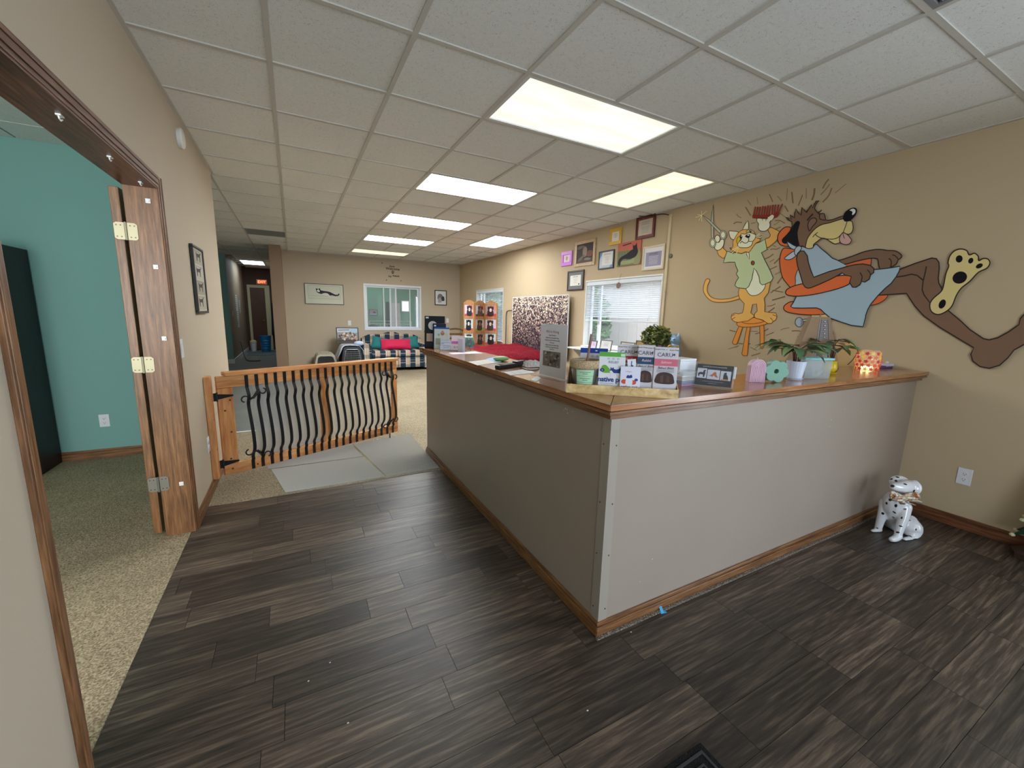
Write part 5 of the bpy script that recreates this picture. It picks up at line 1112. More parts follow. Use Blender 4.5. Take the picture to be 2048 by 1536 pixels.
# ---------------------------------------------------------------- glitter backdrop, stand, table with red blanket
def glitter():
    m, nt, b, N, L = nodes_mat('glitter_print')
    tc = N('ShaderNodeTexCoord'); sp = N('ShaderNodeSeparateXYZ'); L(tc.outputs['Object'], sp.inputs[0])
    v = N('ShaderNodeTexVoronoi'); v.inputs['Scale'].default_value = 48; L(tc.outputs['Object'], v.inputs['Vector'])
    n = N('ShaderNodeTexNoise'); n.inputs['Scale'].default_value = 3; L(tc.outputs['Object'], n.inputs['Vector'])
    s = N('ShaderNodeSeparateColor'); L(v.outputs['Color'], s.inputs[0])
    mr = N('ShaderNodeMapRange'); mr.inputs['From Min'].default_value = -.5; mr.inputs['From Max'].default_value = .5; mr.inputs['To Min'].default_value = -.44; mr.inputs['To Max'].default_value = .16; L(sp.outputs[2], mr.inputs['Value'])
    a = N('ShaderNodeMath'); a.operation = 'ADD'; L(s.outputs[0], a.inputs[0]); L(mr.outputs[0], a.inputs[1])
    a2 = N('ShaderNodeMath'); a2.operation = 'MULTIPLY_ADD'; a2.inputs[1].default_value = .2; L(n.outputs['Fac'], a2.inputs[0]); L(a.outputs[0], a2.inputs[2])
    r = ramp(nt, [(.30, lin(30,22,36)), (.55, lin(84,66,76)), (.72, lin(150,124,116)), (.92, lin(216,192,170)), (1.0, lin(240,226,206))]); L(a2.outputs[0], r.inputs['Fac'])
    L(r.outputs[0], b.inputs['Base Color']); b.inputs['Roughness'].default_value = .45; return m
BX = XR-.10
b0, b1 = at(1026, 597, 0, BX), at(1137, 590, 0, BX)
bk_ = wthing('glitter_backdrop', 'glittering black-to-gold photo backdrop board by the right wall', 'backdrop', (BX, (b0.y+b1.y)/2, 1.2))
MB().bx(BX, BX+.018, b1.y, b0.y, .72, 1.735).build('board', glitter(), bk_)
wm_ = white_paint
for ya, yb, za, zb in ((b1.y-.012, b0.y+.012, 1.7355, 1.748), (b1.y-.012, b1.y-.0005, .72, 1.735), (b0.y+.0005, b0.y+.012, .72, 1.735)): MB().bx(BX-.003, BX+.02, ya, yb, za, zb).build('edge_strip', wm_, bk_)
stm = mat('stand_grey_metal', lin(120,118,112), .35, .7)
s0 = at(1011, 640, 0, BX+.03)
t = wthing('backdrop_stand', 'bent grey metal stand beside the glitter backdrop', 'stand', (BX+.04, s0.y, .004))
MB().tube(smoothed([(BX+.045, s0.y, .006), (BX+.045, s0.y, 1.2), (BX+.045, s0.y-.005, 1.40), (BX+.045, s0.y-.08, 1.475), (BX+.045, s0.y-.4, 1.48)], False, 5), .013, 8).build('frame', stm, t, smooth=True)
MB().bx(BX-.1, BX+.085, s0.y-.02, s0.y+.02, .0045, .02).build('foot', stm, t)
tb = wthing('photo_table', 'low table under the red blanket behind the counter', 'table', (3.3, 6.3, .004))
MB().bx(2.65, 3.9, 5.6, 7.1, .62, .66).build('tabletop', white_paint, tb, bevel=.004)
for x in (2.70, 3.85):
    for y in (5.65, 7.05): MB().bx(x-.02, x+.02, y-.02, y+.02, .0045, .619).build('leg', white_paint, tb)
def blanket():
    mb = MB(); nx, ny = 26, 26; vs = []; fs = []; rb = random.Random(9)
    for i in range(nx):
        for j in range(ny):
            u, v = i/(nx-1), j/(ny-1); x, y = 2.60+1.33*u, 5.55+1.6*v
            e = min(u, 1-u, v, 1-v); z = .675+.10*min(1, e*7)**.5+.07*math.exp(-((u-.75)/.2)**2-((v-.55)/.35)**2)+.05*math.exp(-((v-.85)/.12)**2)+.018*math.sin(u*17+2*math.sin(v*9))*math.sin(v*13)+.010*rb.random()
            vs.append((x, y, z))
    for i in range(nx-1):
        for j in range(ny-1): fs.append((i*ny+j, (i+1)*ny+j, (i+1)*ny+j+1, i*ny+j+1))
    o = mb.add(vs, fs).build('blanket', speckle('red_plush', [(.3, lin(70,3,16)), (.55, lin(124,6,28)), (.75, lin(156,16,42))], 60, bump=1.0, bdist=.02), None, smooth=True, org=(3.26, 6.35, .7))
    so_ = o.modifiers.new('solid', 'SOLIDIFY'); so_.thickness = .012; so_.offset = -1; return tag(o, 'crumpled red plush blanket in front of the glitter backdrop', 'blanket')
blanket()
# ---------------------------------------------------------------- frames over the window, raceway, hanging ornament
def rframe(label, TL, BR, fw, fm, back, cat='picture', depth=.02, mw=0, mm=None, name='picture_frame'):
    p, q_ = at(*TL, 0, XR-.002), at(*BR, 0, XR-.002)
    return frame_on(name, label, cat, (XR-.002, (p.y+q_.y)/2, (p.z+q_.z)/2), (0,-1,0), (0,0,1), abs(p.y-q_.y), abs(p.z-q_.z), fw, fm, depth, mw, mm, back)
txt = cm(120,118,112); paper = cm(232,230,222)
t, put, wr, ln, done, _ = rframe('small bright magenta frame on the right wall', (1125,505), (1144.5,530), .052, mat('magenta_frame', lin(206,110,220), .4), cm(222,170,226)); put(cm(236,214,226), [(.1,.1),(.9,.1),(.9,.9),(.1,.9)], False); put(cm(170,160,110), [(.4,.3),(.4,.75),(.65,.7),(.6,.3)]); done()
t, put, wr, ln, done, _ = rframe('light wood framed dark painting of spaniels', (1152.5,485), (1190.5,529), .05, wood('pale_frame_wood', lin(160,128,88), lin(194,164,120), lin(210,184,142), 2, 6, 10, .4), cm(58,44,38))
put(cm(92,72,56), [(0,.0),(1,0),(1,.25),(0,.2)], False); put(cm(150,136,120), [(.4,.35),(.36,.7),(.5,.85),(.62,.7),(.58,.35)]); put(cm(118,106,96), [(.2,.12),(.1,.2),(.4,.42),(.5,.36)]); put(cm(128,84,62), [(.6,.35),(.7,.6),(.95,.55),(.9,.3)]); put(cm(110,104,84), [(.05,.75),(.4,.8),(.45,.9),(.1,.92)]); put(cm(134,126,112), [(.5,.14),(.55,.25),(.8,.22),(.85,.12)]); done()
t, put, wr, ln, done, _ = rframe('black framed certificate with blue corners', (1199.5,504), (1228,536), .018, blk, cm(196,206,216)); put(cm(120,146,180), [(0,.55),(.25,1),(0,1)], False); put(cm(120,146,180), [(.75,0),(1,0),(1,.35)], False); put(paper, [(.2,.16),(.95,.16),(.95,.97),(.2,.97)], False); wr('CERTIFICATE', .57, .84, .026, txt); ln(.32,.82,[.66,.56,.48,.40,.30], .015, txt, .15); done()
t, put, wr, ln, done, _ = rframe('small yellow framed card high on the right wall', (1222,459.5), (1243.5,487), .045, mat('yellow_frame', lin(222,176,52), .4), paper); ln(.15,.85,[.7,.55,.4], .05, cm(150,156,170), .2); done()
t, put, wr, ln, done, _ = rframe('cherry framed certificate nearest the ceiling', (1275,436.5), (1309.5,473.5), .018, mat('cherry_frame', lin(92,34,26), .3), cm(206,196,176), mw=.026, mm=mat('marbled_mat', lin(128,66,54), .5, var=.5, vscale=25)); wr('CERTIFICATE', .5, .82, .022, txt); wr('OF COMPLETION', .5, .70, .016, txt); ln(.1,.9,[.52,.44,.36,.26,.16], .014, txt, .2); done()
t, put, wr, ln, done, _ = rframe('poster of a black cat lounging in a green armchair', (1238.5,488), (1281,528), 0, blk, cm(206,108,88), name='cat_poster', cat='poster', depth=.018)
put(cm(118,128,88), [(0,0),(1,0),(1,.62),(0,.66)], False); put(cm(150,152,106), [(.72,.05),(.68,.5),(.85,.62),(1,.55),(1,.05)]); 
for u in (.08,.2,.32,.44): put(cm(96,106,72), [(u,.2),(u+.02,.2),(u+.02,.62),(u,.62)], False, .0001)
put(cm(162,164,118), [(.1,.08),(.12,.22),(.6,.22),(.72,.3),(.72,.08)]); put(cm(26,22,26), [(.05,.2),(.15,.38),(.42,.5),(.6,.62),(.68,.66),(.66,.86),(.70,.80),(.78,.82),(.82,.90),(.86,.7),(.9,.5),(.8,.32),(.55,.26),(.3,.3),(.18,.18),(.16,.04),(.08,.04)]); put(cm(40,34,38), [(.22,.86),(.6,.9),(.6,.94),(.22,.9)], False); done()
t, put, wr, ln, done, _ = rframe('cream framed certificate with lilac text panel beside the raceway', (1288.5,494.5), (1328,537.5), .022, mat('cream_frame', lin(214,200,164), .4), cm(226,224,226), mw=0); put(cm(156,150,176), [(.1,.1),(.92,.1),(.92,.78),(.1,.78)], False); wr('AWARD', .5, .68, .04, cm(90,84,108)); ln(.18,.84,[.55,.48,.41,.34,.27,.2], .02, cm(206,202,216), .12); done()
t, put, wr, ln, done, _ = rframe('dark walnut framed diploma with grey mat left of the window', (1137,543), (1167.5,580), .026, dkw, paper, mw=.05, mm=cm(116,118,116)); wr('DIPLOMA', .5, .85, .03, txt); ln(.15,.85,[.66,.56,.48,.36,.28], .012, txt, .25); put(cm(60,60,60), [(.78,.08),(.9,.08),(.9,.2),(.78,.2)], False); done()
rc0, rc1 = at(1334, 432, 0, XR-.01), at(1322, 650, 0, XR-.01)
rw_ = wthing('cable_raceway', 'cream cable raceway running down the wall right of the window', 'raceway', (XR-.01, rc0.y, rc1.z)); crm = mat('cream_raceway', lin(208,192,158), .5)
MB().bx(XR-.019, XR-.001, 3.665, 3.70, .95, 2.60).build('channel', crm, rw_, bevel=.002); MB().bx(XR-.021, XR-.001, 3.66, 3.705, 2.601, 2.63).build('end_cap', crm, rw_)
MB().tube(smoothed([(XR-.012, 3.69, 2.62), (XR-.03, 3.8, 2.655), (XR-.05, 4.0, 2.665), (XR-.1, 4.12, 2.68)], False, 4), .006, 6).build('cable', mat('black_cable', lin(30,28,28), .5), rw_)
MB().bx(XR-.045, XR-.019, 3.645, 3.68, 1.72, 1.735).build('clip', crm, rw_)
p = at(1342, 512, 0, XR); o = MB().lathe([(.026, 0), (.026, .008), (.018, .014), (0, .016)], n=18).build('wall_button', mat('grey_button', lin(112,106,92), .4, .3), None, smooth=False); o.matrix_world = basis((XR-.001, p.y, p.z), (0,-1,0), (0,0,1)); tag(o, 'small round grey button on the wall right of the raceway', 'button')
p = at(1237, 571, 0, XR-.05); t = wthing('hanging_ornament', 'round brown ornament hanging in front of the window blind', 'ornament', (XR-.05, p.y, p.z))
MB().lathe([(0,-.006),(.040,-.006),(.043,0),(.040,.006),(0,.006)], (XR-.05, p.y, p.z), 18, M=Matrix.Rotation(R(90), 4, 'Y')).build('disc', mat('brown_ornament', lin(120,92,78), .6), t)
MB().tube([(XR-.05, p.y, p.z+.042), (XR-.02, p.y, p.z+.15), (XR-.004, p.y, p.z+.16)], .0018, 5).build('string', mat('string_tan', lin(150,130,100), .8), t)
# ---------------------------------------------------------------- helpers for the things on the counter
def ray_v(px, py, P0, d):                                 # pixel -> point on the upright plane through P0 along d
    v = RGT*((px-1024)/FPX) - UPV*((py-768)/FPX) + FWD
    n = Vector((d[1], -d[0], 0)); t = n.dot(Vector((P0[0], P0[1], 0))-Vector((CAM.x, CAM.y, 0)))/n.dot(v); return CAM+v*t
def uprow(P0, d, pxl, pxr, pyb, pyt):                     # left point, right point and height of something upright in that plane
    a = ray_v(pxl, pyb, P0, d); b = ray_v(pxr, pyb, P0, d); t_ = ray_v((pxl+pxr)/2, pyt, P0, d); return Vector((a.x, a.y, CT)), Vector((b.x, b.y, CT)), t_.z-CT
CAMX = Vector((RGT.x, RGT.y, 0)).normalized()             # direction across the picture on the floor plan
class Flat:
    """small printed face: frame M (x right, y up, z out), size w x h"""
    def __init__(s, M, w, h, lift=0): s.M, s.w, s.h, s.z, s.mb, s.lift = M, w, h, .0003, MB(), lift
    def vv(s, v): return v if v <= 0 else s.lift+(1-s.lift)*v
    def put(s, m, pts, smooth=False):
        s.z += .00012; P = [(u*s.w, s.vv(v)*s.h, s.z) for u, v in pts]
        if smooth: P = smoothed(P, True, 4)
        s.mb.m(m).poly([s.M @ Vector(p) for p in P]); return s
    def rect(s, m, u0, v0, u1, v1): return s.put(m, [(u0,v0),(u1,v0),(u1,v1),(u0,v1)])
    def disc(s, m, u, v, ru, rv=None): return s.put(m, ell(u, v, ru, rv or ru*s.w/s.h, 16))
    def text(s, txt, u, v, size, m, **k):
        s.z += .00012; add_text(s.mb, txt, size, m, s.M @ Matrix.Translation((u*s.w, s.vv(v)*s.h, s.z)), ext=.0001, **k); return s
    def build(s, name, parent): return s.mb.build(name, None, parent)
def pouch(name, label, L_, Rp, h, base, t=.034, group=None, cat='pouch', art=None, lean=.0, lift=0):
    d = (Rp-L_); w = d.length; d.normalize(); n = Vector((d.y, -d.x, 0))      # n points to the viewer side
    if n.dot(Vector((CAM.x, CAM.y, 0))-Vector((L_.x, L_.y, 0))) < 0: n = -n
    th = wthing(name, label, cat, (L_+Rp)/2, group)
    z0 = Vector((0,0,.0008)); up = Vector((0,0,1))
    f0, f1 = L_+n*t/2+z0, L_+n*.0025+up*h+n*lean; b0_, b1_ = L_-n*t/2+z0, L_-n*.0025+up*h+n*lean
    MB().prism([f0, f1, b1_, b0_], d*w).build('bag', base, th, bevel=.004)
    F = Flat(basis(f0+n*.0004, d, f1-f0), w, (f1-f0).length, lift)
    if art: art(F); F.build('printed_face', th)
    return th
white = cm(226,228,234); navy = cm(24,46,108); inkb = cm(34,34,40)
# ---------------------------------------------------------------- display tray with the treat pouches
TA, TB = at(1132, 785, 2, CT), at(1356, 799, 2, CT); td = TB-TA; tw = td.length; td.normalize(); tn = Vector((-td.y, td.x, 0))
if tn.y < 0: tn = -tn
tray = wthing('display_tray', 'gold-washed wooden display tray with a low front lip at the counter corner', 'tray', (TA+TB)/2)
gold = wood('gold_washed_wood', lin(120,96,60), lin(206,172,112), lin(238,212,158), 0, 5, 6, .38, contrast=(.25,.45,.7)); goldin = mat('tray_inside_tan', lin(196,148,70), .6); TD = .21
def tp3(u, v, z): return TA + td*(tw*u) + tn*v + Vector((0,0,z+.0006))
MB().prism([tp3(0,.004,0), tp3(1,.004,0), tp3(1,TD,0), tp3(0,TD,0)], (0,0,.005)).build('bottom', goldin, tray)
MB().prism([tp3(0,0,0), tp3(1,0,0), tp3(1,.0038,0), tp3(0,.0038,0)], (0,0,.040)).build('front_lip', gold, tray)
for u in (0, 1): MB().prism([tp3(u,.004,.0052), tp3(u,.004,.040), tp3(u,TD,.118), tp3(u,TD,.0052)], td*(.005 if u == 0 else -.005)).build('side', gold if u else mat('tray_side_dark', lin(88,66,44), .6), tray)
MB().prism([tp3(.012,TD-.006,.0052), tp3(.988,TD-.006,.0052), tp3(.988,TD-.0055,.115), tp3(.012,TD-.0055,.115)], tn*.005).build('back', goldin, tray)
R1, R2 = tp3(0,.046,0), tp3(0,.105,0); R3 = tp3(0,.172,0)
def tray_pouch(name, label, P0, l, r, top, base, art, **k):
    a, b, h = uprow(P0, td, l, r, 760, top); a.z = b.z = CT+.0058; return pouch(name, label, a, b, h-.006, base, art=art, lift=.2, **k)
def face_native_green(F):
    F.rect(cm(92,170,66), 0, .86, 1, 1).rect(cm(206,226,196), .82, .88, .98, .96)
    for u in (.36,.54,.72): F.disc(cm(150,156,164), u, .80, .05).disc(white, u, .80, .038).disc(inkb, u, .80, .015)
    F.text('RELIEF', .56, .69, .016, cm(128,138,140))
    F.put(cm(108,172,54), [(.10,.42),(.12,.56),(.26,.6),(.42,.48),(.46,.38),(.36,.36),(.2,.36)], True).disc(cm(108,172,54), .84, .40, .10).disc(navy, .14, .44, .085).disc(cm(120,140,190), .14, .44, .04)
    F.put(cm(28,56,132), [(.42,.42),(.46,.48),(.46,.54),(.51,.50),(.57,.54),(.58,.49),(.66,.47),(.76,.49),(.84,.54),(.86,.60),(.92,.60),(.90,.50),(.82,.43),(.80,.36),(.60,.36),(.55,.38)]).put(white, [(.42,.42),(.50,.44),(.56,.38),(.55,.31),(.50,.26),(.46,.26),(.48,.33)]).put(white, [(.60,.36),(.80,.36),(.82,.30),(.78,.24),(.72,.26),(.72,.32)])
    F.text('native pet', .50, .155, .031, cm(28,62,136), offset=.0006, spacing=.95).rect(cm(130,136,150), .08, .035, .6, .045)
tray_pouch('treat_pouch', 'white treat pouch with a green top band and blue running dog', R1, 1196, 1248, 704, white, face_native_green)
def face_blue_top(F):
    F.rect(cm(24,66,166), 0, .84, 1, 1).rect(white, .55,.90,.62,.94)
    for u in (.45,.63,.80): F.disc(cm(150,156,164), u, .74, .05).disc(white, u, .74, .038).disc(inkb, u, .74, .015)
    F.text('CALM', .5, .62, .016, cm(128,138,140)).rect(cm(80,120,190), .1, .1, .9, .5)
tray_pouch('treat_pouch', 'white treat pouch with a dark blue top band behind the bucket', R3, 1158, 1212, 696, white, face_blue_top)
def caru(band, bandtxt, win):
    def f(F):
        F.text('Gluten Free', .2, .94, .0085, inkb, shear=.2).text('Grain Free', .8, .93, .0085, inkb, shear=.2).disc(cm(90,90,96), .5, .935, .02)
        F.text('CARU', .44, .80, .024, cm(70,60,66)).put(inkb, [(.72,.77),(.74,.82),(.80,.825),(.84,.85),(.86,.82),(.84,.77),(.82,.80),(.75,.795)])
        F.rect(band, 0, .52, 1, .70).text(bandtxt, .5, .615, .015, cm(228,206,206), shear=.3).text('Baked Bites', .5, .47, .014, inkb, shear=.3)
        for v in (.42,.39,.36): F.rect(cm(120,118,122), .12, v, .86, v+.010)
        if win: F.put(cm(62,42,36), [(.12,.08),(.10,.22),(.22,.33),(.5,.36),(.78,.32),(.88,.2),(.84,.07)], True).put(cm(92,64,52), [(.3,.1),(.3,.26),(.42,.3),(.44,.1)]).put(cm(84,56,46), [(.55,.12),(.58,.28),(.68,.26),(.7,.1)])
    return f
kraft = cm(204,200,206)
tray_pouch('treat_pouch', 'pale treat pouch with a red band behind the small packet', R2, 1231, 1277, 689, kraft, caru(cm(176,58,58), 'Beef', True), t=.026)
tray_pouch('treat_pouch', 'pale treat pouch with a dark blue band, second from the tray right end', R1, 1272, 1306, 690, kraft, caru(cm(34,66,98), 'Rabbit', True), t=.028)
tray_pouch('treat_pouch', 'pale treat pouch with a pink band at the tray right end', R1+tn*(-.006), 1305, 1352, 694, kraft, caru(cm(206,102,122), 'Salmon', True), t=.034)
def face_small(F):
    F.rect(cm(222,222,240), 0, 0, 1, 1).text('collagen', .4, .78, .008, cm(206,120,120)).disc(cm(206,84,54), .2, .32, .15).disc(cm(206,84,54), .66, .30, .15).disc(cm(40,70,150), .80, .42, .09)
    F.put(white, [(.3,.2),(.3,.45),(.45,.55),(.6,.45),(.6,.2)], True).put(cm(28,56,132), [(.3,.5),(.36,.62),(.45,.6),(.55,.64),(.6,.52),(.45,.48)], True).text('native pet', .46, .09, .0175, cm(28,62,136), offset=.0003)
tray_pouch('treat_packet', 'small white and lilac treat packet with orange spots in the tray front', tp3(0,.022,0), 1240, 1280, 733, white, face_small, t=.022)
a, b, h = uprow(tp3(0,.034,0), td, 1258, 1276, 742, 716)
t = wthing('price_card', 'small white card with blue script leaning on the small packet', 'card', (a+b)/2+Vector((0,0,.09)))
zz = ray_v(1266, 745, tp3(0,.034,0), td).z; M = basis(ray_v(1256, 744, tp3(0,.038,0), td), td*.96+Vector((0,0,.12)), (-.12*td.x,-.12*td.y,1)); mb = MB(); mb.bx(0, .036, 0, .055, 0, .0012); mb.v = [M @ v for v in mb.v]; mb.build('card', white, t)
F = Flat(M @ Matrix.Translation((0,0,.0013)), .036, .055); F.put(cm(60,80,130), [(.35,.2),(.45,.8),(.55,.85),(.5,.55),(.65,.5),(.55,.2)], True).rect(cm(120,120,130), .2,.1,.8,.16); F.build('printed_face', t)
# galvanised bucket with burlap rim
bc = ray_v(1168, 765, tp3(0,.066,0), td); bc.z = CT+.0058
bt = wthing('treat_bucket', 'galvanised bucket with burlap rim, mint labels and a wooden scoop stick', 'bucket', bc)
galv = mat('galvanised_metal', lin(150,150,146), .35, .7, var=.2, vscale=30)
KB = 1.6
MB().lathe([(r_*KB, z_*KB*.93) for r_, z_ in [(.030,0),(.0305,.004),(.0395,.090),(.0385,.090),(.0295,.006),(0,.006)]], bc, 26).build('pail', galv, bt, smooth=False)
burl = speckle('burlap_weave', [(.3, lin(140,114,82)), (.5, lin(190,164,128)), (.7, lin(222,202,170))], 300, bump=1, bdist=.004)
MB().lathe([(r_*KB, z_*KB*.93) for r_, z_ in [(.0395,.068),(.0425,.074),(.0435,.088),(.0425,.0935),(.0398,.0935),(.0398,.088)]], bc, 26).build('burlap_band', burl, bt, smooth=True)
vw = (Vector((CAM.x, CAM.y, 0))-Vector((bc.x, bc.y, 0))).normalized(); sx = Vector((-vw.y, vw.x, 0))
mint = cm(172,212,174)
def curved(mb, z0, z1, half, off, m):
    a0 = math.atan2(vw.y, vw.x)+.05; n = 8; vs = []
    for i in range(n+1):
        an = a0-half+2*half*i/n
        for z in (z0, z1): r_ = (.0305+.009*z/.090+off)*KB; vs.append((bc.x+r_*math.cos(an), bc.y+r_*math.sin(an), bc.z+z*KB*.93))
    mb.m(m).add(vs, [(2*i, 2*i+2, 2*i+3, 2*i+1) for i in range(n)])
for z0, z1 in ((.010,.028), (.0285,.047), (.0475,.066)):
    mb = MB(); curved(mb, z0, z1, .68, .0008, mint); curved(mb, z0+.011, z0+.0125, .42, .0011, cm(90,110,96)); curved(mb, z0+.006, z0+.0075, .2, .0011, cm(90,110,96)); curved(mb, z0+.0001, z0+.0007, .68, .0011, cm(120,160,128)); mb.build('label_strip', None, bt)
st0, st1 = bc+Vector((0,0,.04)), ray_v(1183, 668, bc, CAMX)
MB().tube([st0, st1], .0055, 8).build('wooden_stick', mat('brown_stick', lin(138,96,84), .6), bt)
# ---------------------------------------------------------------- hiring notice in an acrylic stand
L_, Rp = at(1079, 749, 2, CT), at(1131, 761, 2, CT); d = Rp-L_; w = d.length; d.normalize(); n = Vector((d.y, -d.x, 0)); up = Vector((0,0,1))
if n.dot(CAM-L_) < 0: n = -n
h = ray_v(1106, 649, L_, d).z-CT
acr = glassy('clear_acrylic', lin(220,226,230), .22, .06); acr2 = glassy('thin_clear_acrylic', lin(220,226,230), .05, .04); lilac = cm(232,230,236)
t = wthing('sign_holder', 'upright acrylic stand with a hiring notice on the counter', 'sign', (L_+Rp)/2)
M = basis(L_+Vector((0,0,.0008)), d, up)
mb = MB(); mb.bx(-.02, w+.02, 0, .003, -.045, .05); mb.v = [M @ v for v in mb.v]; mb.build('foot', acr, t)
mb = MB(); mb.bx(0, w, .0031, h, -.0012, .0012); mb.v = [M @ v for v in mb.v]; mb.build('notice', lilac, t)
mb = MB(); mb.bx(-.002, w+.002, .0031, h+.003, .0030, .0046); mb.v = [M @ v for v in mb.v]; mb.build('acrylic_front', glassy('acrylic_face', (.9,.9,.95), .06, .04), t)
F = Flat(M @ Matrix.Translation((0,0,.0014)), w, h); F.text("We're Hiring", .46, .86, .021, cm(176,84,84))
for k, (s, v) in enumerate((('Open Positions', .795), ('Animal Care Specialist Team', .745), ('Customer service and front desk', .70), ('Part time', .655), ('Apply at the front desk today', .61), ('and join our happy team now', .57), ('Thank you', .53))): F.text(s, .46, v, .0098, cm(54,50,62), offset=.00012)
F.rect(cm(112,106,98), .13, .20, .79, .49)
rr = random.Random(12)
for k in range(46):
    u, v, r_ = rr.uniform(.16,.76), rr.uniform(.23,.47), rr.uniform(.02,.05); F.put(cm(*rr.choice([(150,140,126),(92,86,78),(176,164,146),(70,66,62),(134,110,92)])), [(u+r_*math.cos(a), min(.488,max(.205,v+r_*.6*math.sin(a)))) for a in (0,1.2,2.3,3.5,4.7,5.5)])
F.disc(cm(140,40,44), .48, .32, .012); F.build('printed_face', t)
# ---------------------------------------------------------------- papers, handset, tissues
def paper_on(label, px, m, lines=0, z=0, th=.0012, lm=None, name='paper_sheet'):
    P = [at(x, y, 2, CT) for x, y in px]; c = sum(P, Vector())/len(P); o = wthing(name, label, 'paper', (c.x, c.y, CT+z+.0005))
    MB().prism([(p.x, p.y, CT+z+.0005) for p in P], (0,0,th)).build('sheet', m, o)
    if lines:
        mb = MB().m(lm or cm(90,88,96))
        for k in range(lines):
            f = (k+1)/(lines+1); a = P[0].lerp(P[-1], f); b = P[1].lerp(P[2], f); a2 = a.lerp(b, .12); b2 = a.lerp(b, .85); u = (P[-1]-P[0]).normalized()*.0022
            mb.add([(q_.x, q_.y, CT+z+.0005+th+.0002) for q_ in (a2, b2, b2+u, a2+u)], [(0,1,2,3)])
        mb.build('print_lines', None, o)
    return o
paper_on('pale pink paper lying by the card holders at the counter end', [(897,706),(905,709),(966,707),(950,703)], cm(216,206,220))
paper_on('white price list sheet lying left of the black handset', [(936,724),(955,731),(1003,724),(985,718)], cm(214,208,198), 4)
paper_on('blue plastic sleeve lying left of the green pouch', [(972,719),(990,725),(1006,722),(992,714)], cm(150,190,228), 0, .002)
paper_on('white form lying in front of the black handset', [(1008,745),(1021,751),(1072,746),(1052,738)], cm(216,216,216), 3)
paper_on('small note under the cordless handset side', [(1075,752),(1060,760),(1072,764),(1082,757)], cm(222,222,220))
gp_ = at(1006, 723, 2, CT); o = MB().ball((0,0,0), (.06,.05,.018), 14, 8).build('green_pouch', mat('mint_green_pouch', lin(146,196,132), .6, bump=.4, bscale=40), None, smooth=True); o.location = (gp_.x, gp_.y+.03, CT+.0185); tag(o, 'flat mint green pouch on the counter before the red blanket', 'pouch')
blkp = mat('black_plastic', lin(26,26,32), .38)
ha, hb = at(998, 739, 2, CT), at(1053, 731, 2, CT); d = (hb-ha); w = d.length; d.normalize(); M = basis(ha+Vector((0,0,.0008)), d, Vector((-d.y, d.x, 0)) if True else 0)
t = wthing('cordless_handset', 'black cordless handset lying on the counter', 'telephone', (ha+hb)/2); 
mb = MB(); mb.prism([(0,-.006,0),(0,.036,0),(w*.70,.040,0),(w,.034,0),(w,.002,0),(w*.70,-.010,0)], (0,0,.024)); mb.v = [M @ v for v in mb.v]; mb.build('body', blkp, t, bevel=.006)
mb = MB(); mb.prism([(w*.62,-.008,.0245),(w*.62,.038,.0245),(w*.98,.032,.0245),(w*.98,.004,.0245)], (0,0,.011)); mb.v = [M @ v for v in mb.v]; mb.build('earpiece', blkp, t, bevel=.004)
mb = MB(); mb.bx(w*.30, w*.52, .004, .030, .0243, .0255); mb.v = [M @ v for v in mb.v]; mb.build('screen', cm(60,64,78), t)
mb = MB()
for i in range(4):
    for j in range(3): mb.bx(w*.05+i*w*.055, w*.05+i*w*.055+.008, .003+j*.011, .003+j*.011+.007, .0243, .026)
mb.v = [M @ v for v in mb.v]; mb.build('buttons', cm(90,92,102), t)
MB().tube(smoothed([(*at(1040, 738, 2, CT).xy, CT+.006), (*at(1060, 742, 2, CT).xy, CT+.004), (*at(1075, 740, 2, CT).xy, CT+.004), (*at(1082, 732, 2, CT).xy, CT+.004)], False, 4), .003, 6).build('cord', blkp, t)
tc_ = at(1066, 737, 2, CT); mb = MB(); rr = random.Random(8)
vs = []; fs = []; nn = 14
for i in range(nn):
    for j in range(nn):
        u, v = i/(nn-1)-.5, j/(nn-1)-.5; e = max(0, 1-(2*max(abs(u), abs(v)))**4); vs.append((u*.13, v*.12, .002+e*(.022+.012*math.sin(i*1.9+j)+.010*rr.random())))
for i in range(nn-1):
    for j in range(nn-1): fs.append((i*nn+j, (i+1)*nn+j, (i+1)*nn+j+1, i*nn+j+1))
o = mb.add(vs, fs).build('tissue_heap', mat('tissue_white', lin(236,234,236), .95), None, smooth=False); o.location = (tc_.x+.05, tc_.y+.10, CT+.0005); tag(o, 'heap of crumpled white tissue beside the hiring notice', 'tissue')
# ---------------------------------------------------------------- far end of the counter: pouches, card holders, glass globe
E0 = at(868, 700, 2, CT); E0 = Vector((1.19, 3.72, CT))
def end_pouch(name, label, inset, l, r, top, base, art, t=.05): 
    a, b, h = uprow(E0+Vector((0, inset, 0)), CAMX, l, r, 690, top); return pouch(name, label, a, b, h, base, t, art=art)
def f_black(F): F.disc(cm(212,206,206), .40, .70, .22).rect(white, .06, .92, .2, .97).rect(cm(190,164,146), .1, .20, .5, .45)
end_pouch('treat_pouch', 'large black stand-up pouch with a round white label at the counter end', .13, 850, 890, 632, cm(18,20,30), f_black)
def f_navy(F): F.rect(white, .1, .88, .25, .94)
end_pouch('treat_pouch', 'navy pouch standing between the black pouch and the pale floral pouch', .07, 866, 892, 647, cm(18,26,58), f_navy, .03)
def f_floral(F): F.rect(cm(40,92,176), 0, .93, 1, 1).put(cm(196,206,200), [(0,0),(1,0),(1,.5),(.6,.4),(.2,.5),(0,.4)]).disc(cm(176,120,84), .55, .72, .13).disc(cm(206,150,110), .55, .80, .09).disc(cm(206,206,160), .8, .68, .09).disc(cm(160,176,130), .3, .66, .08).rect(cm(150,160,140), .1, .2, .4, .5)
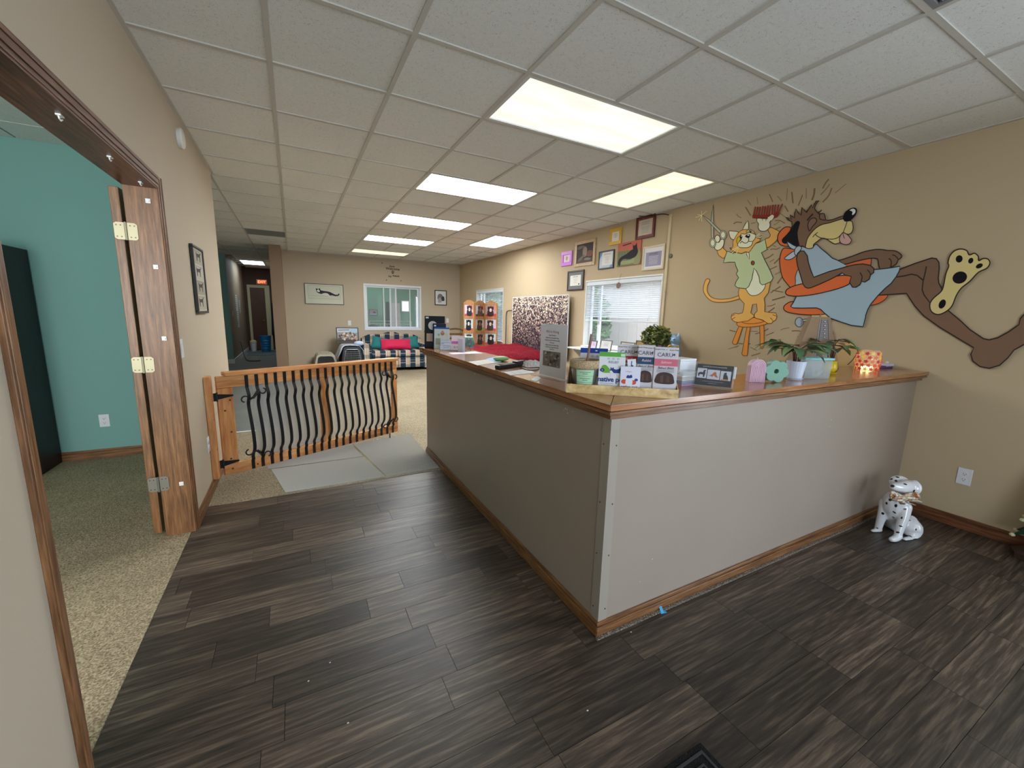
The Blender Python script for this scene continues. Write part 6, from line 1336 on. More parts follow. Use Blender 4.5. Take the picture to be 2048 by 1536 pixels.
end_pouch('treat_pouch', 'pale floral pouch with a blue top edge at the counter end', 0, 869, 899, 655, cm(206,212,216), f_floral)
def card_holder(name, label, l, r, yb, yt, inset, face, art):
    a, b, h = uprow(E0+Vector((.06, -.22+inset, 0)), CAMX, l, r, yb, yt); d = (b-a); w = d.length; d.normalize(); n = Vector((d.y, -d.x, 0)); n = n if n.dot(CAM-a) > 0 else -n
    t = wthing(name, label, 'card holder', (a+b)/2); slope = (up*.86-n*.5).normalized(); hh = h/.86
    M = basis(a+Vector((0,0,.004))+n*.02, d, slope); mb = MB(); mb.bx(0, w, .004, hh, -.012, 0); mb.v = [M @ v for v in mb.v]; mb.build('cards', face, t)
    mb = MB(); mb.bx(-.003, w+.003, 0, .003, -.02, .012).bx(-.003, w+.003, .0032, hh*.45, .0025, .0045); mb.v = [M @ v for v in mb.v]; mb.build('holder', acr, t)
    mb = MB().prism([a-n*.04+up*.0006, b-n*.04+up*.0006, b+n*.03+up*.0006, a+n*.03+up*.0006], (0,0,.0025)); mb.build('foot', acr, t)
    F = Flat(M @ Matrix.Translation((0,0,.0003)), w, hh); art(F); F.build('printed_face', t)
card_holder('card_holder', 'card holder of white and blue business cards at the counter end', 881, 903, 700, 683, 0, cm(206,212,232), lambda F: F.rect(cm(120,140,190), .1,.8,.9,.84).rect(cm(110,120,160), .15,.45,.85,.49).rect(cm(110,120,160), .25,.25,.75,.29).rect(cm(150,170,206), .05,.65,.3,.74))
card_holder('card_holder', 'card holder of pink cards with a bone drawing at the counter end', 902, 924, 703, 684, -.02, cm(226,202,214), lambda F: F.rect(cm(196,110,160), 0,.72,1,1).put(cm(60,52,58), [(.25,.40),(.33,.5),(.36,.42),(.64,.42),(.67,.5),(.75,.40),(.67,.26),(.64,.34),(.36,.34),(.33,.26)]).put(cm(226,202,214), [(.30,.38),(.35,.40),(.65,.40),(.70,.38),(.65,.36),(.35,.36)]))
card_holder('card_holder', 'card holder of pale cards with red circles in the back row at the counter end', 902, 927, 690, 673, .12, cm(222,206,216), lambda F: F.disc(cm(196,80,90), .8, .6, .14).disc(cm(222,206,216), .8, .6, .10).rect(cm(190,150,176), .1,.3,.5,.5))
a, b, h = uprow(E0+Vector((.10,-.36,0)), CAMX, 925, 930, 706, 678)
t = wthing('acrylic_sign', 'narrow frosted acrylic plate on edge beside the pink cards', 'sign', (a+b)/2); MB().prism([a, b, b+Vector((-.02,.06,0)), a+Vector((-.02,.06,0))], (0,0,h)).build('plate', glassy('frosted_acrylic', lin(224,226,244), .7, .3), t, bevel=.001)
gc = ray_v(938, 695, E0+Vector((.10,.09,0)), CAMX); gc.z = CT
t = wthing('glass_jar', 'teal glass globe jar holding red and pink toys at the counter end', 'jar', gc); tg = glassy('teal_glass', lin(70,150,150), .55, .06)
MB().lathe([(.03,.001),(.055,.012),(.062,.045),(.052,.075),(.035,.092),(.04,.10)], gc, 20).build('globe', tg, t, smooth=True); MB().lathe([(.0,.1005),(.042,.1005),(.046,.106),(.03,.114),(0,.116)], gc, 20).build('lid', mat('pale_teal_lid', lin(150,200,190), .3), t, smooth=True)
mb = MB(); rr = random.Random(3)
for k in range(9): mb.m(cm(*rr.choice([(206,110,110),(226,150,160),(60,120,120),(200,206,200)]))).ball(gc+Vector((rr.uniform(-.026,.026), rr.uniform(-.026,.026), rr.uniform(.02,.07))), .014, 8, 6)
mb.build('toys', None, t, smooth=True)
# ---------------------------------------------------------------- sill behind the counter: small frames, potted shrub, cat figurine
SB = .945
def sill_at(px, py, x=XR-.10): return at(px, py, 0, x)
dsk = wthing('window_shelf', 'white shelf board under the wide window behind the counter', 'shelf', (XR-.16, 4.1, .90))
MB().bx(XR-.30, XR-.001, 3.05, 5.3, .905, .925).build('board', white_paint, dsk, bevel=.003)
for y in (3.15, 4.2, 5.2): MB().prism([(XR-.001, y-.01, .9045), (XR-.25, y-.01, .9045), (XR-.001, y-.01, .70)], (0,.02,0)).build('bracket', white_paint, dsk)
def sill_frame(label, l, r, top, face, x, lines=True):
    p, q_ = at(l, 695, 0, x), at(r, 695, 0, x); zt = at((l+r)/2, top, 0, x).z; wv = abs(p.y-q_.y); hv = zt-.9262
    t, put, wr, ln, done, _ = frame_on('tabletop_frame', label, 'picture', (x-.01, (p.y+q_.y)/2, .9262+hv/2), (0,-1,0), (.18,0,1), wv, hv, .012, stm, .014, back=face)
    if lines: ln(.2,.8,[.78,.66,.58,.5,.42], .02, txt, .1)
    done()
sill_frame('small frame with a violet scribble on the window shelf', 1183, 1195, 681, cm(222,206,232), XR-.2)
sill_frame('grey framed letter on the window shelf behind the blue-topped pouch', 1202, 1225, 680, cm(224,222,222), XR-.16)
sill_frame('low grey frame on the window shelf above the red-banded pouch', 1242, 1270, 684, cm(200,196,190), XR-.13)
sill_frame('low brown frame on the window shelf beside the pink pot', 1272, 1292, 681, cm(170,140,90), XR-.10, False)
pc = at(1311, 700, 0, XR-.22); pc.z = .9258
t = wthing('potted_plant', 'round bushy yellow-green plant in a pink pot on the window shelf', 'plant', pc)
pr_ = .125
MB().lathe([(.075,0),(.10,.02),(pr_,.15),(pr_+.006,.165),(pr_-.012,.165),(pr_-.02,.14),(0,.14)], pc, 24).build('pot', mat('pink_pot', lin(198,148,178), .5), t, smooth=False)
MB().tube([pc+Vector((0,0,.14)), pc+Vector((0,0,.26))], .012, 6).build('stem', gstem, t)
pz = at(1311, 678, 0, pc.x).z
leaf_cloud('foliage', t, (pc.x, pc.y, pz+.02), (.16,.19,.155), 900, .028, [mat('shrub_leaf_%d' % k, lin(*c_), .5) for k, c_ in enumerate(((86,104,48), (128,140,70), (160,164,88), (64,84,44)))], random.Random(4))
cc = at(1352, 712, 0, XR-.45); cc = Vector((XR-.20, at(1352, 690, 0, XR-.20).y, .9258)); czt = at(1352, 666, 0, XR-.20).z-.9258
t = wthing('cat_figurine', 'pale blue cat figurine with pointed ears and a gold bow', 'figurine', cc); bl = mat('pale_blue_glaze', lin(136,176,206), .25, coat=.5, var=.12, vscale=20)
s_ = czt/.30
mb = MB(); mb.ball(cc+Vector((0,0,.09*s_)), (.062*s_,.065*s_,.09*s_), 16, 10).ball(cc+Vector((-.01,0,.155*s_)), (.05*s_,.052*s_,.06*s_), 16, 10).ball(cc+Vector((-.02,0,.225*s_)), (.052*s_,.062*s_,.05*s_), 16, 10)
for e in (-1, 1): mb.lathe([(.024*s_,0),(.016*s_,.03*s_),(.002*s_,.062*s_)], cc+Vector((-.015*s_, e*.038*s_, .252*s_)), 10, sx=.5)
mb.ball(cc+Vector((-.065*s_,0,.21*s_)), (.018*s_,.022*s_,.016*s_), 10, 7)
cat_ = mb.build('body', bl, t, smooth=True); rm_ = cat_.modifiers.new('remesh', 'REMESH'); rm_.mode = 'VOXEL'; rm_.voxel_size = .005; rm_.use_smooth_shade = True
fe = MB().m(cm(40,70,100))
for e in (-1, 1): fe.ball(cc+Vector((-.066*s_, e*.024*s_, .235*s_)), (.006*s_,.010*s_,.006*s_), 8, 6)
fe.ball(cc+Vector((-.083*s_,0,.214*s_)), .005*s_, 8, 6); fe.build('eyes_and_nose', None, t)
gm = mat('gold_ribbon', lin(206,168,82), .28, .8)
bw = MB(); bo = cc+Vector((-.07*s_, -.045*s_, .13*s_))
for sgn, tilt in ((1,.3),(-1,.2),(1,-.6),(-1,-.7)):
    a = bo; L2 = .07*s_; pts = [bo, bo+Vector((-.012, -sgn*L2*.55, L2*(.45 if tilt > 0 else -.5))), bo+Vector((-.018, -sgn*L2, L2*tilt)), bo+Vector((.0, -sgn*L2*.6, L2*(tilt-.5)))]
    bw.tube(smoothed(pts, True, 4), (.013*s_, .0025), 6, closed=True)
bw.ball(bo, .013*s_, 8, 6); bw.build('gold_bow', gm, t, smooth=True)
# ---------------------------------------------------------------- right arm of the counter
RY = 1.40
def row(px, py, y=RY): return at(px, py, 1, y)
# tissue box and clear organiser
a_, b_ = row(1352, 770, 1.47), row(1384, 770, 1.47); z1 = row(1368, 722, 1.47).z
t = wthing('paper_box', 'white cardboard box behind the clear paper organiser', 'box', (a_.x, 1.5, CT)); MB().bx(a_.x, b_.x-.004, 1.455, 1.555, CT+.0006, z1).build('box_body', white, t, bevel=.002); MB().bx(a_.x-.001, b_.x-.003, 1.454, 1.556, z1+.0003, z1+.012).build('lid', white, t, bevel=.002)
a_, b_ = row(1349, 772, 1.43), row(1382, 772, 1.43); z1 = row(1366, 741, 1.43).z
t = wthing('paper_organiser', 'clear acrylic organiser stacked with coloured papers', 'organiser', (a_.x, 1.43, CT))
mb = MB(); x0, x1 = a_.x, b_.x
mb.bx(x0, x1, 1.385, 1.388, CT+.0006, z1).bx(x0, x1, 1.450, 1.4525, CT+.0006, z1).bx(x0, x0+.003, 1.3882, 1.4498, CT+.0006, z1).bx(x1-.003, x1, 1.3882, 1.4498, CT+.0006, z1); mb.build('case', acr, t)
hh = z1-CT; 
for k, c_ in enumerate(((206,60,170), (70,70,170), (60,110,150), (222,222,226), (206,196,170), (226,228,230))): MB().bx(x0+.004, x1-.004-.003*(k % 3), 1.392, 1.447, CT+.0008+k*hh*.12, CT+.0008+k*hh*.12+hh*.09).build('paper_stack', cm(*c_), t)
# black photography card in an acrylic holder
a_, b_ = at(1388, 772, 2, CT), at(1461, 780, 2, CT); d = (b_-a_); w = d.length; d.normalize(); n = Vector((d.y, -d.x, 0)); n = n if n.dot(CAM-a_) > 0 else -n
h = ray_v(1425, 731, a_, d).z-CT
t = wthing('card_holder', 'acrylic holder with black cards showing three dogs on the counter', 'card holder', (a_+b_)/2)
M = basis(a_+Vector((0,0,.010)), d, up*.94-n*.34); hh = (h-.010)/.94
mb = MB(); mb.bx(0, w, 0, hh, -.010, 0); mb.v = [M @ v for v in mb.v]; mb.build('cards', cm(26,26,34), t)
mb = MB(); mb.bx(-.004, w+.004, -.006, -.0005, -.03, .008).bx(-.0065, -.0042, -.004, hh, -.03, .004).bx(w+.0042, w+.0065, -.004, hh, -.03, .004); mb.v = [M @ v for v in mb.v]; mb.build('holder', acr, t)
mb = MB(); mb.bx(-.004, w+.004, 0, hh*1.0, .0030, .0045); mb.v = [M @ v for v in mb.v]; mb.build('clear_front', acr2, t)
MB().prism([a_-n*.07, b_-n*.07, b_+n*.006, a_+n*.006], (0,0,.003)).build('foot', acr, t)
mb = MB()
for k in range(4): mb.bx(.03+.002*k, w+.008-.002*k, hh*.55, hh*1.10-.004*k, -.060+.010*k, -.057+.010*k)
mb.v = [M @ v for v in mb.v]; mb.build('spare_cards', white, t)
F = Flat(M @ Matrix.Translation((0,0,.0003)), w, hh)
F.text('powerful pawsome photography', .5, .90, .0088, cm(206,208,220), spacing=.95)
for u0, u1, v0, v1 in ((.03,.30,.33,.80), (.32,.66,.31,.76), (.68,.96,.30,.74)): F.rect(cm(210,214,228), u0, v0, u1, v1)
F.put(cm(36,34,38), [(.07,.42),(.06,.55),(.12,.62),(.19,.60),(.21,.72),(.28,.72),(.25,.66),(.26,.55),(.24,.38),(.21,.38),(.20,.50),(.11,.50),(.10,.40)]).put(cm(190,110,70), [(.34,.50),(.42,.44),(.46,.56),(.50,.66),(.56,.66),(.57,.54),(.63,.40),(.55,.42),(.50,.50),(.47,.42),(.40,.48)]).put(cm(36,34,38), [(.76,.34),(.76,.55),(.78,.66),(.84,.68),(.84,.58),(.88,.50),(.90,.36)]).rect(cm(190,150,100), .70,.30,.90,.36)
F.text('treating your best friend as ours since always', .5, .20, .0052, cm(190,194,206)).text('call today to book', .5, .11, .0052, cm(190,194,206)); F.build('printed_face', t)
# pink arch candle
a_, b_ = at(1498, 764, 2, CT), at(1532, 766, 2, CT); w = (b_-a_).length; hc = ray_v(1515, 719, a_, CAMX).z-CT
pk = mat('pink_wax', lin(214,178,196), .45, spec=.5); cx_ = (a_+b_)/2; d = CAMX; n = Vector((d.y, -d.x, 0)); n = n if n.dot(CAM-a_) > 0 else -n
t = wthing('arch_candle', 'pale pink ribbed arch-shaped candle on the counter', 'candle', cx_+n*-.02)
prof2 = []; nr = 9
def arch_at(f, rib): 
    r = w/2*f; pts = [(-r, 0)]+[(r*math.cos(R(180-180*i/18)), hc-w/2+r*math.sin(R(180-180*i/18))) for i in range(19)]+[(r, 0)]; return pts
M = basis(cx_-n*.044+Vector((0,0,.0006)), d, up)
mb = MB(); mb.prism([(x, y, 0) for x, y in arch_at(1, 0)], (0,0,.036))
for k in range(5):
    f = 1-k*.2; P = arch_at(f-.08, 0); mb.tube([(x, y, .036) for x, y in P], .0042, 6)
mb.v = [M @ v for v in mb.v]; mb.build('wax', pk, t, smooth=False); MB().tube([cx_-n*.026+up*hc, cx_-n*.026+up*(hc+.010)], .0012, 5).build('wick', white, t)
# green flower-shaped vase
cx_ = at(1555, 766, 2, CT); gcen = ray_v(1552, 742, cx_-n*.02, CAMX); rad = (ray_v(1552, 720, cx_, CAMX).z-CT)/2
t = wthing('flower_vase', 'sage green flower-shaped vase with a round hole standing on edge', 'vase', cx_)
sg = mat('sage_green_glaze', lin(124,170,150), .5); M = basis(Vector((gcen.x, gcen.y, CT+rad*.98+.0008))-n*.03, d, up)
npet = 6; out = []
for i in range(72): an = 2*math.pi*i/72; rr_ = rad*(.80+.20*abs(math.cos(npet/2*(an+.2)))**.8); out.append((rr_*1.05*math.cos(an), rr_*math.sin(an)))
ymin = min(y for x, y in out); out = [(x, max(y, -rad*.97)) for x, y in out]
hole = [(rad*.20*math.cos(2*math.pi*i/72)-rad*.05, rad*.20*math.sin(2*math.pi*i/72)) for i in range(72)]
mb = MB(); T_ = .040; vs = [(x, y, T_) for x, y in out]+[(x, y, T_) for x, y in hole]+[(x, y, 0) for x, y in out]+[(x, y, 0) for x, y in hole]; K = 72; fs = []
for i in range(K): j = (i+1) % K; fs += [(i, j, K+j, K+i), (2*K+j, 2*K+i, 3*K+i, 3*K+j), (j, i, 2*K+i, 2*K+j), (K+i, K+j, 3*K+j, 3*K+i)]
mb.add([M @ Vector(v) for v in vs], fs).build('body', sg, t, bevel=.002); mb = MB().lathe([(0,.006),(rad*.19,.006)], (-rad*.05,0,0), 20); mb.v = [M @ v for v in mb.v]; mb.build('hole_back', mat('brown_hole', lin(96,70,56), .7), t)
# plants in pots
pleaf = [mat('prayer_leaf_%d' % k, lin(*c_), .45, spec=.5) for k, c_ in enumerate(((108,142,86), (138,160,108), (92,130,92), (126,150,96), (146,116,90)))]
rstem = mat('reddish_stem', lin(104,58,44), .6)
pp = at(1601, 761, 2, CT); pp.y += .035; ph = ray_v(1601, 722, pp, CAMX).z-CT
def wpot(t, loc):
    k = ph/.10
    MB().lathe([(.030*k,.008),(.033*k,.012),(.046*k,.10*k),(.044*k,.10*k),(.040*k,.088*k),(0,.088*k)], loc, 22).build('pot', mat('white_pot', lin(206,214,232), .4, bump=.2, bscale=60), t); MB().lathe([(.034*k,.0006),(.040*k,.012),(.036*k,.012),(.031*k,.005)], loc, 22).build('saucer', mat('white_pot2', lin(206,214,232), .4), t); MB().lathe([(0,.0882*k),(.040*k,.0885*k),(0,.092*k)], loc, 14).build('soil', mat('potting_soil', lin(40,30,24), 1), t)
arching_plant('potted_plant', 'spreading long-leaved green plant in a white pot on the counter', pp, wpot, 12, 3, .150, .042, pleaf, 21, .10, (.088, .150), rstem, .5)
yp = at(1678, 749, 2, CT); yp.y += .06
def ypot(t, loc):
    ym = mat('yellow_glaze', lin(222,190,20), .3)
    MB().lathe([(.028,.008),(.042,.03),(.036,.085),(.034,.085),(.038,.03),(0,.03)], loc, 20).build('pot', ym, t, smooth=True); MB().lathe([(.040,.0006),(.046,.010),(.042,.010),(.036,.004)], loc, 20).build('saucer', ym, t); MB().lathe([(0,.078),(.034,.0785),(0,.082)], loc, 14).build('soil', mat('potting_soil', lin(40,30,24), 1), t)
arching_plant('potted_plant', 'leggy green plant in a bright yellow pot on the counter', yp, ypot, 7, 3, .125, .044, pleaf, 33, .10, (.078, .16), rstem, .5)
# clear box with aqua lid
a_, b_ = at(1606, 757, 2, CT), at(1660, 757, 2, CT); zt_ = ray_v(1635, 716, a_, CAMX).z; d = CAMX
t = wthing('clear_box', 'clear plastic box of beads with an aqua lid between the plants', 'box', (a_+b_)/2); w = (b_-a_).length*.86; M = basis(a_+Vector((0,0,.0006)), d, -n if False else Vector((-d.y, d.x, 0)))
hb_ = zt_-CT-.014; mb = MB(); k = .08*w
A4 = [(.006,0,.0),(w-.006,0,.0),(w-.006,.07,.0),(.006,.07,.0)]; B4 = [(0,-.004,hb_),(w,-.004,hb_),(w,.074,hb_),(0,.074,hb_)]
mb.add(A4+B4, [(3,2,1,0),(0,1,5,4),(1,2,6,5),(2,3,7,6),(3,0,4,7)]); mb.v = [M @ v for v in mb.v]; mb.build('tub', glassy('box_plastic', lin(206,216,216), .4, .12), t)
mb = MB(); mb.bx(-.006, w+.006, -.010, .080, hb_+.0006, hb_+.014); mb.v = [M @ v for v in mb.v]; mb.build('lid', mat('aqua_lid', lin(140,206,206), .35), t, bevel=.003)
mb = MB(); rr = random.Random(5)
for q_ in range(60): mb.m(cm(*rr.choice([(60,80,120),(206,210,214),(150,140,120),(120,150,170),(226,226,226)]))).ball((rr.uniform(.02,w-.02), rr.uniform(.012,.06), rr.uniform(.006,hb_*.45)), .006, 6, 4)
mb.v = [M @ v for v in mb.v]; o = mb.build('beads', None, t, smooth=True); o['kind'] = 'stuff'
# laced tapered shade
Ys = 1.545
tl, tr, bl_, br = at(1620, 633, 1, Ys), at(1657, 635, 1, Ys), at(1588, 702, 1, Ys), at(1664, 702, 1, Ys)
xc, hw1 = (tl.x+tr.x)/2, (tr.x-tl.x)/2; zt1 = tl.z
t = wthing('laced_shade', 'tall tapered grey-brown shade with a silver-studded laced front', 'lamp shade', (xc, Ys, CT))
slope_ = ((br.x-bl_.x)/2-hw1)/(tl.z-bl_.z); xb = (bl_.x+br.x)/2; hwb = hw1+slope_*(zt1-CT); xb = xc+(xb-xc)*(zt1-CT)/(tl.z-bl_.z)
def sh(u, v, off=0): # u -1..1, v 0 bottom..1 top on the front face
    hw = hwb+(hw1-hwb)*v; c = xb+(xc-xb)*v; dep = .030+(.012-.030)*v; return Vector((c+u*hw, Ys-dep-off, CT+.0008+(zt1-CT)*v))
def shb(u, v): p = sh(u, v); dep = .030+(.012-.030)*v; return Vector((p.x, Ys+dep*.9, p.z))
brn = mat('shade_taupe', lin(150,124,96), .7); gry = mat('shade_grey', lin(146,140,138), .6)
mb = MB().m(brn).add([sh(-1,0), sh(1,0), sh(1,1), sh(-1,1), shb(-1,0), shb(1,0), shb(1,1), shb(-1,1)], [(0,1,2,3),(5,4,7,6),(4,0,3,7),(1,5,6,2),(3,2,6,7),(4,5,1,0)]); mb.build('shade', None, t)
mb = MB().m(gry); mb.prism([sh(-.15,.02,.0006), sh(.72,.02,.0006), sh(.72,.95,.0006), sh(-.15,.95,.0006)], (0,-.002,0)); mb.build('laced_panel', None, t)
dk_ = mat('lace_dark', lin(70,66,72), .5); mb = MB()
for v in [.30+.62*i/18 for i in range(19)]: mb.tube([sh(-.02, v, .003), sh(.60, v+.012, .003)], .0013, 5)
mb.tube([sh(-.05, .28, .003), sh(-.02, .95, .003)], .002, 5); mb.tube([sh(.62, .28, .003), sh(.62, .95, .003)], .002, 5); mb.build('lacing', dk_, t)
mb = MB()
for i in range(9): mb.ball(sh(.27, .33+.58*i/8, .005), .0075, 10, 6)
mb.build('studs', mat('silver_stud', lin(206,206,212), .2, .9), t, smooth=True)
MB().lathe([(.006,0),(.006,.008),(.003,.010),(.003,.016),(0,.018)], (xc+.01, Ys, zt1+.001), 10).build('finial', galv, t)
# glowing mosaic candle jar and purple box
jc = at(1746, 742, 2, CT); jc.y += .04; jh = ray_v(1746, 701, jc, CAMX).z-CT; jr = (ray_v(1771, 730, jc, CAMX)-ray_v(1724, 730, jc, CAMX)).length/2/1.17
t = wthing('mosaic_jar', 'lit glass candle jar covered in red and yellow flower mosaic', 'candle jar', jc)
def jar_r(v): return jr*(.80+.22*math.sin(math.pi*(v*.86+.10)))
MB().lathe([(jr*.7,.0008)]+[(jar_r(i/10), .002+jh*i/10) for i in range(11)]+[(jar_r(1)*.93, jh*1.0)]+[(jar_r(i/10)*.94, .006+(jh-.006)*i/10) for i in range(9,-1,-1)], jc, 26).build('jar', glassy('mosaic_glass', lin(240,214,180), .35, .1), t, smooth=True)
fl_c = [((206,60,50), .9), ((222,90,60), .8), ((224,200,90), 1.2), ((214,120,60), .9), ((196,60,70), .8)]
rr = random.Random(17)
for r_ in range(5):
    for k in range(13):
        an = 2*math.pi*(k+.5*(r_ % 2))/13; v = .10+.19*r_; rj = jar_r(v)+.0006; c = Vector((jc.x+rj*math.cos(an), jc.y+rj*math.sin(an), jc.z+jh*v)); nx = Vector((math.cos(an), math.sin(an), 0))
        ci = rr.randrange(5); col_, es = fl_c[ci]; m_ = mat('mosaic_flower_%d' % ci, lin(*col_), .35, emit=lin(*col_), estr=es*.22)
        M = basis(c, Vector((-nx.y, nx.x, 0)), up); pts = [(jr*.21*(.72+.28*math.cos(5*q_*math.pi/10))*math.cos(q_*math.pi/10), jr*.21*(.72+.28*math.cos(5*q_*math.pi/10))*math.sin(q_*math.pi/10)) for q_ in range(20)]
        MB().prism([M @ Vector((x, y, 0)) for x, y in pts], nx*.0022).build('mosaic_flower', m_, t)
MB().lathe([(0,.006),(jr*.45,.006),(jr*.45,.03),(0,.032)], jc, 14).build('tea_light', mat('tea_light_glow', (.9,.8,.6), .5, emit=(1,.72,.32), estr=6), t)
xp = at(1783, 741, 2, CT); pz1 = ray_v(1783, 731, xp, CAMX).z
t = wthing('jewellery_box', 'small purple box with a scalloped white lid near the wall', 'box', (3.99, 1.40, CT)); xa, xb_ = 3.93, 4.055; 
MB().bx(xa, xb_, 1.385, 1.44, CT+.0006, CT+.022).build('box_body', mat('purple_box', lin(84,64,112), .5), t, bevel=.002); MB().bx(xa-.003, xb_+.003, 1.382, 1.443, CT+.0225, CT+.036).build('lid', mat('lilac_lid', lin(206,200,222), .5), t, bevel=.002)
mb = MB()
for k in range(9): mb.ball((xa+.006+k*.0142, 1.3815, CT+.022), (.0065,.003,.006), 8, 6)
mb.build('scallops', mat('lilac_lid', lin(206,200,222), .5), t, smooth=True); MB().lathe([(.009,0),(.012,.006),(.008,.014),(0,.016)], (4.02, 1.41, CT+.0365), 10).build('shell_knob', cm(226,220,212), t, smooth=True)
# ---------------------------------------------------------------- spotted dog statue in the corner
def bake(o):
    dg = bpy.context.evaluated_depsgraph_get(); me = bpy.data.meshes.new_from_object(o.evaluated_get(dg)); o.modifiers.clear(); old = o.data; o.data = me; bpy.data.meshes.remove(old); return o
AW = Vector((FWD.x, FWD.y, 0)).normalized()
DP = at(1786.5, 1083, 2, 0)
def zp(x, y): return (1740+x*.1107, 930+y*.1107)
def dk(x, y, dy): px, py = zp(x, y); return ray_v(px, py, DP+AW*dy, CAMX)
dog = wthing('dalmatian_statue', 'white glazed spotted dog statue sitting in the corner with a ribbon bow', 'statue', DP+AW*.08)
glz = mat('white_glaze', lin(222,224,228), .18, spec=.6, coat=.6)
mb = MB()
def limb(pts):                                           # (x, y, dy, radius)
    P = [dk(x, y, d) for x, y, d, r in pts]; rs = [r for *_, r in pts]
    S = smoothed(P, False, 5); RR = []
    for i in range(len(S)):
        f = i/5; a = min(int(f), len(rs)-1); b = min(a+1, len(rs)-1); RR.append(rs[a]+(rs[b]-rs[a])*(f-a))
    mb.tube(S, RR, 12)
    for q_, r in ((S[0], RR[0]), (S[-1], RR[-1])): mb.ball(q_, r, 12, 8)
limb([(640,760,.05,.036), (610,930,.035,.031), (560,1080,.025,.026), (510,1240,.015,.023)]); limb([(510,1290,.012,.024), (450,1330,.0,.022), (390,1345,-.01,.017)])
limb([(275,680,.13,.033), (235,860,.13,.029), (180,1030,.13,.024), (150,1130,.13,.022)]); limb([(155,1165,.13,.022), (100,1195,.125,.019), (45,1200,.12,.015)])
limb([(450,640,.09,.062), (440,780,.10,.066), (470,960,.14,.068), (560,1120,.18,.080), (650,1200,.18,.075)])
limb([(720,1020,.13,.045), (740,1120,.10,.062), (750,1220,.085,.058), (770,1320,.06,.032)]); limb([(800,1345,.05,.021), (700,1350,.035,.022), (625,1352,.02,.016)])
limb([(400,1130,.22,.035), (330,1170,.21,.030), (250,1185,.20,.020)])
limb([(480,640,.085,.058), (560,590,.085,.045), (620,520,.085,.040), (680,430,.085,.042)])
limb([(740,390,.09,.046), (640,395,.07,.046), (520,400,.05,.033), (420,390,.04,.022)])
limb([(660,330,.12,.026), (560,265,.135,.028), (450,265,.14,.026), (400,320,.13,.020)])
limb([(800,340,.07,.026), (850,400,.05,.026), (830,470,.045,.024), (780,490,.045,.016)])
limb([(860,1250,.13,.014), (870,1170,.16,.012), (850,1120,.17,.010)])
for v in mb.v: v.z = max(v.z, .002)
body = mb.build('body', glz, dog); rm_ = body.modifiers.new('remesh', 'REMESH'); rm_.mode = 'VOXEL'; rm_.voxel_size = .0055
smm = body.modifiers.new('smooth', 'SMOOTH'); smm.factor = .5; smm.iterations = 6; bake(body)
for p_ in body.data.polygons: p_.use_smooth = True
bvh = BVHTree.FromPolygons([v.co+Vector(dog['_o']) for v in body.data.vertices], [tuple(p_.vertices) for p_ in body.data.polygons])
sp_m = mat('black_glaze', lin(20,20,30), .2, coat=.5)
def on_body(x, y):
    px, py = zp(x, y); v = (RGT*((px-1024)/FPX)-UPV*((py-768)/FPX)+FWD).normalized(); return bvh.ray_cast(CAM, v)
def spot_mesh(x, y, rx, ry=None, ang=0):
    hit, nrm, idx, _ = on_body(x, y)
    if hit is None: return None
    ry = ry or rx; ux = nrm.orthogonal().normalized() if abs(nrm.z) > .95 else Vector((0,0,1)).cross(nrm).normalized(); uy = nrm.cross(ux); pts = []
    for i in range(14):
        a = 2*math.pi*i/14; u, v = rx*math.cos(a)*math.cos(ang)-ry*math.sin(a)*math.sin(ang), rx*math.cos(a)*math.sin(ang)+ry*math.sin(a)*math.cos(ang)
        q_ = hit+ux*u+uy*v; h2 = bvh.find_nearest(q_); pts.append(h2[0]+h2[1]*.0008)
    return pts, hit+nrm*.0009
sm_b = MB().m(sp_m)
for x, y, rx, ry, an in ((495,220,.010,.006,0),(385,255,.009,.006,.8),(470,287,.008,.008,0),(362,630,.0085,.0085,0),(468,735,.007,.012,0),(300,690,.007,.010,0),(440,855,.011,.005,-.7),(425,945,.009,.004,-.7),(232,875,.008,.009,.3),(130,1140,.007,.004,0),(573,955,.005,.008,0),(555,1105,.010,.005,0),(500,1217,.010,.006,.3),(630,795,.008,.006,.3),(795,465,.008,.008,0),(830,1165,.005,.007,0),(735,1290,.016,.004,-.1),(715,1000,.008,.004,0)):
    r_ = spot_mesh(x, y, rx, ry, an)
    if r_: b = len(sm_b.v); sm_b.v += r_[0]+[r_[1]]; sm_b.f += [[b+i, b+(i+1) % 14, b+14] for i in range(14)]; sm_b.mi += [0]*14
sm_b.build('spots', sp_m, dog)
eb = MB().m(sp_m); r_ = on_body(405, 378); 
if r_[0]: eb.ball(r_[0], (.012,.012,.009), 10, 8)
r_ = spot_mesh(635, 347, .012, .006, -.2)
if r_: b = len(eb.v); eb.v += r_[0]+[r_[1]]; eb.f += [[b+i, b+(i+1) % 14, b+14] for i in range(14)]; eb.mi += [0]*14
eb.build('nose_and_eye', sp_m, dog)
def ribbon_mat():
    m, nt, b, N, L = nodes_mat('patterned_gold_ribbon')
    tc = N('ShaderNodeTexCoord'); v = N('ShaderNodeTexVoronoi'); v.inputs['Scale'].default_value = 75; L(tc.outputs['Object'], v.inputs['Vector'])
    s = N('ShaderNodeSeparateColor'); L(v.outputs['Color'], s.inputs[0]); r = ramp(nt, [(.0, lin(214,206,190)), (.5, lin(220,214,200)), (.62, lin(176,90,50)), (.78, lin(170,130,70)), (1, lin(206,190,150))]); L(s.outputs[0], r.inputs['Fac'])
    L(r.outputs[0], b.inputs['Base Color']); b.inputs['Roughness'].default_value = .3; b.inputs['Metallic'].default_value = .2; return m
rbm = ribbon_mat(); mb = MB(); c0 = dk(580,600,.0)
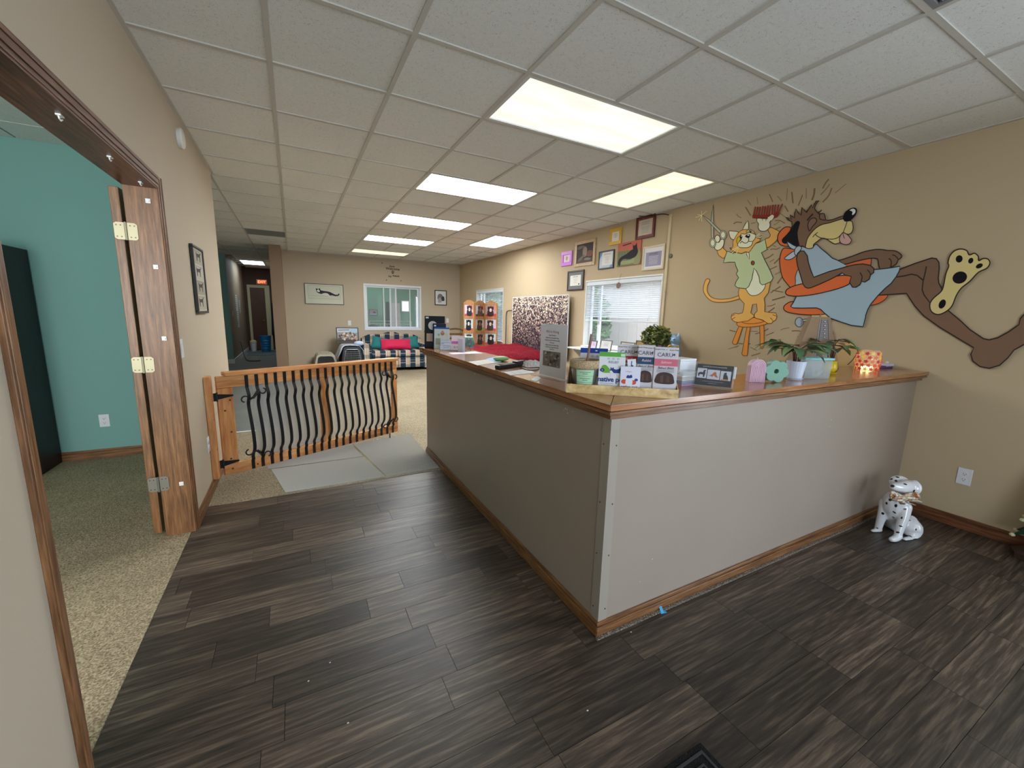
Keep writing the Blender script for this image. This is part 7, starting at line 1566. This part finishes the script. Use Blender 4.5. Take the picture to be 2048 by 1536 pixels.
for pts in ([(580,600),(480,530),(400,510),(410,590),(480,610)], [(590,600),(720,540),(860,540),(900,600),(800,620)], [(590,610),(700,640),(860,660),(900,685),(760,610)]):
    mb.tube(smoothed([dk(x, y, -.005+.02*(i % 2)) for i, (x, y) in enumerate(pts)], True, 4), (.017, .003), 6, closed=True)
for pts in ([(570,610),(560,670),(590,710)], [(590,610),(680,680),(800,715)]): mb.tube([dk(x, y, .0) for x, y in pts], [(.015,.0025)]*3, 6)
mb.ball(c0, (.018,.018,.016), 10, 8); mb.build('ribbon_bow', rbm, dog, smooth=True)
# ---------------------------------------------------------------- layered green tree ornament at the right edge
tx, ty = 3.95, .495
gt_ = mat('dark_green_felt', lin(24,62,34), .9, bump=.8, bscale=90); tp_m = mat('cream_tip', lin(206,200,160), .8)
t = wthing('tree_ornament', 'dark green layered tree ornament with cream tips cut by the right edge', 'ornament', (tx, ty, 0))
MB().lathe([(.0,.0008),(.12,.0008),(.12,.035),(.10,.045),(0,.045)], (tx, ty, 0), 8).build('base', mat('dark_brown_wood', lin(62,40,28), .7), t)
MB().lathe([(.03,.0455),(.026,.13)], (tx, ty, 0), 10).build('trunk', mat('dark_brown_wood', lin(62,40,28), .7), t)
for k in range(4):
    z, r_ = .13+.105*k, .135-.028*k; mb = MB(); n = 7; vs = [(tx, ty, z+.15)]
    for i in range(2*n): a = math.pi*i/n+.3; q_ = r_ if i % 2 == 0 else r_*.66; vs.append((tx+q_*math.cos(a), ty+q_*math.sin(a), z+(0 if i % 2 == 0 else .035)))
    vs.append((tx, ty, z+.05)); fs = [(0, i+1, (i+1) % (2*n)+1) for i in range(2*n)]+[(2*n+1, (i+1) % (2*n)+1, i+1) for i in range(2*n)]
    mb.add(vs, fs).build('branch_layer', gt_, t)
    mb = MB()
    for i in range(n): a = 2*math.pi*i/n+.3; mb.ball((tx+r_*.97*math.cos(a), ty+r_*.97*math.sin(a), z+.002), (.014,.014,.012), 8, 6)
    mb.build('cream_tips', tp_m, t)
# ---------------------------------------------------------------- doormat and a scrap of blue tape
M0 = at(1400, 1488, 2, 0)
mm = speckle('black_doormat_pile', [(.35, lin(14,14,15)), (.6, lin(34,33,34))], 260, bump=1)
t = wthing('doormat', 'black patterned doormat at the bottom edge of the photo', 'doormat', (M0.x, M0.y, 0))
MB().bx(M0.x-.20, M0.x+.0, M0.y-.42, M0.y, .0008, .008).bx(M0.x-.62, M0.x-.2005, M0.y-.42, M0.y, .0008, .008).build('mat', mm, t, bevel=.003)
mb = MB(); pm_ = mat('mat_ridge', lin(52,50,50), .9)
for a, b_ in ((.02,.028),(.05,.056)): mb.bx(M0.x-.60+a, M0.x-a, M0.y-b_, M0.y-a, .0082, .0105).bx(M0.x-b_, M0.x-a, M0.y-.40, M0.y-b_, .0082, .0105)
for k in range(7): mb.tube([(M0.x-.09-.06*k, M0.y-.09, .0095), (M0.x-.12-.06*k, M0.y-.14, .0095), (M0.x-.09-.06*k, M0.y-.19, .0095), (M0.x-.06-.06*k, M0.y-.14, .0095)], .004, 4, closed=True)
mb.build('ridges', pm_, t)
b0_ = at(1326, 1224, 2, 0); t = MB().prism([(b0_.x-.02, b0_.y-.006, 0), (b0_.x+.012, b0_.y-.012, 0), (b0_.x+.016, b0_.y+.010, 0), (b0_.x-.012, b0_.y+.018, 0)], (0,0,.003)).prism([(b0_.x-.02, b0_.y-.006, .003), (b0_.x-.004, b0_.y-.010, .003), (b0_.x+.0, b0_.y+.012, .022), (b0_.x-.014, b0_.y+.016, .022)], (0,0,.0015)).build('tape_scrap', mat('blue_tape', lin(58,164,214), .6), None, org=(b0_.x, b0_.y, .0006)); 
for v in t.data.vertices: v.co.z += .0006
tag(t, 'scrap of bright blue tape on the floor below the counter front', 'tape')
# white crumbs and lint on the dark floor
mb = MB()
for px, py, lab in ((660,1326,'nearest the middle of the left floor'), (696,1447,'close to the bottom edge'), (617,1363,'left of the others'), (1175,1422,'right of the counter corner line'), (1262,1265,'just below the counter corner')):
    p = at(px, py, 2, 0); s_ = MB().ball((0,0,0), (.004,.003,.0015), 6, 4).build('lint_speck', cm(206,204,198), None); s_.location = (p.x, p.y, .0022); tag(s_, 'tiny white lint speck on the dark planks '+lab, 'lint', 'lint specks on the floor')
# ---------------------------------------------------------------- hallway
YE = 16.195
d2 = bpy.data.objects.new('door_2', None); COL.objects.link(d2); struct(d2, 'brown door with a cream frame at the end of the hallway'); d2['_o'] = [0,0,0]; d2.empty_display_size = .05
xa, xb_ = -1.22, -.80; crf = mat('cream_door_frame', lin(196,184,144), .5)
dz = 2.06
MB().bx(xa-.075, xa, YE-.03, YE, .003, dz).bx(xb_, xb_+.14, YE-.03, YE, .003, dz).bx(xa-.075, xb_+.14, YE-.03, YE, dz+.0005, dz+.09).build('frame', crf, d2, bevel=.004)
MB().bx(xa+.001, xb_-.001, YE-.022, YE-.002, .01, dz-.002).build('door_leaf', mat('dark_brown_door', lin(84,50,30), .5, var=.15, vscale=4), d2, bevel=.003)
MB().ball((xb_-.07, YE-.06, 1.0), .028, 10, 8).build('handle', nick, d2)
p = at(523.5, 564, 1, YE-.05); q0, q1 = at(512.5, 558.5, 1, YE-.05), at(535, 570, 1, YE-.05)
t = wthing('exit_sign', 'red glowing EXIT sign above the hallway door', 'sign', (p.x, YE-.03, p.z)); w, h = q1.x-q0.x, q0.z-q1.z
MB().bx(p.x-w/2, p.x+w/2, YE-.055, YE-.001, p.z-h/2, p.z+h/2).build('housing', mat('exit_housing', lin(170,150,128), .5), t, bevel=.004)
MB().bx(p.x-w*.42, p.x+w*.42, YE-.058, YE-.0555, p.z-h*.38, p.z+h*.38).build('face', mat('exit_face', lin(150,50,34), .5, emit=lin(160,50,30), estr=.8), t)
mb = MB(); add_text(mb, 'EXIT', h*.68, mat('exit_letters', (.8,.1,.05), .4, emit=(1,.16,.05), estr=3.2), basis((p.x, YE-.0585, p.z), (1,0,0), (0,0,1)), ext=.001, offset=.004); mb.build('lettering', None, t)
def at_bin(px, py, Y): return at(px, py, 1, Y)
p0, p1 = at(518, 660, 1, 15.4), at(541, 660, 1, 15.4); w = (p1.x-p0.x)/2; cx_ = (p0.x+p1.x)/2
t = wthing('plastic_bin', 'bright blue plastic bin standing at the hallway end', 'bin', (cx_, 15.4, .003)); bb = mat('blue_plastic_bin', lin(22,120,170), .4)
MB().lathe([(w*.78,.006),(w*.80,.01),(w*.99,.50),(w*1.05,.50),(w*1.05,.53),(w*.95,.53),(w*.76,.03),(0,.03)], (cx_, 15.4, 0), 22).build('body', bb, t)
mb = MB()
for z in (.12,.20,.28,.36): mb.lathe([(w*(.80+.19*z/.5)+.001, z), (w*(.80+.19*z/.5)+.008, z+.012), (w*(.80+.19*z/.5)+.001, z+.024)], (cx_, 15.4, 0), 22)
mb.build('ribs', bb, t)
px_ = at(506, 675, 1, 15.7).x
t = wthing('bucket', 'white bucket with a cream cloth at the hallway end', 'bucket', (px_, 15.7, .003)); MB().lathe([(.075,.006),(.095,.25),(.10,.25),(.10,.27),(.088,.27),(.07,.02),(0,.02)], (px_, 15.7, 0), 18).build('pail', white_paint, t); MB().ball((px_, 15.7, .30), (.10,.09,.085), 12, 8).build('cloth', mat('cream_cloth', lin(206,196,150), .95, bump=1, bscale=20), t, smooth=True)
for k, (za, zb, ya, yb, c_, lab) in enumerate(((1.30,1.75,13.7,14.15,(206,206,200),'upper paper notice pinned to the left hallway wall'), (.85,1.28,13.75,14.2,(196,196,196),'lower paper notice pinned to the left hallway wall'), (1.25,1.62,14.5,14.8,(190,188,184),'far paper notice pinned to the left hallway wall'))):
    o = wthing('paper_notice', lab, 'paper', (-1.389, (ya+yb)/2, (za+zb)/2)); MB().bx(-1.389, -1.386, ya, yb, za, zb).build('sheet', cm(*c_), o); mb = MB().m(cm(110,108,110))
    for q_ in range(6): mb.bx(-1.3858, -1.3855, ya+.05, yb-.08-.03*(q_ % 3), zb-.06-.055*q_, zb-.045-.055*q_)
    mb.build('print_lines', None, o)
outlet('light_switch', 'white switch on the left hallway wall near the teal corner', (-1.3895, 12.9, 1.25), (0,1,0), (0,0,1), False, True)
P = [at(482,686,0,-1.36), at(492,700,2,.02), at(500,710,2,.015), at(512,713,2,.015), at(522,710,2,.015)]
P[0] = Vector((-1.36, 13.6, .42)); 
tag(MB().tube(smoothed([(-1.365,13.7,.45), (-1.33,13.6,.40), (-1.25,13.3,.10), (-1.15,12.9,.017), (-1.0,12.7,.017), (-.85,12.75,.017)], False, 5), .012, 8).build('hose', mat('dark_hose', lin(40,46,50), .5), None, smooth=True, org=(-1.1, 13, .1)), 'dark hose drooping from the wall onto the hallway floor', 'hose')
tag(MB().bx(-1.30, -.40, 14.3, 14.9, .0028, .012).build('door_mat_hall', mat('grey_mat', lin(96,104,108), .9), None, org=(-.85, 14.6, 0)), 'near grey mat lying across the hallway floor', 'mat').name = 'floor_mat'
tag(MB().bx(-1.32, -.39, 15.15, 15.9, .0028, .012).build('floor_mat', mat('grey_mat', lin(96,104,108), .9), None, org=(-.85, 15.5, 0)), 'far grey mat under the blue bin at the hallway end', 'mat')
t = wthing('hanging_coat', 'dark coat hanging at the right of the hallway door', 'coat', (-.48, 16.1, 1.2)); MB().lathe([(.05,1.62),(.10,1.56),(.13,1.2),(.16,.55),(.15,.5),(0,.52)], (-.52, 16.06, 0), 14, sy=.5).build('coat', mat('dark_coat', lin(26,22,30), .9), t, smooth=True); MB().tube([(-.52, 16.19, 1.66), (-.52, 16.10, 1.64), (-.52, 16.09, 1.60)], .008, 6).build('hook', nick, t)
# ---------------------------------------------------------------- pieces that belong to a part, one level deeper
SUBS = {'printed_face': ('bag', 'notice', 'cards', 'card', 'plate'), 'socket': ('plate',), 'rocker': ('plate',), 'soil': ('pot',), 'label_strip': ('pail',), 'burlap_band': ('pail',), 'spots': ('body',), 'nose_and_eye': ('body',), 'eyes_and_nose': ('body',),
        'studs': ('laced_panel',), 'lacing': ('laced_panel',), 'print_lines': ('sheet',), 'cream_tips': ('branch_layer',), 'knots': ('board', 'stile'), 'dog_photo': ('screen_panel',), 'earpiece': ('body',), 'screen': ('body',), 'buttons': ('body',), 'wick': ('wax',), 'shell_knob': ('lid',), 'scallops': ('lid',), 'hole_back': ('body',), 'hinge': ('door_leaf',), 'chips': ('front_panel',), 'ribs': ('body',)}
base_of = lambda o: o.name.rsplit('.', 1)[0] if o.name[-3:].isdigit() else o.name
last = {}
for o in MADE:
    if o.parent is None: continue
    n = base_of(o); key = o.parent.name
    if n in SUBS and o.parent.type == 'EMPTY':
        for c in SUBS[n]:
            if (key, c) in last: o.parent = last[(key, c)]; break
    last[(key, n)] = o
for o in bpy.data.objects:
    if base_of(o) in ('chips', 'knots', 'lacing', 'studs', 'spots', 'toys', 'print_lines', 'buttons', 'scallops', 'cream_tips', 'wire_door', 'crumbs'): o['kind'] = 'stuff'
for o in bpy.data.objects:
    if '_o' in o: del o['_o']
